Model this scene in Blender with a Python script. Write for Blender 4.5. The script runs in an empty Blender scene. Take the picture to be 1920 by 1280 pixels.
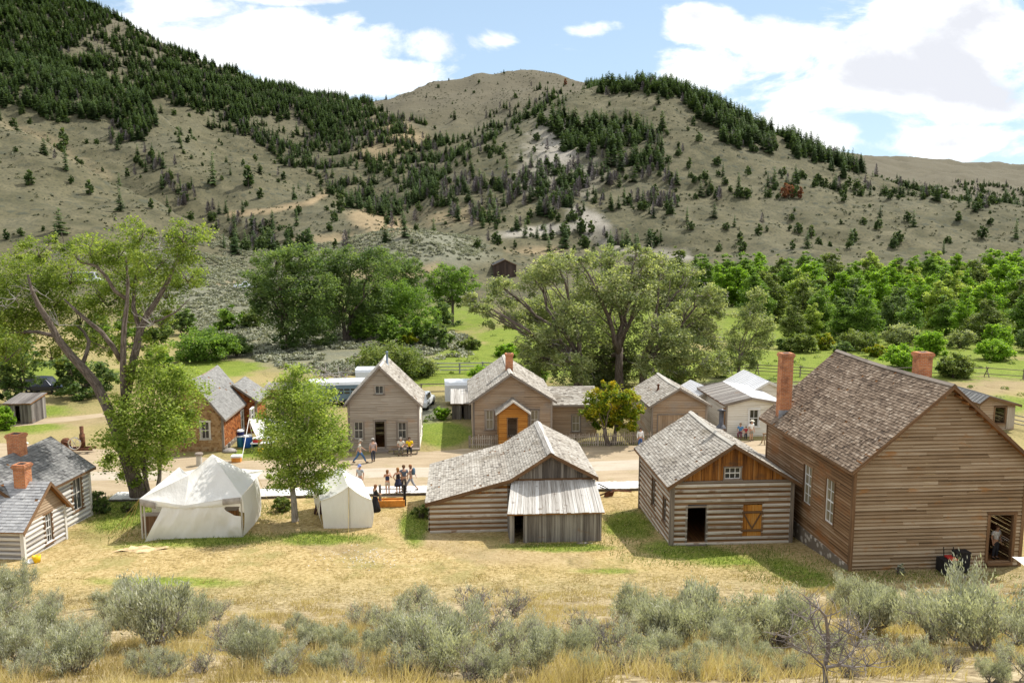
import bpy, math, random
import numpy as np
from mathutils import Vector, Matrix
random.seed(7)
R = math.radians
scene = bpy.context.scene
COL = scene.collection
V3 = Vector

# ------------------------------------------------------------------ camera
CZ = 16.7; FOC = 1500.0; YAW = R(3.89); PT = math.atan(195/1500)
HV = V3((math.sin(YAW), math.cos(YAW), 0)); RV = V3((math.cos(YAW), -math.sin(YAW), 0))
CP, SP = math.cos(PT), math.sin(PT)
FV = HV*CP + V3((0, 0, -SP)); UV_ = HV*SP + V3((0, 0, CP))
CAM = V3((0, 0, CZ))
def ray(px, py): return FV*FOC + RV*(px-960) + UV_*(640-py)
def near_z(y):
    return np.interp(y, NPX, NPZ)
_a = np.array([(-60, 36), (0, 15.0), (27, 3.3), (31, 1.75), (36, 1.0), (42, .5), (50, .06), (56, 0), (4000, 0)], float)
NPX = np.arange(-60, 120, .5); NPZ = np.interp(NPX, _a[:, 0], _a[:, 1])
for _i in range(2):
    NPZ[4:-4] = np.convolve(NPZ, np.ones(9)/9, 'same')[4:-4]
def gg(px, py, dz=0.0):
    """where the view through a photo point meets the near ground"""
    d = ray(px, py); y = 60.0
    for _ in range(40):
        k = (float(near_z(y))+dz-CZ)/d.z
        y = .5*y+.5*d.y*k
    k = y/d.y
    return V3((d.x*k, y, float(near_z(y))))
def yp(px, py, Y):
    d = ray(px, py); k = Y/d.y
    return d.x*k, CZ+d.z*k
def xp(px, py, X):
    d = ray(px, py); k = X/d.x
    return d.y*k, CZ+d.z*k
def proj_np(P):
    Q = P-np.array(CAM); w = Q@np.array(FV)
    return 960+Q@np.array(RV)/w*FOC, 640-Q@np.array(UV_)/w*FOC, w

cd = bpy.data.cameras.new('camera'); cam = bpy.data.objects.new('camera', cd); COL.objects.link(cam)
cd.sensor_width = 36; cd.lens = FOC/1920*36; cd.clip_end = 20000; cd.clip_start = .1
cam.location = CAM; cam.rotation_euler = (R(90)-PT, 0, -YAW)
scene.camera = cam

# ------------------------------------------------------------------ node helper
class NT:
    def __init__(s, tree): s.t = tree; s.n = tree.nodes; s.l = tree.links
    def node(s, typ, **kw):
        n = s.n.new(typ)
        for k, v in kw.items(): setattr(n, k, v)
        return n
    def put(s, sock, val):
        if isinstance(val, bpy.types.NodeSocket): s.l.new(val, sock)
        elif val is not None: sock.default_value = val
    def math(s, op, a, b=None, c=None, clamp=False):
        n = s.node('ShaderNodeMath', operation=op, use_clamp=clamp)
        for i, x in enumerate((a, b, c)):
            if x is not None: s.put(n.inputs[i], x)
        return n.outputs[0]
    def vmath(s, op, a, b=None):
        n = s.node('ShaderNodeVectorMath', operation=op); s.put(n.inputs[0], a)
        if b is not None: s.put(n.inputs[1], b)
        return n.outputs['Value'] if op == 'DOT_PRODUCT' else n.outputs[0]
    def mix(s, f, a, b, blend='MIX'):
        n = s.node('ShaderNodeMix', data_type='RGBA', blend_type=blend)
        s.put(n.inputs[0], f); s.put(n.inputs[6], c4(a)); s.put(n.inputs[7], c4(b)); return n.outputs[2]
    def noise(s, vec, scale, detail=4, rough=.55, dist=0):
        n = s.node('ShaderNodeTexNoise'); s.put(n.inputs['Vector'], vec)
        n.inputs['Scale'].default_value = scale; n.inputs['Detail'].default_value = detail
        n.inputs['Roughness'].default_value = rough; n.inputs['Distortion'].default_value = dist
        return n.outputs[0]
    def ramp(s, f, stops):
        n = s.node('ShaderNodeValToRGB'); s.put(n.inputs[0], f); e = n.color_ramp.elements
        while len(e) < len(stops): e.new(.5)
        for i, (p, c) in enumerate(stops): e[i].position = p; e[i].color = c4(c)
        return n.outputs[0]
    def step(s, x, a, b):
        n = s.node('ShaderNodeMapRange', interpolation_type='SMOOTHSTEP'); s.put(n.inputs[0], x)
        n.inputs[1].default_value = a; n.inputs[2].default_value = b; return n.outputs[0]
    def attr(s, name): return s.node('ShaderNodeAttribute', attribute_name=name).outputs['Fac']
    def mapped(s, vec, scale):
        n = s.node('ShaderNodeMapping'); s.put(n.inputs[0], vec); n.inputs['Scale'].default_value = scale; return n.outputs[0]
def c4(c):
    if isinstance(c, (tuple, list)) and len(c) == 3: return (*c, 1)
    return c
def new_mat(name):
    m = bpy.data.materials.new(name); m.use_nodes = True; m.node_tree.nodes.clear()
    t = NT(m.node_tree); out = t.node('ShaderNodeOutputMaterial'); b = t.node('ShaderNodeBsdfPrincipled')
    t.l.new(b.outputs[0], out.inputs[0]); b.inputs['Specular IOR Level'].default_value = .25
    return m, t, b, out
def even(cols): return [(i/(len(cols)-1), c) for i, c in enumerate(cols)]
def grain_mat(name, cols, su=.6, sv=14, tw=.5, rough=.85, bump=.25, blot=None, blot_at=(.55, .7), blot_scale=.5, bd=.02):
    """weathered boards: noise stretched along each board, a random tone per board, broad stains"""
    m, t, b, out = new_mat(name)
    uv = t.node('ShaderNodeUVMap').outputs[0]; ob = t.node('ShaderNodeTexCoord').outputs['Object']
    n1 = t.noise(t.mapped(uv, (su, sv, 1)), 1, 6, .65)
    n1 = t.step(n1, .28, .72)
    f = t.math('ADD', t.math('MULTIPLY', n1, 1-tw), t.math('MULTIPLY', t.attr('tint'), tw))
    n3 = t.noise(ob, .35, 3)
    f = t.math('ADD', f, t.math('MULTIPLY', t.math('SUBTRACT', n3, .5), .5), clamp=True)
    c = t.ramp(f, even(cols))
    if blot:
        k = t.step(t.noise(t.mapped(ob, (1, 1, 2.5)), blot_scale, 5, .6), *blot_at)
        k = t.math('MULTIPLY', k, t.math('ADD', .35, t.math('MULTIPLY', n1, .65)))
        c = t.mix(k, c, blot)
    t.put(b.inputs['Base Color'], c); b.inputs['Roughness'].default_value = rough
    bp = t.node('ShaderNodeBump'); bp.inputs['Strength'].default_value = bump; bp.inputs['Distance'].default_value = bd
    t.put(bp.inputs['Height'], n1); t.l.new(bp.outputs[0], b.inputs['Normal'])
    return m
def plain_mat(name, col, rough=.6, metal=0, var=.25, scale=3, spec=.3):
    m, t, b, out = new_mat(name)
    ob = t.node('ShaderNodeTexCoord').outputs['Object']
    n = t.noise(ob, scale, 5, .6)
    dk = tuple(x*(1-var) for x in col); lt = tuple(min(1, x*(1+var)) for x in col)
    t.put(b.inputs['Base Color'], t.ramp(t.step(n, .3, .7), [(0, dk), (1, lt)]))
    b.inputs['Roughness'].default_value = rough; b.inputs['Metallic'].default_value = metal
    b.inputs['Specular IOR Level'].default_value = spec
    return m
def leaf_mat(name, cols, trans=.4, rough=.55, spec=.2):
    m, t, b, out = new_mat(name)
    ob = t.node('ShaderNodeTexCoord').outputs['Object']
    f = t.math('ADD', t.attr('tint'), t.math('MULTIPLY', t.math('SUBTRACT', t.noise(ob, .6, 3), .5), .5), clamp=True)
    c = t.ramp(f, even(cols))
    t.put(b.inputs['Base Color'], c); b.inputs['Roughness'].default_value = rough
    b.inputs['Specular IOR Level'].default_value = spec
    tr = t.node('ShaderNodeBsdfTranslucent'); t.put(tr.inputs[0], t.mix(1, c, (1.25, 1.3, .6), 'MULTIPLY'))
    mx = t.node('ShaderNodeMixShader'); mx.inputs[0].default_value = trans
    t.l.new(b.outputs[0], mx.inputs[1]); t.l.new(tr.outputs[0], mx.inputs[2]); t.l.new(mx.outputs[0], out.inputs[0])
    return m

# ------------------------------------------------------------------ objects
def tag(o, label=None, cat=None, group=None, kind=None):
    if label: o['label'] = label
    if cat: o['category'] = cat
    if group: o['group'] = group
    if kind: o['kind'] = kind
    return o
def thing(name, label, cat, loc, rz=0, group=None):
    o = bpy.data.objects.new(name, None); COL.objects.link(o)
    o.empty_display_size = .3
    o.location = loc; o.rotation_euler = (0, 0, rz)
    return tag(o, label, cat, group)
class MB:
    """collects faces, builds one mesh"""
    def __init__(s): s.v = []; s.f = []; s.uv = []; s.t = []; s.mi = []
    def face(s, pts, tint=.5, mi=0, uvs=None):
        i = len(s.v); s.v += [tuple(p) for p in pts]; s.f.append(tuple(range(i, i+len(pts))))
        if uvs is None:
            a = V3(pts[1])-V3(pts[0]); L = a.length or 1; a = a/L
            b_ = V3(pts[-1])-V3(pts[0]); b_ = b_-a*b_.dot(a); lb = b_.length or 1; b_ = b_/lb
            p0 = V3(pts[0]); off = tint*37.7
            if lb > L*1.01 and len(pts) == 4:
                uvs = [((V3(p)-p0).dot(b_)+off, (V3(p)-p0).dot(a)+off) for p in pts]
            else:
                uvs = [((V3(p)-p0).dot(a)+off, (V3(p)-p0).dot(b_)+off) for p in pts]
        s.uv.append(uvs); s.t.append(tint); s.mi.append(mi)
    def obox(s, o, ex, ey, ez, tint=None, mi=0):
        if tint is None: tint = random.random()
        o, ex, ey, ez = V3(o), V3(ex), V3(ey), V3(ez)
        if ex.cross(ey).dot(ez) < 0: ex, ey = ey, ex
        a, b, c, d = o, o+ex, o+ex+ey, o+ey
        A, B, C, D = a+ez, b+ez, c+ez, d+ez
        for q in ((d, c, b, a), (A, B, C, D), (a, b, B, A), (b, c, C, B), (c, d, D, C), (d, a, A, D)):
            s.face(q, tint, mi)
    def box(s, x0, x1, y0, y1, z0, z1, tint=None, mi=0):
        s.obox((x0, y0, z0), (x1-x0, 0, 0), (0, y1-y0, 0), (0, 0, z1-z0), tint, mi)
    def beam(s, p, q, w, h=None, tint=None, mi=0, up=(0, 0, 1)):
        p, q = V3(p), V3(q); h = h or w; d = (q-p); up = V3(up)
        sd = d.cross(up)
        if sd.length < 1e-5: sd = V3((1, 0, 0))
        sd.normalize(); un = sd.cross(d).normalized()
        s.obox(p-sd*w/2-un*h/2, d, sd*w, un*h, tint, mi)
    def tube(s, pts, rad, n=6, tint=.5, mi=0, cap=True):
        pts = [V3(p) for p in pts]; rings = []; acc = 0; prev = None
        for i, p in enumerate(pts):
            d = (pts[min(i+1, len(pts)-1)]-pts[max(i-1, 0)]).normalized()
            if prev is None:
                e = d.cross(V3((0, 0, 1)))
                if e.length < .05: e = d.cross(V3((1, 0, 0)))
            else: e = prev-d*prev.dot(d)
            e.normalize(); prev = e; g = d.cross(e)
            r_ = rad[i] if isinstance(rad, (list, tuple)) else rad
            i0 = len(s.v)
            for k in range(n):
                a = 2*math.pi*k/n; s.v.append(tuple(p+e*math.cos(a)*r_+g*math.sin(a)*r_))
            if i: acc += (p-pts[i-1]).length
            rings.append((i0, acc, r_))
        for (i0, a0, r0), (i1, a1, r1) in zip(rings, rings[1:]):
            for k in range(n):
                k2 = (k+1) % n
                s.f.append((i0+k, i0+k2, i1+k2, i1+k))
                w = 2*math.pi*r0/n
                s.uv.append([(a0, k*w), (a0, (k+1)*w), (a1, (k+1)*w), (a1, k*w)]); s.t.append(tint); s.mi.append(mi)
        if cap:
            for i0, rev in ((rings[0][0], True), (rings[-1][0], False)):
                idx = [i0+k for k in range(n)]
                if rev: idx.reverse()
                s.f.append(tuple(idx)); s.uv.append([(0, 0)]*n); s.t.append(tint); s.mi.append(mi)
    def lathe(s, c, prof, n=16, tint=.5, mi=0, sx=1, sy=1):
        """prof: list of (radius, z)"""
        c = V3(c); i0 = len(s.v)
        for r_, z in prof:
            for k in range(n):
                a = 2*math.pi*k/n; s.v.append((c.x+r_*sx*math.cos(a), c.y+r_*sy*math.sin(a), c.z+z))
        for j in range(len(prof)-1):
            for k in range(n):
                k2 = (k+1) % n
                s.f.append((i0+j*n+k, i0+j*n+k2, i0+(j+1)*n+k2, i0+(j+1)*n+k))
                s.uv.append([(k/n, prof[j][1]), ((k+1)/n, prof[j][1]), ((k+1)/n, prof[j+1][1]), (k/n, prof[j+1][1])])
                s.t.append(tint); s.mi.append(mi)
    def build(s, name, mats, parent=None, smooth=False):
        me = bpy.data.meshes.new(name); me.from_pydata(s.v, [], s.f)
        ul = me.uv_layers.new(name='UVMap')
        ul.data.foreach_set('uv', np.array([c for u in s.uv for c in u], dtype=np.float32).ravel())
        at = me.attributes.new('tint', 'FLOAT', 'FACE'); at.data.foreach_set('value', np.array(s.t, dtype=np.float32))
        if not isinstance(mats, (list, tuple)): mats = [mats]
        for m in mats: me.materials.append(m)
        if len(mats) > 1: me.polygons.foreach_set('material_index', s.mi)
        if smooth: me.polygons.foreach_set('use_smooth', [True]*len(s.f))
        me.update()
        o = bpy.data.objects.new(name, me); COL.objects.link(o)
        if parent: o.parent = parent
        return o
def np_obj(name, V, k, tint, mat, parent=None, smooth=False):
    """V: (n*k,3) vertices of n separate k-gons"""
    n = len(V)//k; me = bpy.data.meshes.new(name)
    me.vertices.add(n*k); me.vertices.foreach_set('co', np.ascontiguousarray(V, dtype=np.float32).ravel())
    me.loops.add(n*k); me.loops.foreach_set('vertex_index', np.arange(n*k, dtype=np.int32))
    me.polygons.add(n); me.polygons.foreach_set('loop_start', np.arange(0, n*k, k, dtype=np.int32))
    at = me.attributes.new('tint', 'FLOAT', 'FACE'); at.data.foreach_set('value', np.asarray(tint, dtype=np.float32))
    me.materials.append(mat); me.update(calc_edges=True)
    o = bpy.data.objects.new(name, me); COL.objects.link(o)
    if parent: o.parent = parent
    return o
def copy_tree(o, parent=None):
    c = o.copy(); COL.objects.link(c)
    if parent is not None: c.parent = parent
    for ch in list(o.children): copy_tree(ch, c)
    return c

# ------------------------------------------------------------------ light
SUN_EL = R(53); s_dir = (HV*.45 + RV*.60).normalized()
SUN_AZ = math.atan2(s_dir.x, s_dir.y)          # clockwise from +Y
to_sun = V3((s_dir.x*math.cos(SUN_EL), s_dir.y*math.cos(SUN_EL), math.sin(SUN_EL)))
sl = bpy.data.lights.new('sun', 'SUN'); sl.energy = 3.8; sl.angle = R(.6); sl.color = (1, .955, .88)
so = bpy.data.objects.new('sun', sl); COL.objects.link(so)
so.rotation_euler = to_sun.to_track_quat('Z', 'Y').to_euler()
w = bpy.data.worlds.new('World'); scene.world = w; w.use_nodes = True
w.node_tree.nodes.clear(); t = NT(w.node_tree)
wo = t.node('ShaderNodeOutputWorld'); bg = t.node('ShaderNodeBackground'); t.l.new(bg.outputs[0], wo.inputs[0])
sky = t.node('ShaderNodeTexSky', sky_type='NISHITA', sun_disc=False, sun_elevation=SUN_EL, sun_rotation=SUN_AZ)
sky.altitude = 1700; sky.dust_density = .6; sky.ozone_density = 1.0
dirv = t.node('ShaderNodeTexCoord').outputs['Generated']
dx = t.vmath('DOT_PRODUCT', dirv, tuple(RV)); dy = t.math('MAXIMUM', t.vmath('DOT_PRODUCT', dirv, tuple(HV)), .12)
dz = t.vmath('DOT_PRODUCT', dirv, (0, 0, 1))
cu = t.math('DIVIDE', dx, dy); cv = t.math('DIVIDE', dz, dy)
comb = t.node('ShaderNodeCombineXYZ'); t.put(comb.inputs[0], cu); t.put(comb.inputs[1], t.math('MULTIPLY', cv, 1.9))
cvec = comb.outputs[0]
fb = t.noise(cvec, 6.5, 10, .60, .35); fb2 = t.noise(cvec, 4.2, 7, .55, .3)
bias = None
for (px, py, ax, ay, wt) in [(1720, 130, 430, 130, 1.3), (1660, 20, 280, 90, 1.1), (470, 100, 300, 62, 1.3), (650, 160, 260, 40, 1.2), (330, 40, 190, 44, 1.0),
                             (520, 8, 190, 26, 1.0), (655, 68, 52, 26, .8), (820, 105, 75, 34, .75), (905, 97, 66, 24, .7), (1112, 72, 64, 20, .95),
                             (1310, 70, 78, 42, .9), (1350, 140, 150, 50, .8), (1780, 270, 260, 36, 1.1), (1560, 240, 260, 60, .8), (780, 160, 60, 30, .5), (350, -60, 300, 50, .7), (1850, -150, 700, 90, 1.0)]:
    a_, b_ = (px-960)/FOC, (445-py)/FOC
    d2 = t.math('ADD', t.math('POWER', t.math('DIVIDE', t.math('SUBTRACT', cu, a_), ax/FOC), 2),
                t.math('POWER', t.math('DIVIDE', t.math('SUBTRACT', cv, b_), ay/FOC), 2))
    g_ = t.math('MULTIPLY', t.math('MAXIMUM', t.math('SUBTRACT', 1.15, t.math('MULTIPLY', d2, .8)), 0), wt)
    bias = g_ if bias is None else t.math('MAXIMUM', bias, g_)
# behind and above the camera: unseen bright cloud cover, added to lift the shade
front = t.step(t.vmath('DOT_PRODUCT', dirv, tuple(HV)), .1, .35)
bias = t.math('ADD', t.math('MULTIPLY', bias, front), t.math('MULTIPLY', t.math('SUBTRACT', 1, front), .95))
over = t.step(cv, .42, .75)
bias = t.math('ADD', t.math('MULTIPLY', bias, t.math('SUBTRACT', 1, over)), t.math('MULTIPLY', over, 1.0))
cm = t.math('ADD', t.math('MULTIPLY', bias, .50), t.math('MULTIPLY', t.math('SUBTRACT', fb, .5), 2.2))
mask = t.step(cm, .20, .56)
shade = t.step(t.math('ADD', t.math('MULTIPLY', t.math('SUBTRACT', fb2, .5), 3.0), t.math('MULTIPLY', cm, .62)), .16, .74)
ccol = t.mix(shade, (9.0, 9.1, 9.2), (5.8, 5.95, 6.4))
skyc = t.mix(1, sky.outputs[0], (1.25, 1.2, 1.12), 'MULTIPLY')
vgrad = t.step(cv, .02, .42)
skyc = t.mix(t.math('SUBTRACT', .72, t.math('MULTIPLY', vgrad, .2)), skyc, (4.0, 5.35, 6.7))
ccol = t.mix(t.math('MULTIPLY', over, front), ccol, (11.5, 11.4, 11.2))  # out-of-frame overhead cloud made brighter still, as fill for shaded sides
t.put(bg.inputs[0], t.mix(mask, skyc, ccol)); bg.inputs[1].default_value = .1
scene.view_settings.view_transform = 'Standard'; scene.view_settings.look = 'None'
scene.view_settings.exposure = .57; scene.view_settings.gamma = 1
scene.cycles.max_bounces = 6; scene.cycles.diffuse_bounces = 3; scene.cycles.glossy_bounces = 2
scene.cycles.transmission_bounces = 3; scene.cycles.transparent_max_bounces = 4
scene.cycles.use_denoising = True
# ------------------------------------------------------------------ materials of the place
M = {}
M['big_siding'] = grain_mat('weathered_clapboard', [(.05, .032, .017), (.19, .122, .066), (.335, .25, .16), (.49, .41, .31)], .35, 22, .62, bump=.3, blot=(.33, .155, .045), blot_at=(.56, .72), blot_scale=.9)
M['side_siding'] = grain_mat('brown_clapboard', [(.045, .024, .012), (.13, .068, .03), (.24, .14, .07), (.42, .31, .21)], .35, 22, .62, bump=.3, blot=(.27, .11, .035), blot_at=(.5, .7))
M['grey_siding'] = grain_mat('grey_clapboard', [(.11, .085, .06), (.28, .23, .175), (.40, .345, .28), (.52, .47, .40)], .35, 20, .45, bump=.2, blot=(.36, .20, .10), blot_at=(.54, .72), blot_scale=.45)
M['tan_siding'] = grain_mat('tan_clapboard', [(.13, .095, .06), (.29, .20, .125), (.40, .29, .19), (.44, .36, .28)], .35, 20, .45, bump=.2, blot=(.30, .26, .22), blot_at=(.5, .68), blot_scale=.35)
M['orange_wood'] = grain_mat('orange_wood', [(.10, .035, .009), (.30, .115, .020), (.46, .20, .035), (.52, .28, .08)], .5, 16, .45, bump=.25)
M['gable_wood'] = grain_mat('stained_gable_boards', [(.05, .02, .009), (.20, .078, .018), (.36, .155, .034), (.30, .21, .13)], .5, 16, .45, bump=.25, blot=(.09, .055, .035), blot_at=(.52, .7), blot_scale=.8)
M['brown_shingle'] = grain_mat('red_brown_wall_shingle', [(.07, .022, .008), (.21, .062, .016), (.34, .115, .03), (.40, .20, .08)], 3, 8, .65, bump=.2)
M['front_shingle'] = grain_mat('brown_wall_shingle', [(.10, .055, .025), (.26, .15, .065), (.36, .23, .11), (.38, .29, .19)], 3, 8, .6, bump=.2)
M['white_siding'] = grain_mat('pale_painted_boards', [(.42, .37, .30), (.62, .57, .48), (.74, .70, .62), (.80, .77, .71)], .4, 16, .45, bump=.12)
M['grey_plank'] = grain_mat('silver_grey_planks', [(.035, .030, .027), (.12, .105, .095), (.24, .22, .20), (.36, .34, .31)], .5, 20, .5, bump=.35, blot=(.20, .105, .04), blot_at=(.62, .74), blot_scale=.8)
M['roof_plank'] = grain_mat('bleached_roof_boards', [(.16, .14, .12), (.37, .345, .31), (.53, .51, .475), (.65, .63, .60)], .6, 16, .45, bump=.4, blot=(.14, .10, .07), blot_at=(.60, .72), blot_scale=1.6)
M['log'] = grain_mat('silvered_logs', [(.14, .11, .08), (.36, .32, .27), (.54, .50, .44), (.66, .62, .57)], .4, 14, .35, bump=.4, blot=(.19, .10, .045), blot_at=(.56, .7), blot_scale=1.2)
M['log_gap'] = grain_mat('brown_log_seams', [(.07, .04, .022), (.19, .105, .05), (.29, .175, .09), (.36, .26, .17)], .4, 10, .5)
M['log_white'] = grain_mat('whitewashed_logs', [(.28, .25, .21), (.52, .49, .45), (.67, .65, .61), (.78, .76, .73)], .4, 12, .35, bump=.35, blot=(.24, .14, .06), blot_at=(.6, .72), blot_scale=1.2)
M['gap_white'] = grain_mat('grey_log_seams', [(.12, .10, .085), (.30, .28, .265), (.43, .41, .40), (.48, .42, .35)], .4, 10, .5)
M['roof_brown'] = grain_mat('brown_shingles', [(.035, .023, .015), (.13, .09, .06), (.23, .17, .12), (.40, .33, .255)], 3, 9, .75, bump=.2)
M['roof_grey'] = grain_mat('grey_shingles', [(.11, .095, .08), (.28, .25, .21), (.40, .37, .32), (.54, .51, .455)], 3, 9, .7, bump=.2, blot=(.16, .13, .09), blot_at=(.54, .74), blot_scale=.5)
M['roof_dark'] = grain_mat('slate_grey_shingles', [(.05, .05, .05), (.14, .138, .135), (.21, .208, .20), (.31, .30, .29)], 3, 9, .6, bump=.2)
M['roof_ash'] = grain_mat('ash_grey_shingles', [(.13, .128, .12), (.205, .20, .19), (.26, .255, .24), (.33, .325, .31)], 3, 9, .5, bump=.2)
M['roof_pale'] = grain_mat('pale_grey_shingles', [(.16, .16, .165), (.30, .30, .305), (.39, .39, .39), (.50, .50, .495)], 3, 9, .6, bump=.2)
M['dark_plank'] = grain_mat('dark_brown_planks', [(.02, .014, .011), (.06, .04, .03), (.11, .075, .055)], .5, 14, .5)
M['under'] = grain_mat('roof_underside', [(.08, .034, .012), (.24, .105, .033), (.38, .18, .06)], .5, 12, .4)
M['trim'] = grain_mat('grey_trim', [(.10, .085, .07), (.24, .20, .165), (.36, .31, .26)], .5, 16, .4, bump=.15)
M['trim_brown'] = grain_mat('brown_trim', [(.05, .028, .015), (.16, .09, .045), (.28, .175, .1)], .5, 16, .4, bump=.15)
M['trim_pale'] = grain_mat('pale_trim', [(.34, .31, .26), (.52, .49, .43), (.66, .63, .58)], .5, 16, .4, bump=.1)
M['white_wood'] = grain_mat('white_paint', [(.5, .49, .47), (.68, .67, .65), (.8, .79, .78)], .8, 10, .3, bump=.08)
M['tin'] = plain_mat('galvanised_tin', (.42, .45, .50), .38, .6, .25, 3)
M['pipe_blue'] = plain_mat('blue_grey_pipe', (.17, .22, .28), .5, .3, .2, 3)
M['dark_tin'] = plain_mat('dark_stovepipe', (.10, .10, .11), .5, .5, .3, 3)
M['roof_metal'] = grain_mat('white_metal_roof', [(.48, .48, .48), (.62, .62, .63), (.72, .72, .73)], .3, 3, .3, .5, bump=.05)
M['dark'] = plain_mat('dark_iron', (.02, .02, .022), .6, .3, .4)
M['rust'] = plain_mat('rusty_iron', (.13, .055, .028), .85, .2, .5, 6)
M['red'] = plain_mat('red_paint', (.42, .03, .025), .5)
M['blue'] = plain_mat('blue_plastic', (.02, .10, .42), .4, 0, .15)
M['yellow'] = plain_mat('yellow_plastic', (.75, .48, .01), .45, 0, .15)
M['white'] = plain_mat('white_plastic', (.72, .73, .74), .45, 0, .08)
M['orange'] = plain_mat('orange_board', (.62, .25, .045), .7, 0, .2)
M['chrome'] = plain_mat('chrome', (.6, .6, .6), .2, 1, .1)
M['tyre'] = plain_mat('tyre_rubber', (.018, .018, .018), .8)
M['navy_car'] = plain_mat('navy_car_paint', (.014, .02, .042), .25, .2, .1, spec=.6)
M['white_car'] = plain_mat('white_car_paint', (.70, .72, .74), .3, .1, .05, spec=.6)
m, t, b, out = new_mat('window_glass'); ob = t.node('ShaderNodeTexCoord').outputs['Object']
t.put(b.inputs['Base Color'], t.ramp(t.noise(ob, .9, 2), [(.35, (.012, .013, .014)), (.65, (.06, .062, .058))])); b.inputs['Roughness'].default_value = .12; b.inputs['Specular IOR Level'].default_value = .5; M['glass'] = m
m, t, b, out = new_mat('curtained_glass'); ob = t.node('ShaderNodeTexCoord').outputs['Object']
t.put(b.inputs['Base Color'], t.ramp(t.noise(t.mapped(ob, (9, 9, .3)), 1, 3), [(.35, (.16, .135, .085)), (.65, (.34, .30, .21))])); b.inputs['Roughness'].default_value = .15; b.inputs['Specular IOR Level'].default_value = .5; M['curtain'] = m
m, t, b, out = new_mat('brick'); uv = t.node('ShaderNodeUVMap').outputs[0]; ob = t.node('ShaderNodeTexCoord').outputs['Object']
br = t.node('ShaderNodeTexBrick'); t.put(br.inputs['Vector'], uv); br.inputs['Scale'].default_value = 1; br.inputs['Brick Width'].default_value = .21; br.inputs['Row Height'].default_value = .08; br.inputs['Mortar Size'].default_value = .009
br.inputs['Color1'].default_value = (.44, .135, .045, 1); br.inputs['Color2'].default_value = (.58, .22, .08, 1); br.inputs['Mortar'].default_value = (.44, .33, .24, 1)
c = t.mix(t.math('MULTIPLY', t.step(t.noise(ob, 2.0, 6, .7), .42, .70), .75), br.outputs[0], (.17, .075, .045))
t.put(b.inputs['Base Color'], c); b.inputs['Roughness'].default_value = .9
bp = t.node('ShaderNodeBump'); bp.inputs['Strength'].default_value = .5; bp.inputs['Distance'].default_value = .02; t.put(bp.inputs['Height'], t.math('SUBTRACT', 1, br.outputs['Fac'])); t.l.new(bp.outputs[0], b.inputs['Normal']); M['brick'] = m
m, t, b, out = new_mat('rubble_stone'); ob = t.node('ShaderNodeTexCoord').outputs['Object']
vo = t.node('ShaderNodeTexVoronoi'); vo.inputs['Scale'].default_value = 3.2; t.put(vo.inputs['Vector'], ob)
c = t.mix(t.step(vo.outputs['Distance'], .25, .5), t.ramp(t.noise(ob, 3, 4), [(.3, (.30, .26, .21)), (.7, (.52, .48, .42))]), (.16, .13, .10))
t.put(b.inputs['Base Color'], c); b.inputs['Roughness'].default_value = .95; M['stone'] = m

# ------------------------------------------------------------------ building kit (local coordinates: x along the front, y away from the viewer)
I4 = Matrix.Identity(4)
def xf(mb, Mx):
    if Mx is not None: mb.v = [tuple(Mx@V3(p)) for p in mb.v]
    return mb
def interp(ol, u): return float(np.interp(u, [p[0] for p in ol], [p[1] for p in ol]))
def urange(ol, z):
    """u interval where a gable outline stands higher than z"""
    lo = hi = None; pts = ol
    if pts[0][1] >= z: lo = pts[0][0]
    if pts[-1][1] >= z: hi = pts[-1][0]
    for (u0, z0), (u1, z1) in zip(pts, pts[1:]):
        if lo is None and z0 < z <= z1: lo = u0+(u1-u0)*(z-z0)/(z1-z0)
    for (u0, z0), (u1, z1) in zip(pts[::-1], pts[-2::-1]):
        if hi is None and z0 < z <= z1: hi = u0+(u1-u0)*(z-z0)/(z1-z0)
    if lo is None or hi is None: return None
    return lo, hi
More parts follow.
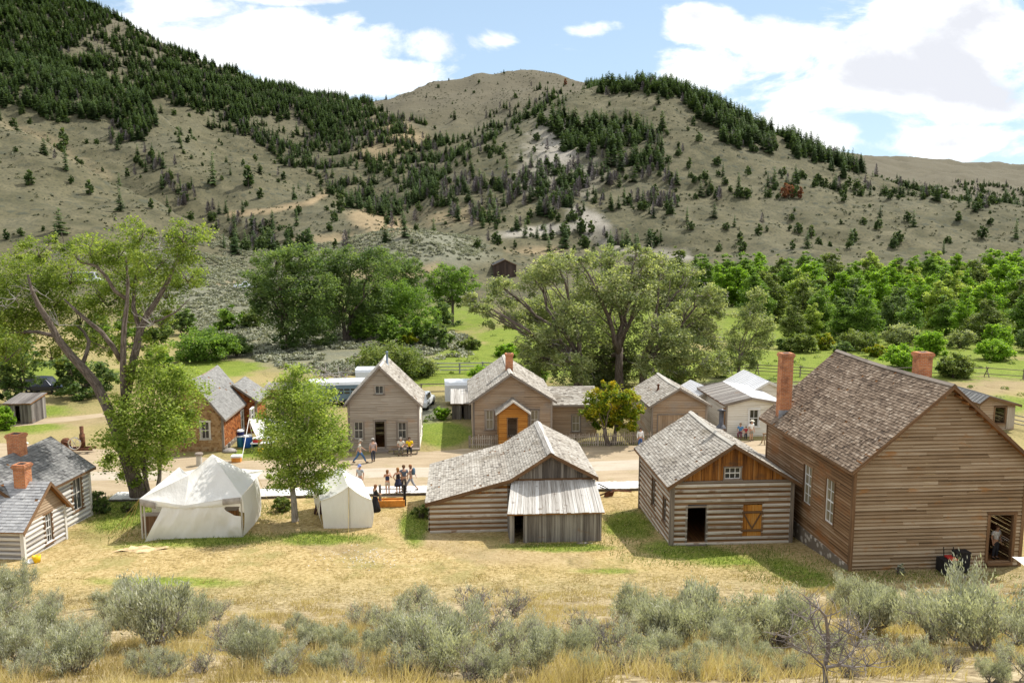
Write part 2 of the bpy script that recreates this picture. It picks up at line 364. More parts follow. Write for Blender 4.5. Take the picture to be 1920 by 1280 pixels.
def wall(parent, name, o, ud, n, ol, style, mats, holes=(), z0=-.4, bh=.14, Mx=None, zc=None):
    """ol: outline of the top [(u, z)...]; holes: (u0, u1, z0, z1)"""
    o, ud, n = V3(o), V3(ud), V3(n); mb = MB()
    P = lambda u, z, d: o+ud*u+n*d+V3((0, 0, z))
    top = max(p[1] for p in ol); U0, U1 = ol[0][0], ol[-1][0]
    rnd = random.Random(hash((name, round(o.x, 2), round(o.y, 2))) % 9999)
    if style in ('lap', 'log', 'shingle'):
        z = z0; row = 0
        while z < top-1e-4:
            h_ = bh*(rnd.uniform(.92, 1.08) if style == 'log' else 1)
            z1 = min(z+h_, top); r0 = urange(ol, z+1e-6); r1 = urange(ol, z1)
            if r0 is None: break
            if r1 is None: q = (r0[0]+r0[1])/2; r1 = (q, q)
            segs = [[r0[0], r0[1], r1[0], r1[1]]]
            for (a, b_, c_, d_) in holes:
                if c_-.02 < (z+z1)/2 < d_+.02:
                    ns = []
                    for s_ in segs:
                        if b_ <= s_[0] or a >= s_[1]: ns.append(s_); continue
                        if a > s_[0]: ns.append([s_[0], a, min(s_[2], a), a])
                        if b_ < s_[1]: ns.append([b_, s_[1], b_, max(s_[3], b_)])
                    segs = ns
            for a0, b0, a1, b1 in segs:
                # break long rows into boards
                cuts = [0.0]
                Lb = max(b0-a0, .01)
                if style == 'shingle':
                    x = rnd.uniform(.05, .2)
                    while x < Lb-.06: cuts.append(x/Lb); x += rnd.uniform(.11, .24)
                else:
                    x = rnd.uniform(1.5, 4.5)
                    while x < Lb-.8 and style == 'lap': cuts.append(x/Lb); x += rnd.uniform(2.4, 5)
                cuts.append(1.0)
                for k0, k1 in zip(cuts, cuts[1:]):
                    ul, ur = a0+(b0-a0)*k0, a0+(b0-a0)*k1; tl, tr = a1+(b1-a1)*k0, a1+(b1-a1)*k1
                    ti = rnd.random()
                    if style == 'log':
                        hh = z1-z; g = hh*.22; w1, w2 = rnd.uniform(-.02, .02), rnd.uniform(-.02, .02)
                        e = .055+rnd.uniform(-.01, .015)
                        nsg = max(1, int((ur-ul)/1.1)); pr = None
                        for s_ in range(nsg+1):
                            q = s_/nsg; uu = ul+(ur-ul)*q; ut = tl+(tr-tl)*q; jz = (w1*(1-q)+w2*q)+rnd.uniform(-.012, .012); je = e+rnd.uniform(-.01, .01)
                            cur = [P(uu, z, 0), P(uu, z+g+jz, .0), P(uu, z+g+.05+jz, je), P(ut*.5+uu*.5, z+hh*.68+jz*.5, je+.012), P(ut, z+hh-.03, je-.01), P(ut, z+hh, 0)]
                            if pr:
                                for i_ in range(5):
                                    mb.face((pr[i_], cur[i_], cur[i_+1], pr[i_+1]), ti, 1 if i_ in (0, 1, 4) else 0)
                            pr = cur
                    else:
                        d0 = .042 if style == 'lap' else .022+rnd.uniform(0, .012)
                        jz = rnd.uniform(-.011, .011) if style == 'lap' else rnd.uniform(-.015, .012)
                        jr = jz+rnd.uniform(-.012, .012)
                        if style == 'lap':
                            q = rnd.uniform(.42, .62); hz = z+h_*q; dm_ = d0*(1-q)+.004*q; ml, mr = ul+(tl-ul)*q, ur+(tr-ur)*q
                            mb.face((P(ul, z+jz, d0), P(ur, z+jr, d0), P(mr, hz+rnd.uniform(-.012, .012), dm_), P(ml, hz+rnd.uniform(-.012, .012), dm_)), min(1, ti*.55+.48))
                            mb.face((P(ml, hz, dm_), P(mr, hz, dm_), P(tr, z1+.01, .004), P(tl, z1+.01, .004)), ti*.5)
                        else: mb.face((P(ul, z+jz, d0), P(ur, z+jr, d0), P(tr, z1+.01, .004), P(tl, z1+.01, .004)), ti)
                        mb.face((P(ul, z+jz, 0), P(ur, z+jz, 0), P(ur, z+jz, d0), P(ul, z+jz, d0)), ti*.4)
            z = z1; row += 1
    else:                                              # upright boards
        u = U0
        while u < U1-1e-4:
            u1 = min(u+bh*rnd.uniform(.7, 1.35), U1)
            if U1-u1 < bh*.4: u1 = U1
            # keep board joints at the eave/ridge breaks
            segs = [(z0, None)]
            um = (u+u1)/2
            for (a, b_, c_, d_) in holes:
                if a-.02 < um < b_+.02: segs = [(z0, c_), (d_, None)]
            dd = rnd.uniform(.004, .028); ti = rnd.random(); gp = rnd.uniform(.002, .012)
            for za, zb in segs:
                ta, tb = (interp(ol, u), interp(ol, u1)) if zb is None else (zb, zb)
                if max(ta, tb) <= za+.01: continue
                ta, tb = max(ta, za+.005), max(tb, za+.005)
                q = [P(u+gp, za, dd), P(u1-gp, za, dd), P(u1-gp, tb, dd), P(u+gp, ta, dd)]; q0 = [P(u, za, 0), P(u1, za, 0), P(u1, tb, 0), P(u, ta, 0)]
                mb.face(q, ti); mb.face((q0[0], q[0], q[3], q0[3]), ti*.3); mb.face((q[1], q0[1], q0[2], q[2]), ti*.3)
                mb.face((q0[0], q0[1], q[1], q[0]), ti*.3)
            u = u1
    return xf(mb, Mx).build(name, mats, parent)
def slab(mb, a, b_, c_, d_, th, mi=0, tint=.5):
    a, b_, c_, d_ = V3(a), V3(b_), V3(c_), V3(d_); n = (b_-a).cross(d_-a).normalized()
    if n.z < 0: n = -n
    A, B, C, D = a-n*th, b_-n*th, c_-n*th, d_-n*th
    for q in ((a, b_, c_, d_), (A, B, C, D), (a, b_, B, A), (b_, c_, C, B), (c_, d_, D, C), (d_, a, A, D)): mb.face(q, tint, mi)
def roof_plane(mb, a, b_, c_, d_, style='shingle', ex=.15, wd=(.10, .24), seed=0, lift=.022):
    """a-b eave, d-c ridge"""
    a, b_, c_, d_ = V3(a), V3(b_), V3(c_), V3(d_); rnd = random.Random(seed*31+int(abs(a.x*97+a.y*13+a.z*7)*10))
    n = (b_-a).cross(d_-a).normalized()
    if n.z < 0: n = -n
    for i in range(8):
        q0, q1 = i/8, (i+1)/8; slab(mb, a.lerp(b_, q0)-n*.004, a.lerp(b_, q1)-n*.004, d_.lerp(c_, q1)-n*.004, d_.lerp(c_, q0)-n*.004, .07, 1)
    sl_ = ((d_-a).length+(c_-b_).length)/2
    if style == 'shingle':
        nr_ = max(2, int(sl_/ex))
        for i in range(nr_):
            v0, v1 = i/nr_, min(1, (i+1.25)/nr_); L0, R0 = a.lerp(d_, v0), b_.lerp(c_, v0); L1, R1 = a.lerp(d_, v1), b_.lerp(c_, v1)
            W_ = (R0-L0).length; x = 0.0; rowt = rnd.uniform(-.12, .12)
            while x < W_-1e-3:
                x1 = min(x+rnd.uniform(*wd), W_)
                if W_-x1 < wd[0]*.5: x1 = W_
                q0, q1 = x/W_, x1/W_; li = lift+rnd.uniform(0, .014)+(.03 if rnd.random() < .04 else 0); sh = rnd.uniform(-.02, .02)*ex/.15/sl_
                p0, p1 = L0.lerp(R0, q0+.003/W_), L0.lerp(R0, q1-.003/W_); e_ = (L1-L0)*sh
                if rnd.random() < .010: x = x1; continue
                p0, p1 = p0+e_*nr_*.1, p1+e_*nr_*.1
                u0, u1 = L1.lerp(R1, q0), L1.lerp(R1, q1)
                ti = min(1, max(0, rnd.gauss(.48, .22)+rowt))
                mb.face((p0+n*li, p1+n*(li+rnd.uniform(-.004, .004)), u1+n*.006, u0+n*.006), ti)
                mb.face((p0, p1, p1+n*li, p0+n*li), ti*.3)
                x = x1
    elif style == 'plank':
        W_ = (b_-a).length; x = 0.0
        while x < W_-1e-3:
            x1 = min(x+rnd.uniform(*wd), W_)
            q0, q1 = (x+.006)/W_, (x1-.006)/W_; li = .02+rnd.uniform(0, .03); k0, k1 = rnd.uniform(-.035, .01), rnd.uniform(-.01, .02)
            p = [a.lerp(b_, q0), a.lerp(b_, q1), d_.lerp(c_, q1), d_.lerp(c_, q0)]; up = (d_-a).normalized()
            p[0] = p[0]+up*k0; p[1] = p[1]+up*k0
            ti = rnd.random(); T_ = [q+n*li for q in p]
            mb.face(T_, ti)
            for i_, j_ in ((0, 1), (1, 2), (2, 3), (3, 0)): mb.face((p[i_], p[j_], T_[j_], T_[i_]), ti*.4)
            x = x1
    else:                                              # standing seam sheet
        W_ = (b_-a).length; k = max(2, int(W_/.45))
        for i in range(k):
            q0, q1 = i/k, (i+1)/k
            mb.face([p+n*.012 for p in (a.lerp(b_, q0), a.lerp(b_, q1), d_.lerp(c_, q1), d_.lerp(c_, q0))], rnd.random())
            mb.beam(a.lerp(b_, q0)+n*.03, d_.lerp(c_, q0)+n*.03, .03, .05, .8)
def window(parent, o, ud, n, u0, u1, z0, z1, cols=2, rws=2, trim='trim', sash='trim_pale', pane='glass', cas=.11, Mx=None, depth=.1, name='window'):
    o, ud, n = V3(o), V3(ud), V3(n); P = lambda u, z, d: o+ud*u+n*d+V3((0, 0, z))
    mb = MB()
    def bar(m_, ua, ub, za, zb, da, db): m_.obox(P(ua, za, da), ud*(ub-ua), n*(db-da), V3((0, 0, zb-za)))
    bar(mb, u0-cas, u0, z0-.02, z1, -depth, .055); bar(mb, u1, u1+cas, z0-.02, z1, -depth, .055)
    bar(mb, u0-cas-.03, u1+cas+.03, z1, z1+cas, -depth, .062)
    bar(mb, u0-cas-.04, u1+cas+.04, z0-.09, z0-.02, -depth, .10)
    f = xf(mb, Mx).build(name, M[trim], parent)
    s_ = MB(); w_ = .045
    da, db = -.055, -.015
    bar(s_, u0, u0+w_, z0, z1, da, db); bar(s_, u1-w_, u1, z0, z1, da, db); bar(s_, u0+w_, u1-w_, z0-.02, z0+w_, da, db); bar(s_, u0+w_, u1-w_, z1-w_, z1, da, db)
    for i in range(1, cols):
        u = u0+(u1-u0)*i/cols; bar(s_, u-.015, u+.015, z0+w_, z1-w_, da+.006, db-.004)
    for j in range(1, rws):
        z = z0+(z1-z0)*j/rws; wz = .028 if (rws == 2 or j*2 == rws) else .014
        bar(s_, u0+w_, u1-w_, z-wz, z+wz, da+.003, db-.002)
    xf(s_, Mx).build('sash', M[sash], f)
    g = MB(); bar(g, u0+.01, u1-.01, z0-.01, z1-.01, -.075, -.062); xf(g, Mx).build('pane', M[pane], f)
    return f
def door_frame(parent, o, ud, n, u0, u1, z0, z1, trim='trim', cas=.1, Mx=None, sill=True, name='door_frame'):
    o, ud, n = V3(o), V3(ud), V3(n); P = lambda u, z, d: o+ud*u+n*d+V3((0, 0, z)); mb = MB()
    def bar(ua, ub, za, zb, da, db): mb.obox(P(ua, za, da), ud*(ub-ua), n*(db-da), V3((0, 0, zb-za)))
    bar(u0-cas, u0, z0, z1, -.12, .06); bar(u1, u1+cas, z0, z1, -.12, .06); bar(u0-cas-.02, u1+cas+.02, z1, z1+cas, -.12, .066)
    if sill: bar(u0-.04, u1+.04, z0-.12, z0-.003, -.2, .16)
    return xf(mb, Mx).build(name, M[trim], parent)
def chimney(parent, x, y, z0, z1, w_, d_, mat='brick', cap=True, Mx=None):
    mb = MB()
    def ring(w2, d2, za, zb):
        a, b_, c_, e_ = (x-w2/2, y-d2/2), (x+w2/2, y-d2/2), (x+w2/2, y+d2/2), (x-w2/2, y+d2/2)
        u = 0
        for p, q in ((a, b_), (b_, c_), (c_, e_), (e_, a)):
            L_ = math.hypot(q[0]-p[0], q[1]-p[1])
            mb.face(((*p, za), (*q, za), (*q, zb), (*p, zb)), .5, 0, [(u, za), (u+L_, za), (u+L_, zb), (u, zb)]); u += L_
        for zz in (za, zb): mb.face(((*a, zz), (*b_, zz), (*c_, zz), (*e_, zz)), .5, 0, [(0, 0), (w2, 0), (w2, d2), (0, d2)])
    ring(w_, d_, z0, z1-(.24 if cap else 0))
    if cap:
        ring(w_+.08, d_+.08, z1-.238, z1-.16); ring(w_+.14, d_+.14, z1-.158, z1-.06); ring(w_+.06, d_+.06, z1-.058, z1)
    c_ = xf(mb, Mx).build('chimney', M[mat], parent)
    h_ = MB(); h_.box(x-w_*.28, x+w_*.28, y-d_*.28, y+d_*.28, z1-.02, z1+.006, .1); xf(h_, Mx).build('flue', M['dark'], c_)
    return c_
def stovepipe(parent, x, y, z0, z1, r_=.1, mat='tin', Mx=None):
    mb = MB(); mb.lathe((x, y, 0), [(r_*2.2, z0-.05), (r_*1.3, z0+.12), (r_, z0+.14), (r_, z1-.12), (r_*1.05, z1-.1), (r_*1.9, z1-.1), (r_*.3, z1), (0.001, z1)], 12)
    return xf(mb, Mx).build('stovepipe', M[mat], parent, True)
def gable(root, W, L, HL, HR, ZR, xr, front, back, left, right, roof='shingle', rmat='roof_grey', ohe=.3, ohg=.3, ohb=.3, trim='trim', z0=-.4, ex=.16, wd=(.11, .26), Mx=None, ridge='trim_pale', corner=True, seed=1, floor=True, skip_left=False, sag=.10):
    """front/back/left/right: dict(style, mats, bh, holes)"""
    def w_(nm, o, ud, n, ol, d):
        if d is None: return
        wall(root, nm, o, ud, n, ol, d.get('style', 'lap'), [M[k] for k in d['mats']], d.get('holes', ()), d.get('z0', z0), d.get('bh', .14), Mx)
    w_('front_wall', (0, 0, 0), (1, 0, 0), (0, -1, 0), [(0, HL), (xr, ZR), (W, HR)] if not front.get('flat') else [(0, front['flat']), (W, front['flat'])], front)
    w_('back_wall', (W, L, 0), (-1, 0, 0), (0, 1, 0), [(0, HR), (W-xr, ZR), (W, HL)], back)
    w_('side_wall', (0, L, 0), (0, -1, 0), (-1, 0, 0), [(0, HL), (L, HL)], left)
    w_('side_wall', (W, 0, 0), (0, 1, 0), (1, 0, 0), [(0, HR), (L, HR)], right)
    sl, sr = (ZR-HL)/xr, (ZR-HR)/(W-xr); dz = .09
    a = (-ohe, -ohg, HL-ohe*sl+dz); b_ = (-ohe, L+ohb, HL-ohe*sl+dz); c_ = (xr, L+ohb, ZR+dz); d_ = (xr, -ohg, ZR+dz)
    e_ = (W+ohe, -ohg, HR-ohe*sr+dz); f_ = (W+ohe, L+ohb, HR-ohe*sr+dz)
    mb = MB()
    if not skip_left: roof_plane(mb, a, b_, c_, d_, roof, ex, wd, seed)
    roof_plane(mb, e_, f_, c_, d_, roof, ex, wd, seed+5)
    def sag_(m_):
        m_.v = [(x, y, z-sag*math.sin(math.pi*min(1, max(0, y/L)))*min(1, max(0, (z-min(HL, HR))/(ZR-min(HL, HR))))) for x, y, z in m_.v]; return m_
    rf = xf(sag_(mb), Mx).build('roof', [M[rmat], M['under']], root)
    t_ = MB(); sk = .2
    for (p, q) in ((a, d_), (e_, d_), (b_, c_), (f_, c_)):
        p, q = V3(p), V3(q); sgn = -1 if p.y < L/2 else 1; hi = .02
        t_.obox(p+V3((0, 0 if sgn > 0 else -.035, -sk+hi)), q-p, V3((0, .035, 0)), V3((0, 0, sk)))
    for (p, q, sx) in ((a, b_, -1), (e_, f_, 1)):
        p, q = V3(p), V3(q); t_.obox(p+V3((-.03 if sx < 0 else 0, 0, -.13)), q-p, V3((.03, 0, 0)), V3((0, 0, .13)))
    xf(t_, Mx).build('barge_board', M[trim], rf)
    if ridge:
        r2 = MB()
        for sx, s_ in ((-1, sl), (1, sr)):
            q = V3((xr, -ohg-.02, ZR+dz+.05)); dn = V3((sx, 0, -s_)).normalized()
            n_ = V3((s_*sx, 0, 1)).normalized()
            k = 6
            for i in range(k):
                y0 = -ohg-.02+(L+ohg+ohb+.04)*i/k; y1 = -ohg-.02+(L+ohg+ohb+.04)*(i+1)/k-.01
                r2.obox(V3((xr, y0, ZR+dz+.045+random.uniform(0, .008))), dn*.17, V3((0, y1-y0, 0)), n_*.025)
        xf(sag_(r2), Mx).build('ridge_cap', M[ridge], rf)
    if corner:
        for x, y, h_, sx, sy in ((0, 0, HL, -1, -1), (W, 0, HR, 1, -1), (0, L, HL, -1, 1), (W, L, HR, 1, 1)):
            for q in ((min(x-.1*sx, x+.06*sx), max(x-.1*sx, x+.06*sx), min(y+.012*sy, y+.06*sy), max(y+.012*sy, y+.06*sy)), (min(x+.012*sx, x+.058*sx), max(x+.012*sx, x+.058*sx), min(y-.1*sy, y+.01*sy), max(y-.1*sy, y+.01*sy))):
                cb = MB(); cb.box(*q, z0, h_-.02); xf(cb, Mx).build('corner_board', M[trim], root)
    if floor:
        fb_ = MB(); fb_.box(.02, W-.02, .02, L-.02, -.05, .02); xf(fb_, Mx).build('floor', M['under'], root)
    return rf
# ------------------------------------------------------------------ terrain
def vnoise(x, y, seed=0):
    xi = np.floor(x).astype(np.int64); yi = np.floor(y).astype(np.int64); fx = x-xi; fy = y-yi
    fx = fx*fx*(3-2*fx); fy = fy*fy*(3-2*fy)
    def hsh(a, b):
        n = (a*374761393+b*668265263+seed*1442695041) & 0x7fffffff
        n = ((n ^ (n >> 13))*1274126177) & 0x7fffffff
        return ((n ^ (n >> 16)) & 0xffff)/65535.0
    return (hsh(xi, yi)*(1-fx)+hsh(xi+1, yi)*fx)*(1-fy)+(hsh(xi, yi+1)*(1-fx)+hsh(xi+1, yi+1)*fx)*fy
def fbm(x, y, oct=4, seed=0):
    s = 0; a = .5
    for o in range(oct):
        s = s+a*vnoise(x*2**o, y*2**o, seed+o*17); a *= .5
    return s/(1-.5**oct)
# ridges and gullies of the hills: (column, distance, height seen in the photo)
RINGS = [
 [(-900, 150, None), (2800, 150, None)],
 [(-900, 200, 530), (0, 200, 530), (450, 200, 533), (700, 200, 545), (1000, 210, 545), (1300, 210, 548), (2800, 210, 548)],
 [(-900, 520, -60), (-300, 430, 110), (0, 385, 228), (60, 370, 250), (130, 350, 288), (230, 325, 350), (330, 300, 400), (420, 282, 450), (500, 265, 485), (600, 262, 470), (700, 260, 443),
  (780, 258, 438), (850, 256, 458), (920, 258, 488), (1000, 268, 478), (1100, 280, 468), (1300, 285, 462), (1600, 285, 462), (1920, 285, 470), (2800, 285, 470)],
 [(-900, 600, -40), (-300, 500, 130), (0, 450, 248), (60, 440, 272), (130, 415, 312), (230, 385, 378), (330, 355, 425), (420, 330, 462), (500, 310, 462), (600, 305, 447), (700, 300, 436),
  (800, 295, 440), (900, 300, 440), (1000, 305, 436), (1100, 320, 432), (1300, 325, 428), (1600, 320, 435), (1920, 312, 448), (2800, 312, 460)],
 [(-900, 700, -140), (-300, 580, 20), (0, 540, 135), (150, 530, 175), (270, 520, 192), (330, 500, 226), (400, 470, 281), (480, 440, 319), (600, 400, 366), (700, 370, 403), (760, 350, 433),
  (790, 370, 400), (820, 420, 345), (850, 460, 302), (900, 480, 264), (950, 500, 232), (1000, 520, 204), (1050, 535, 174), (1100, 545, 152), (1170, 540, 147), (1240, 530, 145), (1330, 510, 174),
  (1400, 490, 216), (1450, 475, 246), (1500, 460, 264), (1560, 445, 291), (1640, 425, 323), (1700, 408, 342), (1800, 385, 370), (1920, 365, 393), (2300, 330, 430), (2800, 330, 430)],
 [(-900, 780, -150), (-300, 640, 10), (0, 600, 110), (150, 590, 165), (270, 580, 205), (330, 560, 244), (400, 530, 300), (480, 500, 335), (600, 460, 375), (700, 440, 400), (760, 430, 380),
  (820, 480, 350), (900, 560, 285), (1000, 600, 222), (1100, 620, 175), (1240, 610, 175), (1330, 590, 205), (1450, 570, 280), (1560, 560, 325), (1700, 560, 372), (1920, 560, 410), (2800, 560, 440)],
 [(-900, 860, -300), (-300, 720, -120), (0, 680, 20), (150, 680, 90), (270, 680, 130), (400, 650, 190), (480, 620, 240), (600, 580, 300), (700, 560, 300), (760, 580, 290), (820, 640, 270),
  (900, 700, 230), (1000, 720, 190), (1100, 720, 172), (1240, 720, 180), (1330, 720, 210), (1560, 760, 340), (1700, 800, 360), (1800, 800, 352), (1920, 800, 385), (2800, 800, 420)],
 [(-900, 1000, -420), (-300, 900, -230), (0, 860, -75), (100, 840, -32), (160, 830, -2), (250, 810, 46), (330, 800, 88), (400, 790, 118), (480, 780, 149), (600, 770, 177), (690, 770, 190), (730, 790, 180),
  (800, 830, 152), (880, 860, 136), (960, 870, 130), (1020, 870, 133), (1060, 860, 141), (1110, 860, 153), (1240, 860, 175), (1400, 950, 235), (1560, 1100, 287), (1620, 1150, 288), (1700, 1200, 293),
  (1800, 1200, 302), (1920, 1200, 307), (2300, 1200, 312), (2800, 1200, 330)],
 [(-900, 1500, -200), (0, 1350, 100), (700, 1300, 260), (960, 1350, 240), (1300, 1500, 330), (1600, 1900, 350), (2800, 1900, 380)],
]
TG = np.arange(-1.6, 1.6001, .004)
_RD, _RZ = [], []
for kk, ring in enumerate(RINGS):
    a = np.array([(x, d, (0 if y is None else y)) for x, d, y in ring], float)
    pxs = np.arange(a[0, 0], a[-1, 0]+1, 10.0)
    d_ = np.interp(pxs, a[:, 0], a[:, 1]); y_ = np.interp(pxs, a[:, 0], a[:, 2])
    Fh = FOC*CP+(640-y_)*SP
    t_ = (pxs-960)/Fh
    z_ = CZ+d_*(-FOC*SP+(640-y_)*CP)/Fh
    if ring[0][2] is None: z_ = z_*0
    d_ = np.interp(TG, t_, d_); z_ = np.interp(TG, t_, z_)
    ks = 5; ker = np.ones(ks)/ks
    for _ in range(2):
        d_[ks:-ks] = np.convolve(d_, ker, 'same')[ks:-ks]; z_[ks:-ks] = np.convolve(z_, ker, 'same')[ks:-ks]
    _RD.append(d_); _RZ.append(z_)
_RD = np.array(_RD); _RZ = np.array(_RZ)
DG = np.arange(0, 4004, 4.0)
HG = np.zeros((len(TG), len(DG)))
for i in range(len(TG)):
    z = np.interp(DG, np.r_[0, _RD[:, i], 4000], np.r_[0, _RZ[:, i], _RZ[-1, i]*.6])
    for _ in range(2): z[4:-4] = np.convolve(z, np.ones(5)/5, 'same')[4:-4]
    HG[i] = z
def ground(x, y):
    x = np.asarray(x, float); y = np.asarray(y, float)
    D = x*HV.x+y*HV.y; Lr = x*RV.x+y*RV.y
    Dc = np.maximum(D, 1.0); tt = np.clip(Lr/Dc, -1.59, 1.59)
    fi = (tt-TG[0])/.004; i0 = np.clip(fi.astype(int), 0, len(TG)-2); a = fi-i0
    fj = np.clip(D, 0, 3990)/4.0; j0 = fj.astype(int); b = fj-j0
    z = (HG[i0, j0]*(1-a)+HG[i0+1, j0]*a)*(1-b)+(HG[i0, j0+1]*(1-a)+HG[i0+1, j0+1]*a)*b
    k = np.clip((D-165)/150, 0, 1)
    z = z+k*((fbm(x/55, y/55, 5, 3)-.5)*12+(np.abs(fbm(x/44+7, y/44, 4, 9)-.5))*-17+(fbm(x/14, y/14, 4, 13)-.5)*2.2)
    k2 = np.clip((36-y)/8, 0, 1)
    z = z+k2*(fbm(x/2.2, y/2.2, 4, 21)-.5)*.5
    z = z+np.clip((50-y)/8, 0, 1)*(fbm(x/5, y/5, 3, 5)-.5)*.12
    z = z+np.clip((D-100)/40, 0, 1)*(fbm(x/9, y/9, 3, 6)-.5)*.6
    return z+near_z(y)
def gz(x, y): return float(ground(np.array([x]), np.array([y]))[0])
def on_hill(px, py, Dguess=None, D0=140, D1=1300):
    """first meeting of a photo ray with the terrain beyond D0"""
    d = ray(px, py); k = np.arange(D0, D1, 1.0)/(d.x*HV.x+d.y*HV.y)
    x, y, z = d.x*k, d.y*k, CZ+d.z*k
    hit = np.nonzero(z <= ground(x, y))[0]
    i = hit[0] if len(hit) else len(k)-1
    return V3((x[i], y[i], float(ground(x[i:i+1], y[i:i+1])[0])))

rows = np.concatenate([np.arange(1.5, 30, .3), np.arange(30, 72, .38), np.arange(72, 150, 1.0), np.arange(150, 620, 2.3), np.arange(620, 1300, 10), np.arange(1300, 4000, 150)])
cols = np.concatenate([np.arange(-1.5, -.74, .03), np.arange(-.74, .74, .0034), np.arange(.74, 1.5, .03)])
DD, TT = np.meshgrid(rows, cols, indexing='ij')
LL = TT*(DD+7)
X = HV.x*DD+RV.x*LL; Y = HV.y*DD+RV.y*LL
Z = ground(X.ravel(), Y.ravel()).reshape(X.shape)
me = bpy.data.meshes.new('terrain'); nr, nc = X.shape
P = np.stack([X, Y, Z], -1).reshape(-1, 3)
me.vertices.add(len(P)); me.vertices.foreach_set('co', P.astype(np.float32).ravel())
I = (np.arange(nr-1)[:, None]*nc+np.arange(nc-1)[None, :])
Q = np.stack([I, I+1, I+nc+1, I+nc], -1).reshape(-1, 4).astype(np.int32)
me.loops.add(Q.size); me.loops.foreach_set('vertex_index', Q.ravel())
me.polygons.add(len(Q)); me.polygons.foreach_set('loop_start', np.arange(0, Q.size, 4, dtype=np.int32))
me.polygons.foreach_set('use_smooth', np.ones(len(Q), bool)); me.update(calc_edges=True)
PX, PY, PW = proj_np(P)
DV = P@np.array(HV)
def ell(px, py, ax, ay, rot=0, soft=.5, d=None):
    c, s_ = math.cos(R(rot)), math.sin(R(rot)); u = (PX-px)*c+(PY-py)*s_; v = -(PX-px)*s_+(PY-py)*c
    m = np.clip((1.2-np.sqrt((u/ax)**2+(v/ay)**2))/soft, 0, 1)
    if d is not None: m = m*(DV > d[0])*(DV < d[1])
    return m
def poly_d(pts, w, d=None):
    """soft band of width w photo pixels along a line"""
    best = np.full(len(PX), 1e9)
    for (x0, y0), (x1, y1) in zip(pts, pts[1:]):
        L2 = (x1-x0)**2+(y1-y0)**2; k = np.clip(((PX-x0)*(x1-x0)+(PY-y0)*(y1-y0))/L2, 0, 1)
        best = np.minimum(best, np.hypot(PX-x0-k*(x1-x0), PY-y0-k*(y1-y0)))
    m = np.clip(1.5-best/w, 0, 1)
    if d is not None: m = m*(DV > d[0])*(DV < d[1])
    return m
def mx(lst): return np.max(np.stack(lst), 0)
nz = fbm(P[:, 0]/4, P[:, 1]/4, 4, 31)-.5
near = (36, 66)
green = mx([ell(830, 815, 60, 26, 0, .6, (54, 80)), ell(250, 960, 110, 34, -10, .7, near), ell(370, 1015, 170, 14, -3, .8, near), ell(1070, 1026, 130, 10, 0, .8, near), ell(1180, 985, 60, 34, 10, .8, near),
            ell(1330, 1042, 180, 22, 8, .8, near), ell(1500, 1075, 110, 26, 20, .8, (30, 66)), ell(775, 985, 30, 40, 0, .8, near), ell(600, 1010, 130, 14, 0, 1, near), ell(40, 800, 90, 18, 0, .8, (55, 90)),
            ell(60, 770, 100, 12, 0, .8, (60, 110)), ell(100, 690, 90, 18, 0, .6, (70, 140)), ell(400, 688, 110, 14, 0, .6, (80, 140)), ell(870, 690, 150, 24, -6, .7, (80, 140)), ell(920, 665, 90, 26, 0, .7, (80, 150)),
            ell(950, 630, 60, 22, 0, .6, (90, 160)), ell(1250, 690, 120, 30, 0, .6, (70, 150)), ell(1450, 680, 180, 26, 2, .5, (80, 150)), ell(1880, 690, 160, 22, 4, .6, (70, 150)), ell(1700, 660, 300, 14, 0, .6, (90, 160)), ell(1150, 640, 160, 40, 0, .7, (80, 160)),
            ell(1100, 845, 140, 12, 0, .8, (54, 75)), ell(490, 845, 70, 14, 0, .8, (54, 75)), ell(1150, 1070, 90, 9, 0, 1, (34, 60)), ell(320, 1090, 200, 12, 0, 1.1, (33, 60)), ell(840, 700, 80, 10, -8, .8, (70, 130)), ell(1890, 760, 60, 22, 0, .8, (60, 100)), ell(1680, 610, 420, 60, 0, .5, (85, 260)), ell(1600, 690, 330, 34, 0, .5, (75, 170)), ell(1120, 640, 190, 90, 0, .6, (78, 200)), ell(900, 680, 110, 40, 0, .6, (72, 170)), ell(800, 715, 80, 14, 0, .8, (72, 130)), ell(620, 560, 160, 50, 0, .9, (120, 230))*.6, ell(860, 600, 90, 40, 0, .8, (100, 230))*.8, ell(90, 700, 160, 40, 0, .9, (66, 170))*.8, ell(330, 700, 160, 16, 0, .8, (70, 150))])
sagev = mx([ell(560, 640, 190, 60, 5, .6, (85, 215)), ell(760, 650, 120, 40, 0, .8, (85, 200)), ell(420, 560, 160, 60, 0, .7, (120, 260)), ell(790, 460, 130, 36, 8, .5, (140, 300)), ell(560, 470, 120, 40, 0, .8, (150, 300)), ell(700, 440, 60, 20, 0, .8, (150, 300)), ell(1420, 720, 120, 16, 0, .8, (60, 110)), ell(780, 770, 60, 30, 0, .8, (66, 100))])
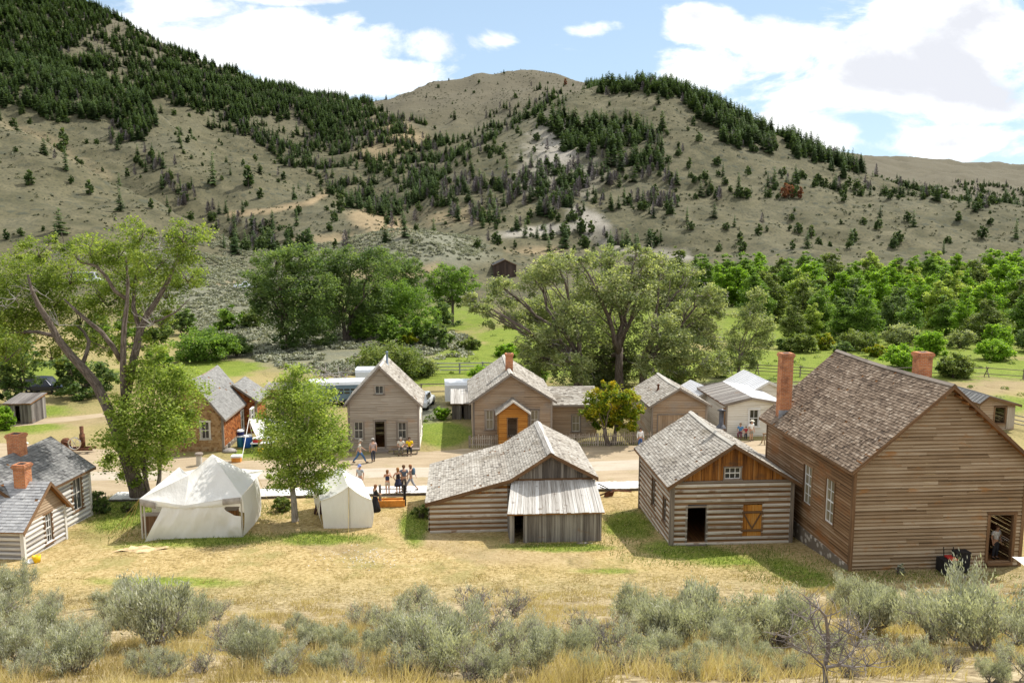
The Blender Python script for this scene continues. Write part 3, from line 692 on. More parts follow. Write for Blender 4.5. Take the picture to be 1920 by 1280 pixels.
dirt = mx([poly_d([(430, 402), (500, 396), (580, 380), (612, 362), (622, 350)], 5, (200, 520)), ell(710, 418, 60, 22, 15, .5, (180, 420))*.9, ell(600, 450, 90, 10, -5, .9, (180, 420))*.7, ell(745, 250, 60, 26, 20, .7, (300, 900))*.9, ell(710, 285, 50, 22, 0, .7, (300, 900))*.7,
           poly_d([(250, 530), (460, 532)], 4, (150, 260))*.8, poly_d([(600, 510), (760, 520), (820, 500)], 10, (150, 300))*.6, ell(1010, 470, 60, 9, 0, .6, (150, 400))*.7, poly_d([(0, 225), (90, 262), (200, 330)], 9, (280, 480))*.2, ell(850, 405, 80, 20, 0, .9, (200, 420))*.5, poly_d([(705, 965), (770, 1000), (900, 1042), (1100, 1050)], 13, (34, 60))*.45, poly_d([(520, 990), (600, 1020), (720, 1040)], 12, (34, 60))*.4, poly_d([(1150, 940), (1180, 960), (1160, 1040)], 12, (34, 60))*.35,
           poly_d([(90, 795), (200, 785)], 9, (55, 100))*.6, ell(1850, 720, 110, 22, 0, .7, (60, 120))*.7, ell(1500, 660, 120, 8, 0, .7, (90, 170))*.5])
pale = mx([ell(1020, 432, 90, 10, -6, .5, (200, 480)), ell(1105, 415, 44, 22, 30, .6, (200, 480)), poly_d([(1100, 440), (1180, 470), (1290, 480)], 9, (180, 420))*.6, ell(1040, 285, 60, 70, 20, .9, (280, 640)), ell(1010, 340, 60, 26, 0, .9, (250, 640))*.6, ell(1090, 330, 40, 40, 0, .9, (250, 640))*.6])
strawa = np.clip((58-P[:, 1])/6, 0, 1)*np.clip((P[:, 1]-30)/8, 0, 1)
hilla = np.clip((DV-130)/60, 0, 1)
forea = np.clip((36-P[:, 1])/6, 0, 1)
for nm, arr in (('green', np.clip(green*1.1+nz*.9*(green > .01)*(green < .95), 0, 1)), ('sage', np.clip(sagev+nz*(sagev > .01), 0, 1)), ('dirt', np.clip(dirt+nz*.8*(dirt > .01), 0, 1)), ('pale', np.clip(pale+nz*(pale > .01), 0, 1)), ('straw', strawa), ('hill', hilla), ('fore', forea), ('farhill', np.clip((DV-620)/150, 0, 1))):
    a = me.attributes.new(nm, 'FLOAT', 'POINT'); a.data.foreach_set('value', arr.astype(np.float32))
m, t, b, out = new_mat('terrain')
ob = t.node('ShaderNodeTexCoord').outputs['Object']
n_f = t.noise(ob, 5, 7, .7); n_m = t.noise(ob, .7, 5, .6); n_l = t.noise(ob, .12, 4, .55); n_h = t.noise(ob, .02, 5, .6)
nf = t.step(n_f, .3, .7)
valley = t.ramp(t.math('ADD', t.math('MULTIPLY', n_l, .6), t.math('MULTIPLY', nf, .4)), [(.2, (.12, .13, .045)), (.5, (.28, .23, .10)), (.85, (.38, .30, .15))])
straw = t.ramp(t.math('ADD', t.math('MULTIPLY', n_m, .55), t.math('MULTIPLY', nf, .5)), [(.2, (.16, .115, .045)), (.45, (.345, .255, .11)), (.7, (.475, .365, .185)), (.95, (.57, .47, .30))])
mossy = t.step(t.noise(ob, .33, 5, .65), .5, .68)
straw = t.mix(t.math('MULTIPLY', mossy, .68), straw, (.23, .21, .075))
grn = t.ramp(t.math('ADD', t.math('MULTIPLY', n_m, .5), t.math('MULTIPLY', nf, .5)), [(.15, (.055, .09, .012)), (.5, (.14, .20, .022)), (.75, (.24, .27, .045)), (.95, (.34, .30, .09))])
hill = t.ramp(t.math('ADD', t.math('MULTIPLY', n_h, .6), t.math('MULTIPLY', t.math('SUBTRACT', t.noise(t.mapped(ob, (1, 1, 1.8)), .11, 8, .72), .3), .75)), [(.22, (.052, .054, .030)), (.42, (.099, .092, .053)), (.58, (.146, .131, .078)), (.8, (.215, .188, .116))])
vor = t.node('ShaderNodeTexVoronoi'); vor.inputs['Scale'].default_value = .22; vor.inputs['Randomness'].default_value = 1; t.put(vor.inputs['Vector'], ob)
dots = t.step(t.math('ADD', vor.outputs['Distance'], t.math('MULTIPLY', t.math('SUBTRACT', n_m, .5), .5)), .40, .24)
vor2 = t.node('ShaderNodeTexVoronoi'); vor2.inputs['Scale'].default_value = .75; t.put(vor2.inputs['Vector'], ob)
dots2 = t.step(vor2.outputs['Distance'], .45, .25)
dm = t.step(t.noise(ob, .03, 4, .6), .38, .6)
hill = t.mix(t.math('MULTIPLY', t.math('MULTIPLY', dots, dm), .75), hill, (.062, .068, .048))
hill = t.mix(t.math('MULTIPLY', dots2, .6), hill, (.056, .056, .038))
hill = t.mix(t.math('MULTIPLY', t.step(n_h, .5, .66), .35), hill, (.075, .078, .056))
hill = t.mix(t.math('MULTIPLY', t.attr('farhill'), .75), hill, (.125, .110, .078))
fore = t.ramp(t.math('ADD', t.math('MULTIPLY', n_m, .4), t.math('MULTIPLY', nf, .6)), [(.2, (.12, .09, .05)), (.5, (.30, .235, .135)), (.9, (.50, .42, .27))])
c = t.mix(t.attr('hill'), valley, hill)
c = t.mix(t.attr('straw'), c, straw); c = t.mix(t.attr('fore'), c, fore)
c = t.mix(t.attr('sage'), c, t.ramp(t.math('ADD', t.math('MULTIPLY', n_m, .5), t.math('MULTIPLY', nf, .5)), [(.2, (.10, .105, .075)), (.6, (.18, .18, .13)), (.9, (.30, .265, .18))]))
c = t.mix(t.math('MULTIPLY', t.attr('dirt'), .9), c, t.ramp(n_m, [(.3, (.235, .175, .10)), (.7, (.33, .255, .155))]))
c = t.mix(t.math('MULTIPLY', t.attr('pale'), .85), c, t.ramp(nf, [(.2, (.19, .17, .14)), (.8, (.44, .41, .36))]))
gm = t.math('MULTIPLY', t.step(t.math('ADD', t.attr('green'), t.math('MULTIPLY', t.math('SUBTRACT', t.noise(ob, .45, 7, .68), .5), 1.5)), .15, .95), .9)
c = t.mix(gm, c, grn)
t.put(b.inputs['Base Color'], c); b.inputs['Roughness'].default_value = .95; b.inputs['Specular IOR Level'].default_value = .1
bp = t.node('ShaderNodeBump'); bp.inputs['Strength'].default_value = .6; bp.inputs['Distance'].default_value = .12
t.put(bp.inputs['Height'], t.math('ADD', t.math('MULTIPLY', n_f, .5), t.math('ADD', n_m, t.math('MULTIPLY', dots, 2)))); t.l.new(bp.outputs[0], b.inputs['Normal'])
me.materials.append(m)
ter = bpy.data.objects.new('terrain', me); COL.objects.link(ter); tag(ter, 'dry grass slope, green valley floor and sage dotted hills', 'terrain', None, 'structure')

# dusty street: a thin irregular strip on the valley floor
def strip(name, near_pts, far_pts, mat, lift, n=160, rag=.35, seed=1):
    nx = np.linspace(0, 1, n); a = np.array(near_pts); c_ = np.array(far_pts); k = 26
    s0 = np.linspace(a[0, 0], a[-1, 0], n); y0 = np.interp(s0, a[:, 0], a[:, 1]); s1 = np.linspace(c_[0, 0], c_[-1, 0], n); y1 = np.interp(s1, c_[:, 0], c_[:, 1])
    y0 = y0+(fbm(s0/2.5, s0*0, 4, seed)-.5)*2*rag; y1 = y1+(fbm(s1/2.5, s1*0+9, 4, seed)-.5)*2*rag
    mb = MB(); vv = []
    for i in range(n):
        for j in range(k):
            q = j/(k-1); vv.append((s0[i]*(1-q)+s1[i]*q, y0[i]*(1-q)+y1[i]*q))
    vv = np.array(vv); zz = ground(vv[:, 0], vv[:, 1])+lift
    mb.v = [(float(p[0]), float(p[1]), float(z)) for p, z in zip(vv, zz)]
    for i in range(n-1):
        for j in range(k-1):
            q0 = i*k+j; mb.f.append((q0, q0+k, q0+k+1, q0+1)); mb.uv.append([(0, 0)]*4); mb.t.append(j/k); mb.mi.append(0)
    o = mb.build(name, mat, None, True); tag(o, kind='structure'); return o
m, t, b, out = new_mat('dust')
ob = t.node('ShaderNodeTexCoord').outputs['Object']
n1 = t.noise(t.mapped(ob, (.35, 1.6, 1)), 1, 6, .6); n2 = t.noise(ob, 6, 5, .7)
c = t.ramp(t.math('ADD', t.math('MULTIPLY', n1, .7), t.math('MULTIPLY', n2, .3)), [(.25, (.24, .18, .11)), (.5, (.37, .29, .19)), (.75, (.46, .375, .265))])
c = t.mix(t.math('MULTIPLY', t.step(t.noise(ob, .5, 5, .7), .56, .72), .55), c, (.25, .22, .09))
t.put(b.inputs['Base Color'], c); b.inputs['Roughness'].default_value = .95
bp = t.node('ShaderNodeBump'); bp.inputs['Strength'].default_value = .4; bp.inputs['Distance'].default_value = .06; t.put(bp.inputs['Height'], n2); t.l.new(bp.outputs[0], b.inputs['Normal'])
M_DUST = m
_p = [(-60, 950), (210, 930), (520, 928), (800, 925), (1150, 905), (1230, 905), (1420, 890)]
_q = [(-60, 808), (160, 800), (180, 852), (350, 852), (450, 866), (640, 862), (800, 845), (980, 842), (1230, 838), (1440, 826)]
def world_pts(l):
    r_ = [gg(x, y) for x, y in l]; return [(p.x, p.y) for p in r_]
_near = world_pts([(-60, 938), (210, 930), (520, 926), (800, 920), (1150, 906), (1440, 893)])
_far = world_pts([(-60, 826), (150, 838), (300, 852), (450, 862), (640, 858), (780, 846), (980, 838), (1230, 834), (1440, 825)])
strip('street', _near, _far, M_DUST, .006, rag=.7)
m2 = M_DUST.copy(); m2.name = 'wheel_track'
rp = [n for n in m2.node_tree.nodes if n.type == 'VALTORGB'][0]
for e, cc in zip(rp.color_ramp.elements, ((.33, .27, .20), (.43, .37, .29), (.50, .44, .36))): e.color = (*cc, 1)
strip('wheel_track', world_pts([(-60, 902), (500, 898), (820, 893), (1300, 876), (1440, 872)]), world_pts([(-60, 886), (500, 882), (820, 876), (1300, 858), (1440, 855)]), m2, .010, rag=.25, seed=4)
strip('path', world_pts([(20, 800), (130, 790), (230, 776)]), world_pts([(20, 790), (130, 781), (230, 770)]), M_DUST, .006, rag=.2, seed=8)
# ------------------------------------------------------------------ the buildings
FX, FN, LX, LN = (1, 0, 0), (0, -1, 0), (0, -1, 0), (-1, 0, 0)
def fy(px0, py0, px1, py1, Y, o):
    """photo rectangle on a facade at depth Y -> local u0,u1,z0,z1"""
    x0, z1 = yp(px0, py0, Y); x1, z0 = yp(px1, py1, Y); return x0-o.x, x1-o.x, z0-o.z, z1-o.z
def on_z(px, py, z):
    d = ray(px, py); k = (z-CZ)/d.z; return V3((d.x*k, d.y*k, z))
def lap(*m, holes=(), bh=.14): return dict(style='lap', mats=m, bh=bh, holes=holes)

# 1 large clapboard house ------------------------------------------------
o = gg(1592, 1071); Y = o.y
root = thing('clapboard_house', 'largest weathered clapboard house with brown shingled roof and two brick chimneys', 'house', o)
xr, zr = yp(1791, 722, Y-.55); xr -= o.x; zr -= o.z+.1
W = 2*xr; HE = yp(1596, 887, Y-.5)[1]-o.z+.28
pb = on_z(1600, 661, zr+o.z); L = pb.y-Y
dr = fy(1857, 964, 1893, 1052, Y, o)
wins = []
for (xa, ya, xb, yb) in ((1551, 893, 1562, 990), (1511, 867, 1520, 955)):
    y0, z1 = xp((xa+xb)/2, ya+5, o.x); y1, z0_ = xp((xa+xb)/2, yb-9, o.x)
    yc = (y0+y1)/2-Y; wins.append((L-yc-.45, L-yc+.45, z0_-o.z, z1-o.z))
gable(root, W, L, HE, HE, zr, xr, lap('big_siding', holes=[dr], bh=.175), lap('big_siding'), lap('side_siding', holes=wins, bh=.16), lap('side_siding', holes=[(3, 4, 1, 2.8), (7, 8, 1, 2.8)]),  # two openings in the unseen right wall are added to let light indoors
      'shingle', 'roof_brown', .38, .5, .4, 'trim_brown', ex=.155, wd=(.10, .23), ridge='trim', seed=3)
door_frame(root, (0, 0, 0), FX, FN, dr[0], dr[1], dr[2], dr[3], 'trim_brown', .14)
for wn in wins: window(root, (0, L, 0), LX, LN, *wn, 2, 4, 'side_siding', 'white_wood', 'curtain', .1)
mb = MB(); mb.box(-.09, -.001, -.02, L, -1.0, .28); mb.box(0, W, -.06, 0, -.8, -.12); mb.build('foundation', M['stone'], root)
# exposed lookouts under the rake
for sg in (-1, 1):
    for i in range(1, 12):
        mb = MB(); q = i/12; x = xr+sg*(xr+.3)*q; z = zr-(zr-HE)/xr*(xr*q)-.10
        mb.box(x-.04, x+.04, -.48, -.03, z-.12, z-.01); mb.build('lookout', M['under'], root)
sl_ = (zr-HE)/xr
def roof_hit(px, py, o, HE, sl_, side=-1, W=None):
    d = ray(px, py)                                     # left plane: z = o.z+HE+sl*(x-o.x)
    if side < 0: k = (o.z+HE-sl_*o.x-CZ)/(d.z-sl_*d.x)
    else: k = (o.z+HE+sl_*(o.x+W)-CZ)/(d.z+sl_*d.x)
    return V3((d.x*k, d.y*k, CZ+d.z*k))
p = roof_hit(1473, 777, o, HE, sl_); zt = yp(1474, 663, p.y)[1]
chimney(root, p.x-o.x, p.y-o.y+.3, p.z-o.z-.5, zt-o.z, .66, .6)
mb = MB(); mb.box(p.x-o.x-.4, p.x-o.x+.4, p.y-o.y-.02+.0, p.y-o.y+.02, p.z-o.z-.35, p.z-o.z+.25); mb.build('flashing', M['tin'], root)
X2 = o.x+xr+1.1; y2, z2 = xp(1731, 660, X2)
chimney(root, X2-o.x, y2-o.y, zr-1.8, z2-o.z, .7, .6)
BIG = (o.copy(), W, L, HE, zr, dr)

# 2 log cabin -------------------------------------------------------------
o = gg(1258, 1022); Y = o.y
root = thing('log_cabin', 'silvery log cabin with orange board gable, open door and brown shuttered window', 'cabin', o)
W = yp(1481, 1018, Y)[0]-o.x; xr, zr = yp(1378, 833, Y-.35); xr -= o.x; zr -= o.z+.1
HE = yp(1256, 905, Y)[1]-o.z; L = on_z(1322, 774, zr+o.z).y-Y-.3
dr = fy(1289, 951, 1322, 1020, Y, o); dr = (dr[0], dr[1], .06, dr[3]); sh = fy(1393, 946, 1426, 1006, Y, o); gw = fy(1359, 876, 1388, 897, Y, o)
lw = []
for (x, ya, yb) in ((1227, 898, 950), (1248, 932, 980)):
    y0, z1 = xp(x, ya, o.x); z0_ = xp(x, yb, o.x)[1]; lw.append((L-(y0-Y)-.35, L-(y0-Y)+.35, z0_-o.z, z1-o.z))
lg = lambda holes=(): dict(style='log', mats=('log', 'log_gap'), bh=.285, holes=holes)
HF = HE+.02
fr = lg([dr, sh]); fr['flat'] = HF
gable(root, W, L, HE, HE, zr, xr, fr, lg(), lg(lw), lg(), 'shingle', 'roof_grey', .35, .35, .3, 'trim_brown', ex=.16, wd=(.11, .25), corner=False, seed=6)
wall(root, 'gable_boards', (0, 0, 0), FX, FN, [(.02, HF+.02), (xr, zr), (W-.02, HF+.02)], 'vboard', [M['gable_wood']], [gw], HF+.012, .17)
mb = MB(); mb.box(-.02, W+.02, -.09, -.035, HF-.05, HF+.06); mb.build('belt_board', M['trim'], root)
for q in ((-.07, .11, -.1, -.02, -.3, HF-.055), (W-.11, W+.07, -.1, -.02, -.3, HF-.055), (-.11, -.02, -.06, .12, -.5, HE-.05), (W+.02, W+.11, -.06, .12, -.5, HE-.05), (-.1, .05, L-.08, L+.08, -.5, HE-.1)):
    mb = MB(); mb.box(*q); mb.build('corner_post', M['trim'], root)
door_frame(root, (0, 0, 0), FX, FN, dr[0], dr[1], dr[2], dr[3], 'trim', .1)
window(root, (0, 0, 0), FX, FN, *gw, 3, 2, 'trim', 'white_wood', 'glass', .06)
for q in lw: window(root, (0, L, 0), LX, LN, *q, 2, 2, 'trim_brown', 'trim', 'glass', .1)
mb = MB(); u0, u1, za, zb = sh
for i in range(4): mb.box(u0+(u1-u0)*i/4+.005, u0+(u1-u0)*(i+1)/4-.005, -.03, 0, za, zb)
st = mb.build('shutter', M['orange_wood'], root)
mb = MB(); zq = (zb-za)
for z in (za+zq*.22, za+zq*.78): mb.box(u0-.05, u1+.05, -.075, -.035, z-.06, z+.06, .15)
mb.beam((u0+.05, -.055, za+zq*.74), ((u0+u1)/2, -.055, za+zq*.28), .08, .03, .2, up=(0, 1, 0)); mb.beam((u1-.05, -.055, za+zq*.74), ((u0+u1)/2, -.05, za+zq*.28), .08, .03, .2, up=(0, 1, 0))
mb.build('batten', M['trim_brown'], st)
mb = MB(); mb.box(u0-.1, u0, -.06, -.002, za-.05, zb+.05); mb.box(u1, u1+.1, -.06, -.002, za-.05, zb+.05); mb.box(u0-.1, u1+.1, -.063, -.002, zb+.052, zb+.13); mb.build('shutter_frame', M['trim_brown'], root)
p = roof_hit(1352, 800, o, HE, (zr-HE)/xr); stovepipe(root, p.x-o.x, p.y-o.y, p.z-o.z, yp(1352, 766, p.y)[1]-o.z, .13, 'dark_tin')
# lean-to between cabin and the large house
lt = MB(); roof_plane(lt, (W+1.35, 2.2, 2.75), (W+1.35, L-.2, 2.75), (W+.04, L-.2, HE-.25), (W+.04, 2.2, HE-.25), 'plank', wd=(.2, .34), seed=4)
lt.build('lean_to_roof', [M['grey_plank'], M['under']], root)
wall(root, 'lean_to_wall', (W+.05, 2.4, 0), FX, FN, [(0, HE-.33), (1.2, 2.7)], 'vboard', [M['grey_plank']], (), -.5, .2)
wall(root, 'lean_to_wall', (W+1.25, 2.4, 0), (0, 1, 0), (1, 0, 0), [(0, 2.7), (L-2.7, 2.7)], 'vboard', [M['grey_plank']], (), -.5, .2)

# 3 grey barn with the long roof -------------------------------------------
oM = gg(806, 999); YM = oM.y; o = V3((oM.x, YM, oM.z))
root = thing('grey_barn', 'grey barn with one long shingled roof slope and plank roofed lean-to in front', 'barn', o)
lx = lambda px, py, Y: (yp(px, py, Y)[0]-o.x, yp(px, py, Y)[1]-o.z)
og = .35
xR, zR = lx(1033, 850, YM-og); xB, zB = lx(957, 899, YM-og); xE, zE = lx(797, 944, YM-og); xQ, zQ = lx(1122, 895, YM-og)
L = on_z(1025, 790, zR+o.z).y-YM
xW = xQ-.3; zW = zQ+.3*(zR-zQ)/(xQ-xR)
x0 = .0; zx0 = zB+(zE-zB)*(xB-x0)/(xB-xE)
dzr = -.09
mb = MB(); rp_ = dict(style='shingle', ex=.16, wd=(.11, .25))
yb = L+.05
roof_plane(mb, (xE, -og, zE), (xE, yb, zE), (xB, yb, zB), (xB, -og, zB), seed=11, **rp_)
roof_plane(mb, (xB, -og, zB), (xB, yb, zB), (xR, yb, zR), (xR, -og, zR), seed=12, **rp_)
roof_plane(mb, (xQ, -og, zQ), (xQ, yb, zQ), (xR, yb, zR), (xR, -og, zR), seed=13, **rp_)
rf = mb.build('roof', [M['roof_grey'], M['under']], root)
mb = MB()
for (a_, za_, b2, zb_) in ((xE, zE, xB, zB), (xB, zB, xR, zR), (xQ, zQ, xR, zR)):
    mb.obox((a_, -og-.04, za_-.2), (b2-a_, 0, zb_-za_), (0, .04, 0), (0, 0, .22))
mb.build('barge_board', M['trim_brown'], rf)
mb = MB()
for sx, s_ in ((-1, (zR-zB)/(xR-xB)), (1, (zR-zQ)/(xQ-xR))):
    dn = V3((sx, 0, -s_)).normalized(); n_ = V3((s_*sx, 0, 1)).normalized()
    for i in range(4): mb.obox((xR, -og-.02+(yb+og)*i/4, zR+.045), dn*.24, (0, (yb+og)/4-.01, 0), n_*.025)
mb.build('ridge_cap', M['roof_plank'], rf)
u = dzr
wall(root, 'log_wall', (0, 0, 0), FX, FN, [(0, zx0+u), (xB, zB+u-.02)], 'log', [M['log'], M['log_gap']], (), -.4, .3)
wall(root, 'upper_boards', (0, -.001, 0), FX, (0, -1, 0), [(xB*.42, zB*.2+zx0*.8+.02), (xB*.6, zx0+(zB-zx0)*.6+u), (xB, zB+u-.03)], 'vboard', [M['gable_wood']], (), zx0+.22, .16)
wall(root, 'gable_boards', (0, 0, 0), FX, FN, [(xB+.05, zB+u-.02), (xR, zR+u), (xW, zW+u)], 'vboard', [M['grey_plank']], (), 1.2, .2)
wall(root, 'side_wall', (0, L, 0), LX, LN, [(0, zx0+u), (L, zx0+u)], 'log', [M['log'], M['log_gap']], (), -.6, .3)
wall(root, 'side_wall', (xW, 0, 0), (0, 1, 0), (1, 0, 0), [(0, zW+u), (L, zW+u)], 'log', [M['log'], M['log_gap']], (), -.6, .3)
wall(root, 'back_wall', (xW, L, 0), (-1, 0, 0), (0, 1, 0), [(0, zW+u), (xW-xR, zR+u), (xW-xB, zB+u), (xW, zx0+u)], 'vboard', [M['grey_plank']], (), -.6, .2)
# lean-to
oL = gg(957, 1018); YL = oL.y-YM
lx0 = yp(957, 1018, oL.y)[0]-o.x; lx1 = yp(1127, 1005, oL.y)[0]-o.x; lz = yp(1040, 958, oL.y)[1]-o.z
tx0, tz = lx(958, 899, YM-.05); tx1 = lx(1121, 899, YM-.05)[0]
dr = (lx(965, 965, oL.y)[0], lx(984, 965, oL.y)[0], oL.z-o.z, lx(965, 963, oL.y)[1])
mb = MB(); roof_plane(mb, (lx0-.18, YL-.22, lz-.05), (lx1+.14, YL-.22, lz-.05), (lx1+.02, -.04, tz-.1), (tx0+.02, -.04, tz-.1), 'plank', wd=(.12, .24), seed=2)
mb.build('lean_to_roof', [M['roof_plank'], M['under']], root)
wall(root, 'lean_to_wall', (0, YL, 0), FX, FN, [(lx0, lz-.02), (lx1, lz-.02)], 'vboard', [M['grey_plank']], [dr], oL.z-o.z-.4, .19)
for x, n_ in ((lx0, -1), (lx1, 1)):
    wall(root, 'lean_to_wall', (x, YL, 0), (0, 1, 0), (n_, 0, 0), [(0, lz-.05), (-YL, tz-.2)], 'vboard', [M['grey_plank']], (), -.4, .2)
mb = MB()
for x in (lx0-.03, dr[1]+.0): mb.box(x, x+.12, YL-.09, YL-.035, oL.z-o.z-.3, lz-.06)
mb.box(dr[0]-.08, dr[1]+.1, YL-.085, YL-.04, dr[3], dr[3]+.09); mb.build('door_frame', M['grey_plank'], root)
mb = MB(); mb.box(xB+.05, xW, -.06, -.02, tz-.08, tz+.03, .2); mb.build('ledger', M['trim_brown'], root)
mb = MB()
for xx, yy, r_ in ((lx1-1.2, YL-.35, .17), (lx1-.85, YL-.3, .13), (lx1-.6, YL-.35, .1)): mb.lathe((xx, yy, oL.z-o.z-.05), [(.001, 0), (r_, .02), (r_*.9, r_*.6), (r_*.5, r_*.95), (.001, r_)], 8, sx=1.3)
mb.build('footing_stone', M['stone'], root)

# 4 house with the small entry porch ---------------------------------------
o = gg(888, 834); Y = o.y
root = thing('porch_house', 'tan clapboard house with tiny orange gabled entry porch and picket fence', 'house', o)
W = yp(1034, 834, Y)[0]-o.x; xr, zr = yp(958, 700, Y-.4); xr -= o.x; zr -= o.z+.1; HE = yp(884, 756, Y-.3)[1]-o.z+.2; L = 9.5
w1 = fy(911, 769, 925, 804, Y, o); w2 = fy(995, 769, 1009, 804, Y, o)
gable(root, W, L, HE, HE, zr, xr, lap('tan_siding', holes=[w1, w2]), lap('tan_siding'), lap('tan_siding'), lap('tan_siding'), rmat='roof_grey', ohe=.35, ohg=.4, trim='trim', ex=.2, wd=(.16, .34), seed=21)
for q in (w1, w2): window(root, (0, 0, 0), FX, FN, *q, 2, 2, 'trim', 'trim_pale', 'curtain', .12)
px0, px1 = yp(935, 830, Y-1.4)[0]-o.x, yp(989, 830, Y-1.4)[0]-o.x; pz = yp(962, 772, Y-1.5)[1]-o.z; pr = yp(960, 752, Y-1.6)[1]-o.z; pd = 1.4; wp = px1-px0
MX = Matrix.Translation((px0, -pd, 0)); dq = fy(952, 784, 969, 819, Y-pd, V3((o.x+px0, 0, o.z)))
wall(root, 'porch_wall', (0, 0, 0), FX, FN, [(0, pz), (wp/2, pr-.1), (wp, pz)], 'lap', [M['orange_wood']], [dq], -.3, .15, MX)
for x, n_ in ((0, -1), (wp, 1)): wall(root, 'porch_wall', (x, 0, 0), (0, 1, 0), (n_, 0, 0), [(0, pz), (pd, pz)], 'lap', [M['orange_wood']], (), -.3, .15, MX)
mb = MB(); sp = (pr-pz)/(wp/2)
for sx in (-1, 1):
    ex_ = (0-.25) if sx < 0 else wp+.25
    roof_plane(mb, (ex_, -.25, pz-.25*sp+.05), (ex_, pd-.02, pz-.25*sp+.05), (wp/2, pd-.02, pr), (wp/2, -.25, pr), 'shingle', .2, (.15, .3), seed=9)
    p_, q_ = V3((ex_, -.29, pz-.25*sp-.05)), V3((wp/2, -.29, pr-.1)); mb.obox(p_, q_-p_, (0, .035, 0), (0, 0, .14), .8, 2)
xf(mb, MX).build('porch_roof', [M['roof_grey'], M['under'], M['trim_pale']], root)
door_frame(root, (0, 0, 0), FX, FN, *dq, 'trim_brown', .07, MX)
y_, z_ = xp(959, 662, o.x+xr)
chimney(root, xr+.05, 2.6, zr-.8, yp(958, 662, Y+2.6)[1]-o.z, .6, .6, cap=True)
# low wing on the right
wy = 2.2; ox = W+.0; wx1 = yp(1118, 830, Y+wy)[0]-o.x; wz = yp(1075, 760, Y+wy-.3)[1]-o.z+.1; wr = yp(1060, 724, Y+wy+3)[1]-o.z
wq = fy(1073, 778, 1087, 808, Y+wy, o)
wall(root, 'wing_wall', (0, wy, 0), FX, FN, [(W, wz), (wx1, wz)], 'lap', [M['tan_siding']], [wq], -.3, .15)
wall(root, 'wing_wall', (wx1, wy, 0), (0, 1, 0), (1, 0, 0), [(0, wz), (3, wr-.1), (6, wz)], 'lap', [M['tan_siding']], (), -.3, .15)
wall(root, 'wing_wall', (wx1, wy+6, 0), (-1, 0, 0), (0, 1, 0), [(0, wz), (wx1-W, wz)], 'lap', [M['tan_siding']], (), -.3, .15)
mb = MB(); sw = (wr-wz)/3
roof_plane(mb, (W-.2, wy-.35, wz-.3*sw+.06), (wx1+.3, wy-.35, wz-.3*sw+.06), (wx1+.3, wy+3, wr), (W-1.3, wy+3, wr), 'shingle', .2, (.16, .32), seed=31)
roof_plane(mb, (W-.2, wy+6.3, wz-.3*sw+.06), (wx1+.3, wy+6.3, wz-.3*sw+.06), (wx1+.3, wy+3, wr), (W-1.3, wy+3, wr), 'shingle', .2, (.16, .32), seed=32)
mb.obox((W+.3, wy-.39, wz-.3*sw-.1), (wx1-W, 0, 0), (0, .035, 0), (0, 0, .16), .6, 2)
xf(mb, None).build('wing_roof', [M['roof_grey'], M['under'], M['trim']], root)
window(root, (0, wy, 0), FX, FN, *wq, 2, 2, 'trim', 'trim_pale', 'curtain', .11)
PORCH = (o.copy(), W, wx1)

# 5 tall grey house with the open door --------------------------------------
o = gg(655, 846); Y = o.y
root = thing('two_storey_house', 'tall grey clapboard gable house with small attic window, men sitting outside', 'house', o)
W = yp(786, 846, Y)[0]-o.x; xr, zr = yp(711, 686, Y-.3); xr -= o.x; zr -= o.z+.1; HE = yp(786, 757, Y)[1]-o.z+.1; L = on_z(727, 670, zr+o.z).y-Y+.3
HEl = HE+.15
ws = [fy(664, 791, 681, 822, Y, o), fy(746, 791, 762, 822, Y, o)]; dr = fy(703, 790, 722, 839, Y, o); gw = fy(703, 723, 719, 738, Y, o)
rw = [(1.4, 2.1, .9, 2.1), (4.0, 4.7, .9, 2.1)]
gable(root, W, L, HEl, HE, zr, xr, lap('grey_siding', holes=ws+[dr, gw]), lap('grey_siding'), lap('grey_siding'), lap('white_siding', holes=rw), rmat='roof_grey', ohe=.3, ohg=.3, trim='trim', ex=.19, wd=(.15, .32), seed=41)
for q in ws: window(root, (0, 0, 0), FX, FN, *q, 2, 2, 'trim', 'trim_pale', 'glass', .13)
window(root, (0, 0, 0), FX, FN, *gw, 2, 1, 'trim', 'trim_pale', 'glass', .1)
for q in rw: window(root, (W, 0, 0), (0, 1, 0), (1, 0, 0), *q, 2, 2, 'trim_pale', 'trim_pale', 'glass', .1)
door_frame(root, (0, 0, 0), FX, FN, *dr, 'trim', .13)
mb = MB(); mb.box(dr[0]-.3, dr[1]+.3, -.75, -.17, -.25, dr[2]-.13); mb.build('step', M['trim'], root)
mb = MB(); mb.box(dr[1]-.05, dr[1]+0.0, .13, 1.0, .03, dr[3]-.02); mb.build('door', M['trim_brown'], root)
stovepipe(root, xr+.3, 3.2, zr-.4, yp(719, 658, Y+3.2)[1]-o.z, .085, 'pipe_blue')
TWO = (o.copy(), W, L)

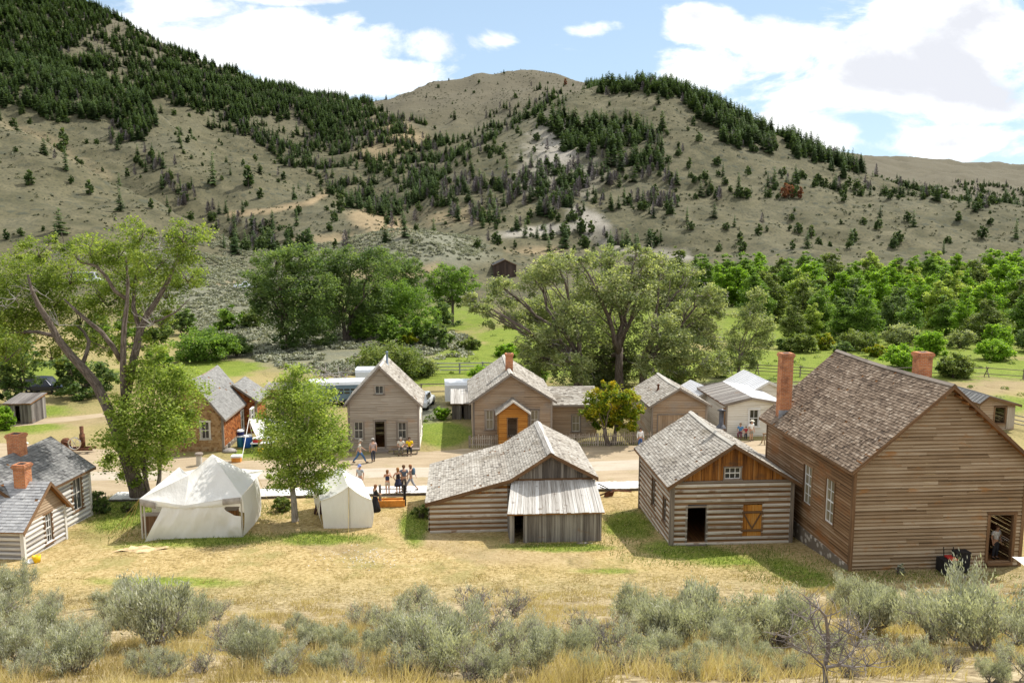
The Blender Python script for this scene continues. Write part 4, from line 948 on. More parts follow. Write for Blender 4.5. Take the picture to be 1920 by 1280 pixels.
# 6 brown shingled house ------------------------------------------------------
oc = gg(420, 846); Y = oc.y
xr, zr = yp(356, 714, Y-.3); hw = oc.x-xr; o = V3((oc.x-2*hw, Y, oc.z))
root = thing('brown_house', 'red brown shingle clad house with smooth grey roof, partly behind a leafy tree', 'house', o)
W = 2*hw; xr = hw; zr -= o.z; HE = yp(420, 781, Y)[1]-o.z+.1; L = on_z(463, 757, HE+o.z).y-Y+2.3
fw = fy(377, 791, 393, 822, Y, o)
rw = []
y0, z1 = xp(454, 770, oc.x+.03); z0_ = xp(454, 805, oc.x+.03)[1]; rw.append((y0-Y-.4, y0-Y+.4, z0_-o.z, z1-o.z))
shg = lambda m_, holes=(): dict(style='shingle', mats=(m_,), bh=.16, holes=holes)
gable(root, W, L, HE, HE, zr, xr, shg('front_shingle', [fw]), shg('brown_shingle'), shg('brown_shingle'), shg('brown_shingle', rw), rmat='roof_ash', ohe=.3, ohg=.3, trim='trim', ex=.2, wd=(.16, .32), seed=51, ridge=None)
window(root, (0, 0, 0), FX, FN, *fw, 2, 2, 'trim_pale', 'trim_pale', 'glass', .13)
window(root, (W, 0, 0), (0, 1, 0), (1, 0, 0), *rw[0], 1, 2, 'white_wood', 'white_wood', 'glass', .11)
mb = MB(); mb.box(W-.02, W+.12, -.1, L, -.5, .35); mb.build('foundation', M['stone'], root)
pe = V3((0, 0, 0)); ye = L+.2
pq = on_z(487, 751, HE+o.z-.1); xk, zk = yp(438, 718, pq.y); zr2 = zk-o.z-.15; e2 = pq.x-o.x
W2 = 2*(e2-(xk-o.x)-.3); MX = Matrix.Translation((e2-.3-W2, L-.6, 0))
y0, z1 = xp(473, 766, e2+o.x-.3); z0_ = xp(473, 783, e2+o.x-.3)[1]; q2 = (y0-Y-L+.5-.4, y0-Y-L+.5+.4, z0_-o.z-.3, z1-o.z)
gable(root, W2, max(3.5, pq.y-Y-L+1.5), HE, HE, zr2, W2/2, shg('brown_shingle'), shg('brown_shingle'), shg('brown_shingle'), shg('brown_shingle', [q2]), rmat='roof_ash', trim='trim', ex=.2, wd=(.16, .32), seed=52, ridge=None, Mx=MX, floor=False)
window(root, (W2, 0, 0), (0, 1, 0), (1, 0, 0), *q2, 1, 2, 'white_wood', 'white_wood', 'glass', .1, MX)
BRN = (o.copy(), W, L)

# 7 board fronted garage --------------------------------------------------------
o = gg(1221, 824); Y = o.y
root = thing('plank_garage', 'low weathered garage with double plank doors and steep shingled gable', 'garage', o)
W = yp(1323, 824, Y)[0]-o.x; xr, zr = yp(1275, 727, Y-.3); xr -= o.x; zr -= o.z+.1; HE = yp(1219, 764, Y-.3)[1]-o.z+.2; L = max(6, on_z(1243, 701, zr+o.z).y-Y-.3)
dd = fy(1234, 778, 1305, 822, Y, o); dd = (dd[0], dd[1], .02, dd[3])
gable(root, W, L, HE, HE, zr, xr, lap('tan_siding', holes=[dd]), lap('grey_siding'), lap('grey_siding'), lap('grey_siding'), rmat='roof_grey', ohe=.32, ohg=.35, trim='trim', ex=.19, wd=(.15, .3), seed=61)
um = (dd[0]+dd[1])/2
for ua, ub in ((dd[0], um-.01), (um+.01, dd[1])):
    wall(root, 'door', (0, .03, 0), FX, FN, [(ua, dd[3]), (ub, dd[3])], 'vboard', [M['tan_siding']], (), .03, .24)
mb = MB(); mb.box(dd[0]-.1, dd[0], -.05, .04, 0, dd[3]); mb.box(dd[1], dd[1]+.1, -.05, .04, 0, dd[3]); mb.box(dd[0]-.1, dd[1]+.1, -.055, .04, dd[3], dd[3]+.12); mb.build('door_frame', M['trim'], root)
stovepipe(root, xr*.52, 2.6, HE+(zr-HE)*.52, HE+(zr-HE)*.52+.55, .09, 'rust')

# 8 pale low house and the metal roofs behind it -----------------------------------
o = gg(1360, 818); Y = o.y
root = thing('white_house', 'low whitewashed house with shallow roof and tall white window, people outside', 'house', o)
W = yp(1462, 818, Y)[0]-o.x; xr, zr = yp(1410, 746, Y-.3); xr -= o.x; zr -= o.z+.05; HE = yp(1360, 757, Y)[1]-o.z; L = 7.0
ww = fy(1406, 768, 1421, 799, Y, o)
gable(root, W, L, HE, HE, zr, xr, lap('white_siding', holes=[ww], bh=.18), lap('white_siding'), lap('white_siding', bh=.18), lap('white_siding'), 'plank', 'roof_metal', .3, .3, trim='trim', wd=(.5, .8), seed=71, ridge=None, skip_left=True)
sl_ = (zr-HE)/xr
mb = MB(); roof_plane(mb, (-.35, -.3, HE-.35*sl_+.09), (-.35, L+.3, HE-.35*sl_+.09), (xr, L+.3, zr+.09), (xr, -.3, zr+.09), 'plank', wd=(.2, .35), seed=72); mb.build('plank_roof', [M['grey_plank'], M['under']], root)
window(root, (0, 0, 0), FX, FN, *ww, 2, 2, 'white_wood', 'white_wood', 'glass', .16)
mb = MB(); mb.box(-.32, -.12, -.12, -.06, -.2, HE-.3); mb.build('post', M['trim_brown'], root)
WHT = (o.copy(), W)
def metal_shed(label, pl, pr_, pa, py_base, L, name='metal_shed', mats=('white_siding',), rmat='roof_metal'):
    o = gg(pl[0], py_base); Y = o.y
    root = thing(name, label, 'shed', o)
    W = yp(pr_[0], py_base, Y)[0]-o.x; xr, zr = yp(pa[0], pa[1], Y); xr -= o.x; zr -= o.z; HE = yp(pl[0], pl[1], Y)[1]-o.z
    gable(root, W, L, HE, HE, zr, xr, lap(*mats, bh=.2), lap(*mats, bh=.2), lap(*mats, bh=.2), lap(*mats, bh=.2), 'metal', rmat, .3, .3, trim='trim_pale', ridge=None, seed=75, corner=False)
metal_shed('broad shed with bright white metal roof, behind the whitewashed house', (1392, 742), (1490, 742), (1440, 716), 790, 6)
metal_shed('little shed with flat white metal roof, between garage and whitewashed house', (1304, 745), (1350, 745), (1326, 733), 790, 5)

# 9 shed behind the large house ----------------------------------------------------
o = gg(1834, 806); Y = o.y
root = thing('plank_shed', 'brown plank shed with dark roof showing behind the largest house', 'shed', o)
W = yp(1900, 806, Y)[0]-o.x; HE = yp(1834, 752, Y)[1]-o.z; xr, zr = yp(1850, 743, Y); xr -= o.x; zr -= o.z; HR = yp(1900, 758, Y)[1]-o.z
dq = fy(1866, 763, 1883, 792, Y, o)
gable(root, W, 6, HE, HR, zr, xr, lap('tan_siding', holes=[dq], bh=.2), lap('tan_siding'), lap('tan_siding'), lap('tan_siding'), 'metal', 'roof_dark', .3, .4, seed=81, ridge=None, corner=False, trim='trim_brown')
door_frame(root, (0, 0, 0), FX, FN, *dq, 'trim_brown', .12)
mb = MB(); mb.box(dq[1]+.15, W-.05, -.09, -.045, .1, HR-.25); mb.build('board_panel', M['grey_siding'], root)

# 10 two white log houses at the left edge --------------------------------------------
RZ = R(-7.4)
def local_x_axis(rz): return V3((math.cos(rz), math.sin(rz), 0)), V3((-math.sin(rz), math.cos(rz), 0))
oc = gg(46, 1048); ax, ay = local_x_axis(RZ)
def ray_vert(px, py, p0, dirv_):
    """meet a photo ray with the vertical plane through p0 along dirv_ -> (distance along dirv_, z)"""
    d = ray(px, py); n_ = V3((-dirv_.y, dirv_.x, 0)); k = (p0-CAM).dot(n_)/d.dot(n_)
    q = CAM+d*k; return (q-p0).dot(dirv_), q.z
root = thing('white_cabin', 'nearest small whitewashed log house with brick chimney, many paned window in gable', 'house', oc, RZ)
s1, zb = ray_vert(124, 1020, oc, ay); s1 = max(s1, 3.3); sp_, zp = ray_vert(85, 902, oc, ay); s2, zE = ray_vert(45, 984, oc, ay); zE2 = ray_vert(124, 938, oc, ay)[1]
W1 = 6.5; Dp = s1; zp -= oc.z; zE -= oc.z; zE2 -= oc.z; sp_ = min(max(sp_, Dp*.4), Dp*.6)
w0, zt = ray_vert(82, 966, oc, ay); w1, zb_ = ray_vert(97, 1013, oc, ay); wq = (w0, max(w1, w0+.55), zb_-oc.z, zt-oc.z)
lgw = ('log_white', 'gap_white')
wall(root, 'front_wall', (-W1, 0, 0), FX, FN, [(0, zE), (W1, zE)], 'log', [M[k] for k in lgw], (), -.4, .25)
wall(root, 'gable_wall', (0, 0, 0), (0, 1, 0), (1, 0, 0), [(0, zE), (Dp, zE)], 'log', [M[k] for k in lgw], [wq], -.8, .25)
wall(root, 'gable_boards', (0, 0, 0), (0, 1, 0), (1, 0, 0), [(0, zE), (sp_, zp-.1), (Dp, zE)], 'lap', [M['tan_siding']], (), zE-.02, .15)
wall(root, 'back_wall', (0, Dp, 0), (-1, 0, 0), (0, 1, 0), [(0, zE), (W1, zE)], 'log', [M[k] for k in lgw], (), -.8, .25)
mb = MB(); sa = (zp-zE)/sp_
roof_plane(mb, (-W1, -.35, zE-.35*sa+.08), (.3, -.35, zE-.35*sa+.08), (.3, sp_, zp), (-W1, sp_, zp), 'shingle', .17, (.14, .3), seed=91)
roof_plane(mb, (-W1, Dp+.35, zE-.35*sa+.08), (.3, Dp+.35, zE-.35*sa+.08), (.3, sp_, zp), (-W1, sp_, zp), 'shingle', .17, (.14, .3), seed=92)
rf = mb.build('roof', [M['roof_pale'], M['under']], root)
mb = MB()
for y_ in (-.35, Dp+.35): mb.obox((.3, y_, zE-.35*sa-.12), (0, sp_-y_, zp-(zE-.35*sa+.08)), (.04, 0, 0), (0, 0, .2))
mb.build('barge_board', M['trim_brown'], rf)
window(root, (0, 0, 0), (0, 1, 0), (1, 0, 0), *wq, 3, 4, 'trim_brown', 'white_wood', 'glass', .1)
for q in ((-.09, .1, -.09, .06, -.4, zE-.05), (-.06, .09, Dp-.06, Dp+.09, -.6, zE-.05)): mb = MB(); mb.box(*q); mb.build('corner_post', M['log_white'], root)
cxw = ray_vert(46, 905, oc+ay*sp_, ax)[0]; zc = ray_vert(46, 868, oc+ay*sp_, ax)[1]-oc.z
chimney(root, cxw, sp_-.1, zp-.6, zc, .62, .55)
# the longer one behind it
of = gg(171, 966)
zE = ray_vert(174, 877, of, ax)[1]-of.z+.1; dx_, zr = ray_vert(89, 823, of, ax); zr -= of.z; hw = -dx_
Lh = 6.2; org = of-ax*(2*hw)-ay*Lh; org.z = of.z
root = thing('white_cabin', 'longer whitewashed log house with dark grey roof behind the nearest white one', 'house', org, RZ)
y0, zt = ray_vert(142, 893, of, ay); _, zb_ = ray_vert(150, 952, of, ay); wq = (Lh+y0-.42, Lh+y0+.42, max(zb_-of.z, .7), min(zt-of.z, zE-.25))
lgd = lambda holes=(): dict(style='log', mats=lgw, bh=.26, holes=holes)
gable(root, 2*hw, Lh, zE, zE, zr, hw, lgd(), lgd(), lgd(), lgd([wq]), rmat='roof_dark', ohe=.3, ohg=.25, trim='trim_brown', ex=.18, wd=(.15, .3), seed=95, corner=False, ridge=None)
window(root, (2*hw, 0, 0), (0, 1, 0), (1, 0, 0), *wq, 2, 2, 'trim_brown', 'trim_pale', 'glass', .14)
pr_ = of-ax*hw; yc, zc = ray_vert(31, 826, pr_, ay)
chimney(root, hw, Lh+max(yc, -5), zr-.5, zc-of.z if 1 < zc-of.z-zr < 2.2 else zr+1.0, .75, .6)
mb = MB()
mb.box(2*hw-.05, 2*hw+.1, Lh-.1, Lh+.06, -.5, zE); mb.build('corner_post', M['log_white'], root)

# 11 small dark sheds ------------------------------------------------------------------
def mono_shed(label, x0, x1, ytop, ybase, dpx, dep, slope, mats, rm, name='tool_shed', rst='plank'):
    o = gg(x0, ybase); Y = o.y; root = thing(name, label, 'shed', o)
    W = yp(x1, ybase, Y)[0]-o.x; H = yp(x0, ytop, Y)[1]-o.z
    dq = fy(*dpx, Y, o); dq = (dq[0], dq[1], 0, dq[3])
    mt = [M[k] for k in mats]
    wall(root, 'front_wall', (0, 0, 0), FX, FN, [(0, H), (W, H)], 'vboard', mt, [dq], -.4, .22)
    wall(root, 'side_wall', (0, dep, 0), LX, LN, [(0, H+slope), (dep, H)], 'vboard', mt, (), -.4, .22)
    wall(root, 'side_wall', (W, 0, 0), (0, 1, 0), (1, 0, 0), [(0, H), (dep, H+slope)], 'vboard', mt, (), -.4, .22)
    wall(root, 'back_wall', (W, dep, 0), (-1, 0, 0), (0, 1, 0), [(0, H+slope), (W, H+slope)], 'vboard', mt, (), -.4, .22)
    mb = MB(); e = slope/dep
    roof_plane(mb, (-.15, -.25, H-.25*e+.08), (W+.15, -.25, H-.25*e+.08), (W+.15, dep+.15, H+slope+.15*e+.08), (-.15, dep+.15, H+slope+.15*e+.08), rst, wd=(.2, .34), seed=int(x0))
    mb.build('roof', [M[rm], M['under']], root)
    door_frame(root, (0, 0, 0), FX, FN, *dq, 'grey_plank', .08)
    return root
mono_shed('dark grey plank shed with open doorway under the trees by the dark car', 14, 60, 757, 795, (27, 760, 41, 793), 2.6, .35, ('grey_plank',), 'grey_plank')
mono_shed('tiny plank privy with patchy pale roof between the two gabled houses', 848, 884, 756, 786, (864, 760, 870, 785), 2.2, .75, ('grey_plank',), 'roof_plank', 'outhouse')
# barn on the hillside
o = on_hill(926, 518, D0=150); Y = o.y
root = thing('hillside_barn', 'dark brown plank barn on the hillside above the cottonwoods', 'barn', o)
W = yp(968, 518, Y)[0]-o.x; HE = yp(926, 497, Y)[1]-o.z; xr = W*.5; zr = yp(946, 487, Y)[1]-o.z
gable(root, W, 12, HE, HE, zr, xr, dict(style='vboard', mats=('dark_plank',), bh=.35), None, dict(style='vboard', mats=('dark_plank',), bh=.35), dict(style='vboard', mats=('dark_plank',), bh=.35), 'metal', 'roof_dark', .3, .3, ridge=None, z0=-2, corner=False, trim='trim_brown')
# low shed wall behind the brown house
o = gg(497, 748); root = thing('low_shed', 'low reddish plank shed wall behind the brown shingled house', 'shed', o)
W = yp(600, 748, o.y)[0]-o.x; H = yp(500, 731, o.y)[1]-o.z
wall(root, 'front_wall', (0, 0, 0), FX, FN, [(0, H), (W, H)], 'lap', [M['trim_brown']], (), -.3, .2); wall(root, 'side_wall', (0, 2.5, 0), LX, LN, [(0, H+.3), (2.5, H)], 'lap', [M['trim_brown']], (), -.3, .2); wall(root, 'side_wall', (W, 0, 0), (0, 1, 0), (1, 0, 0), [(0, H), (2.5, H+.3)], 'lap', [M['trim_brown']], (), -.3, .2)
mb = MB(); roof_plane(mb, (-.2, -.25, H+.05), (W+.2, -.25, H+.05), (W+.2, 2.6, H+.36), (-.2, 2.6, H+.36), 'plank', wd=(.2, .35), seed=3); mb.build('roof', [M['grey_plank'], M['under']], root)
# ------------------------------------------------------------------ tents
m, t, b, out = new_mat('canvas'); ob = t.node('ShaderNodeTexCoord').outputs['Object']
n1 = t.noise(ob, .8, 4)
t.put(b.inputs['Base Color'], t.ramp(n1, [(.3, (.83, .82, .785)), (.7, (.89, .89, .87))])); b.inputs['Roughness'].default_value = .9
tr = t.node('ShaderNodeBsdfTranslucent'); tr.inputs[0].default_value = (.72, .68, .58, 1); mxs = t.node('ShaderNodeMixShader'); mxs.inputs[0].default_value = .3
bp = t.node('ShaderNodeBump'); bp.inputs['Strength'].default_value = .55; bp.inputs['Distance'].default_value = .12; t.put(bp.inputs['Height'], t.noise(t.mapped(ob, (2.6, 2.6, .7)), 1, 5, .6)); t.l.new(bp.outputs[0], b.inputs['Normal'])
t.l.new(b.outputs[0], mxs.inputs[1]); t.l.new(tr.outputs[0], mxs.inputs[2]); t.l.new(mxs.outputs[0], out.inputs[0]); M['canvas'] = m
M['canvas_grey'] = plain_mat('rolled_canvas', (.33, .30, .27), .9)
M['rope'] = plain_mat('yellow_rope', (.45, .33, .12), .8)
M['cloth_black'] = plain_mat('black_cloth', (.018, .018, .02), .9)
def wr(u, v, s): return float(fbm(np.array([u+s]), np.array([v+s*3.1]), 3, 77)[0]-.5)
def tri_patch(mb, a, b_, c_, sag=.06, n=9, wk=.11):
    a, b_, c_ = V3(a), V3(b_), V3(c_); nn = (b_-a).cross(c_-a).normalized()
    if nn.z < 0: nn = -nn
    idx = {}; base = len(mb.v)
    for i in range(n+1):
        for j in range(n+1-i):
            u, v = i/n, j/n; w_ = 1-u-v; p = a*w_+b_*u+c_*v
            k = 27*u*v*w_*sag+4*(u*v+v*w_+u*w_)*sag*.25
            p = p-nn*k+nn*wr(p.x*1.3, p.y*1.3+p.z, 3)*wk*min(1, 12*u*v*w_*4)
            idx[i, j] = len(mb.v); mb.v.append(tuple(p))
    for i in range(n):
        for j in range(n-i):
            mb.f.append((idx[i, j], idx[i+1, j], idx[i, j+1])); mb.uv.append([(0, 0)]*3); mb.t.append(.5); mb.mi.append(0)
            if i+j < n-1: mb.f.append((idx[i+1, j], idx[i+1, j+1], idx[i, j+1])); mb.uv.append([(0, 0)]*3); mb.t.append(.5); mb.mi.append(0)
def pline(pts, q):
    L_ = [0]
    for p_, r_ in zip(pts, pts[1:]): L_.append(L_[-1]+(V3(r_)-V3(p_)).length)
    s_ = q*L_[-1]
    for i in range(len(pts)-1):
        if s_ <= L_[i+1] or i == len(pts)-2:
            return V3(pts[i]).lerp(V3(pts[i+1]), (s_-L_[i])/max(1e-6, L_[i+1]-L_[i]))
def sheet(mb, top, bot, nrm, nu=26, nv=10, wk=.10, bulge=0, seed=1):
    nrm = V3(nrm); base = len(mb.v)
    for i in range(nu+1):
        u = i/nu; a, b_ = pline(top, u), pline(bot, u)
        for j in range(nv+1):
            v = j/nv; p = a.lerp(b_, v); k = math.sin(math.pi*min(1, max(0, v)))
            p = p+nrm*(bulge*k+wr(u*9, v*1.3, seed)*wk*(.3+.7*k)); mb.v.append(tuple(p))
    for i in range(nu):
        for j in range(nv):
            q = base+i*(nv+1)+j; mb.f.append((q, q+1, q+nv+2, q+nv+1)); mb.uv.append([(0, 0)]*4); mb.t.append(.5); mb.mi.append(0)
def rope(p, q, r_=.012, name='guy_rope', parent=None, mat='rope', sag=.04):
    p, q = V3(p), V3(q); mb = MB(); mb.tube([p, p.lerp(q, .5)-V3((0, 0, sag)), q], r_, 5); return mb.build(name, M[mat], parent)

o = gg(455, 1006); YF = o.y
root = thing('wall_tent', 'big white canvas tent with two peaks and sagging window flap', 'tent', o)
def TP(px, py, dy): x, z = yp(px, py, YF+dy); return V3((x-o.x, dy, z-o.z))
A, B, MID = TP(261, 935, 0), TP(453, 930, 0), TP(346, 947, -.02)
P1, P0, P2 = TP(398, 851, 2.3), TP(354, 890, 1.1), TP(336, 875, 1.9)
C = TP(483, 893, 3.9); VL = TP(356, 903, 2.0); Dk = V3((P1.x+.3, 5.2, C.z-.05)); E = V3((A.x+.2, 5.0, A.z-.1)); PB = V3((P1.x, 4.2, P1.z-1.0))
mb = MB()
for tri in ((A, MID, P0), (MID, B, P1), (MID, P1, P0), (A, P0, P2), (P0, VL, P2), (P0, P1, VL), (B, C, P1), (C, PB, P1), (C, Dk, PB), (P1, PB, VL), (P2, VL, E), (VL, PB, E), (PB, Dk, E), (P2, E, A)): tri_patch(mb, *tri, sag=.10)
mb.build('tent_roof', M['canvas'], root, True)
mb = MB()
g0 = -.02
sheet(mb, [TP(306, 949, 0), TP(350, 948, 0), TP(412, 943, 0), TP(424, 957, 0), TP(440, 966, 0), TP(452, 967, 0)], [TP(271, 1016, -.5), TP(300, 1012, -.12), TP(350, 1012, -.1), TP(400, 1010, -.05), TP(455, 1007, 0)], (0, -1, 0), 60, 14, .34, .06, 2)
mb.build('front_wall', M['canvas'], root, True)
mb = MB(); sheet(mb, [A+V3((.1, -.02, .02)), MID, TP(414, 938, -.02), B], [A+V3((.1, -.03, -.32)), MID+V3((0, -.03, -.2)), TP(414, 949, -.03), B+V3((0, -.03, -.3))], (0, -1, 0), 40, 4, .12, .03, 9); mb.build('valance', M['canvas'], root, True)
for pa, pb in ((TP(262, 935, -.08), TP(292, 942, -.08)), (TP(417, 935, -.08), TP(451, 932, -.08))):
    mb = MB(); sheet(mb, [pa, pb], [pa-V3((0, .03, .34)), pb-V3((0, .03, .34))], (0, -1, 0), 10, 3, .05, .04, 5); mb.build('rolled_flap', M['canvas_grey'], root, True)
CB = gg(486, 966)-o
mb = MB(); sheet(mb, [B, B.lerp(C, .5)+V3((.1, 0, .02)), C], [TP(455, 1007, 0), V3(((TP(455, 1007, 0).x+CB.x)/2+.18, CB.y*.5, -.05)), V3((CB.x+.1, C.y, -.2))], (1, 0, 0), 22, 10, .16, .14, 4)
mb.build('side_wall', M['canvas'], root, True)
mb = MB(); sheet(mb, [E, Dk, C], [V3((E.x, E.y, -.4)), V3((Dk.x, Dk.y, -.4)), V3((CB.x+.1, C.y, -.3))], (0, 1, 0), 20, 6, .1); sheet(mb, [A+V3((0, 1.6, 0)), E], [A+V3((0, 1.7, -2.6)), V3((E.x, E.y, -.4))], (-1, 0, 0), 12, 6, .1)
mb.build('back_wall', M['canvas'], root, True)
mb = MB(); tri_patch(mb, C+V3((-.9, -.4, .35)), C, TP(496, 881, 4.4), .05, 6); tri_patch(mb, C+V3((-.9, -.4, .35)), TP(496, 881, 4.4), TP(440, 877, 4.6), .08, 6); mb.build('awning', M['canvas'], root, True)
for px in (263, 269, 452):
    a_ = TP(px, 936, .05); mb = MB(); mb.tube([a_, V3((a_.x, .05, -.2))], .045, 7); mb.build('tent_pole', M['trim_pale'], root)
for q in ((205, 1003), (222, 1008), (238, 1006)): rope(A, gg(*q)-o, parent=root)
rope(C, gg(520, 975)-o, parent=root)
for px, dy, h_, w_, mt, nm, lb in ((284, 1.3, 1.0, .9, 'trim_brown', 'wooden_chest', 'dark wooden chest inside left opening of the big tent'), (435, 1.2, 1.25, .7, 'under', 'camp_cupboard', 'brown wooden cupboard seen through the tent window')):
    x_, _ = yp(px, 985, YF+dy); ob_ = thing(nm, lb, 'chest', (x_, YF+dy, float(near_z(YF+dy))))
    mb = MB(); mb.box(-w_/2, w_/2, -.25, .25, 0, h_); mb.build('box', M[mt], ob_)
    mb = MB(); mb.box(-w_/2-.03, w_/2+.03, -.28, .28, h_+.003, h_+.05); mb.build('lid', M['trim'], ob_)

o = gg(652, 990); YF = o.y
root = thing('wall_tent', 'small white canvas wall tent with scalloped gable beside the boardwalk', 'tent', o)
FLb, FRb, SL, SR, PKf = TP(607, 990, 0), TP(697, 990, 0), TP(601, 938, 0), TP(697, 936, 0), TP(654, 911, 0)
dp = 4.3
PKb = TP(639, 874, dp); dv = PKb-PKf; SLb = SL+V3((dv.x, dp, dv.z-.05)); SRb = SR+V3((dv.x, dp, dv.z-.05))
def scal(a, b_, s_, n=8): return [a.lerp(b_, i/n)-V3((0, 0, s_*4*(i/n)*(1-i/n))) for i in range(n+1)]
topl = scal(SL, PKf, .10)+scal(PKf, SR, .10)[1:]
mb = MB(); sheet(mb, topl, [FLb, FRb], (0, -1, 0), 26, 10, .14, .03, 6); mb.build('front_wall', M['canvas'], root, True)
mb = MB()
for s_, q in ((SL, SLb), (SR, SRb)):
    n = 10; base = len(mb.v)
    for i in range(n+1):
        ra, rb = scal(s_, PKf, .10, n)[i]+V3((0, -.08, .015)), scal(q, PKb, .12, n)[i]
        for j in range(n+1):
            v = j/n; p = ra.lerp(rb, v); p.z -= .14*4*v*(1-v)*(.25+.75*(i/n)); p.z += wr(i*.6, j*.5, 8)*.05; mb.v.append(tuple(p))
    for i in range(n):
        for j in range(n): k = base+i*(n+1)+j; mb.f.append((k, k+1, k+n+2, k+n+1)); mb.uv.append([(0, 0)]*4); mb.t.append(.5); mb.mi.append(0)
mb.build('tent_roof', M['canvas'], root, True)
for s_, q, f0, sg in ((SL, SLb, FLb, -1), (SR, SRb, FRb, 1)):
    mb = MB(); sheet(mb, [s_, q], [f0, V3((f0.x+dv.x+sg*.12, dp, -.3))], (sg, 0, 0), 16, 8, .1, .12, 3+sg); mb.build('side_wall', M['canvas'], root, True)
mb = MB(); sheet(mb, [SLb, PKb, SRb], [V3((SLb.x, dp, -.3)), V3((SRb.x, dp, -.3))], (0, 1, 0), 12, 6, .06); mb.build('back_wall', M['canvas'], root, True)
mb = MB(); mb.tube([PKf+V3((0, -.06, 0)), V3((PKf.x, -.06, -.2))], .03, 6); mb.build('tent_pole', M['trim_pale'], root)
rope(PKf, gg(653, 1012)-o, parent=root); rope(SR+V3((0, 2, 0)), gg(728, 948)-o, parent=root); rope(SL, gg(585, 985)-o, parent=root)

# white fly sheet by the brown house
o = gg(480, 846); YF = o.y
root = thing('canvas_fly', 'white canvas fly stretched on leaning poles behind the young leafy tree', 'awning', o)
p0, p1, p2, p3 = TP(467, 785, 2.2), TP(536, 783, 3.4), TP(484, 821, 0), TP(530, 824, .4)
mb = MB(); sheet(mb, [p0, p1], [p2, p3], (0, 0, 1), 14, 10, .12, -.25, 12); mb.build('canvas_sheet', M['canvas'], root, True)
for a_, g_ in ((p0, gg(476, 838)), (p1, gg(545, 838)), (p2, gg(490, 848)), (p3, gg(536, 846))):
    mb = MB(); mb.tube([a_+V3((0, 0, .1)), g_-o-V3((0, 0, .1))], .035, 6); mb.build('tent_pole', M['trim_pale'], root)
mb = MB(); mb.tube([p0, gg(453, 862)-o], .03, 5); mb.build('guy_rope', M['canvas'], root)

# ------------------------------------------------------------------ small things on the ground
def prop(name, label, cat, px, py, dz=0, group=None, rz=0): return thing(name, label, cat, gg(px, py)+V3((0, 0, dz)), rz, group)
def cooler(label, px, py, dz, mat, lid, r_=.27, h_=.62):
    c_ = prop('drink_barrel', label, 'barrel', px, py, dz)
    mb = MB(); mb.lathe((0, 0, 0), [(.001, 0), (r_*.92, 0), (r_, .05), (r_*1.02, h_*.5), (r_, h_-.04), (r_*.9, h_)], 18); mb.build('barrel_body', M[mat], c_, True)
    mb = MB(); mb.lathe((0, 0, 0), [(r_*1.04, h_-.02), (r_*1.05, h_+.06), (r_*.7, h_+.12), (.001, h_+.12)], 18); mb.build('lid', M[lid], c_, True)
M['teal'] = plain_mat('teal_plastic', (.02, .16, .25), .45); M['navy'] = plain_mat('navy_plastic', (.012, .018, .10), .45)
cooler('tall teal barrel standing by the brown house wall', 452, 837, 0, 'teal', 'white', .30, .85)
cooler('small navy cooler with white lid on top of the teal barrel', 452, 837, .98, 'navy', 'white', .28, .3)
cooler('bright blue barrel with white lid right of the teal one', 465, 838, 0, 'blue', 'white', .36, .9)
c_ = prop('plastic_bin', 'white bin with orange side standing in the street', 'bin', 444, 865)
mb = MB(); mb.box(-.33, .33, -.22, .22, 0, .36, .5); mb.build('bin_body', M['orange'], c_); mb = MB(); mb.box(-.37, .37, -.26, .26, .36, .5, .5); mb.build('lid', M['white'], c_)
c_ = prop('pedestal_stand', 'short pale pillar with flat cap just behind the big tent', 'stand', 374, 872)
mb = MB(); mb.lathe((0, 0, 0), [(.24, -.1), (.22, .1), (.2, .8), (.001, .8)], 12); mb.build('pillar', M['trim_pale'], c_); mb = MB(); mb.lathe((0, 0, 0), [(.3, .803), (.3, .9), (.25, .95), (.001, .95)], 14); mb.build('cap', M['trim'], c_)
tb = prop('camp_table', 'white folding table under the canvas fly', 'table', 494, 846)
mb = MB(); mb.box(-.9, .9, -.38, .38, .70, .75); mb.build('tabletop', M['white'], tb)
for x in (-.8, .8):
    for y in (-.3, .3): mb = MB(); mb.box(x-.02, x+.02, y-.02, y+.02, 0, .70); mb.build('leg', M['tin'], tb)
c_ = thing('ice_box', 'red and white ice box on the white folding table', 'cooler', tb.location+V3((-.45, 0, .755))); mb = MB(); mb.box(-.3, .3, -.18, .18, 0, .26); mb.build('box_body', M['red'], c_); mb = MB(); mb.box(-.32, .32, -.2, .2, .262, .36); mb.build('lid', M['white'], c_)
c_ = prop('bucket', 'yellow bucket on the ground below the canvas fly', 'bucket', 489, 852); mb = MB(); mb.lathe((0, 0, 0), [(.001, 0), (.17, 0), (.22, .5), (.19, .5), (.15, .06), (.001, .06)], 14); mb.build('bucket_body', M['yellow'], c_, True); mb = MB(); mb.tube([(-.2, 0, .48), (-.12, 0, .64), (.12, 0, .64), (.2, 0, .48)], .012, 5); mb.build('handle', M['tin'], c_)
M['green_cloth'] = plain_mat('green_cloth', (.01, .07, .06), .8)
c_ = prop('camp_chair', 'dark green camp chair left of the white folding table', 'chair', 477, 846)
mb = MB(); mb.box(-.25, .25, -.22, .22, .40, .45); mb.build('seat', M['green_cloth'], c_); mb = MB(); mb.obox((-.25, .2, .45), (.5, 0, 0), (0, .03, 0), (0, .12, .5)); mb.build('backrest', M['green_cloth'], c_)
for x in (-.23, .23):
    for y in (-.2, .2): mb = MB(); mb.tube([(x, y, .4), (x*1.1, -y, 0)], .015, 5); mb.build('leg', M['dark'], c_)
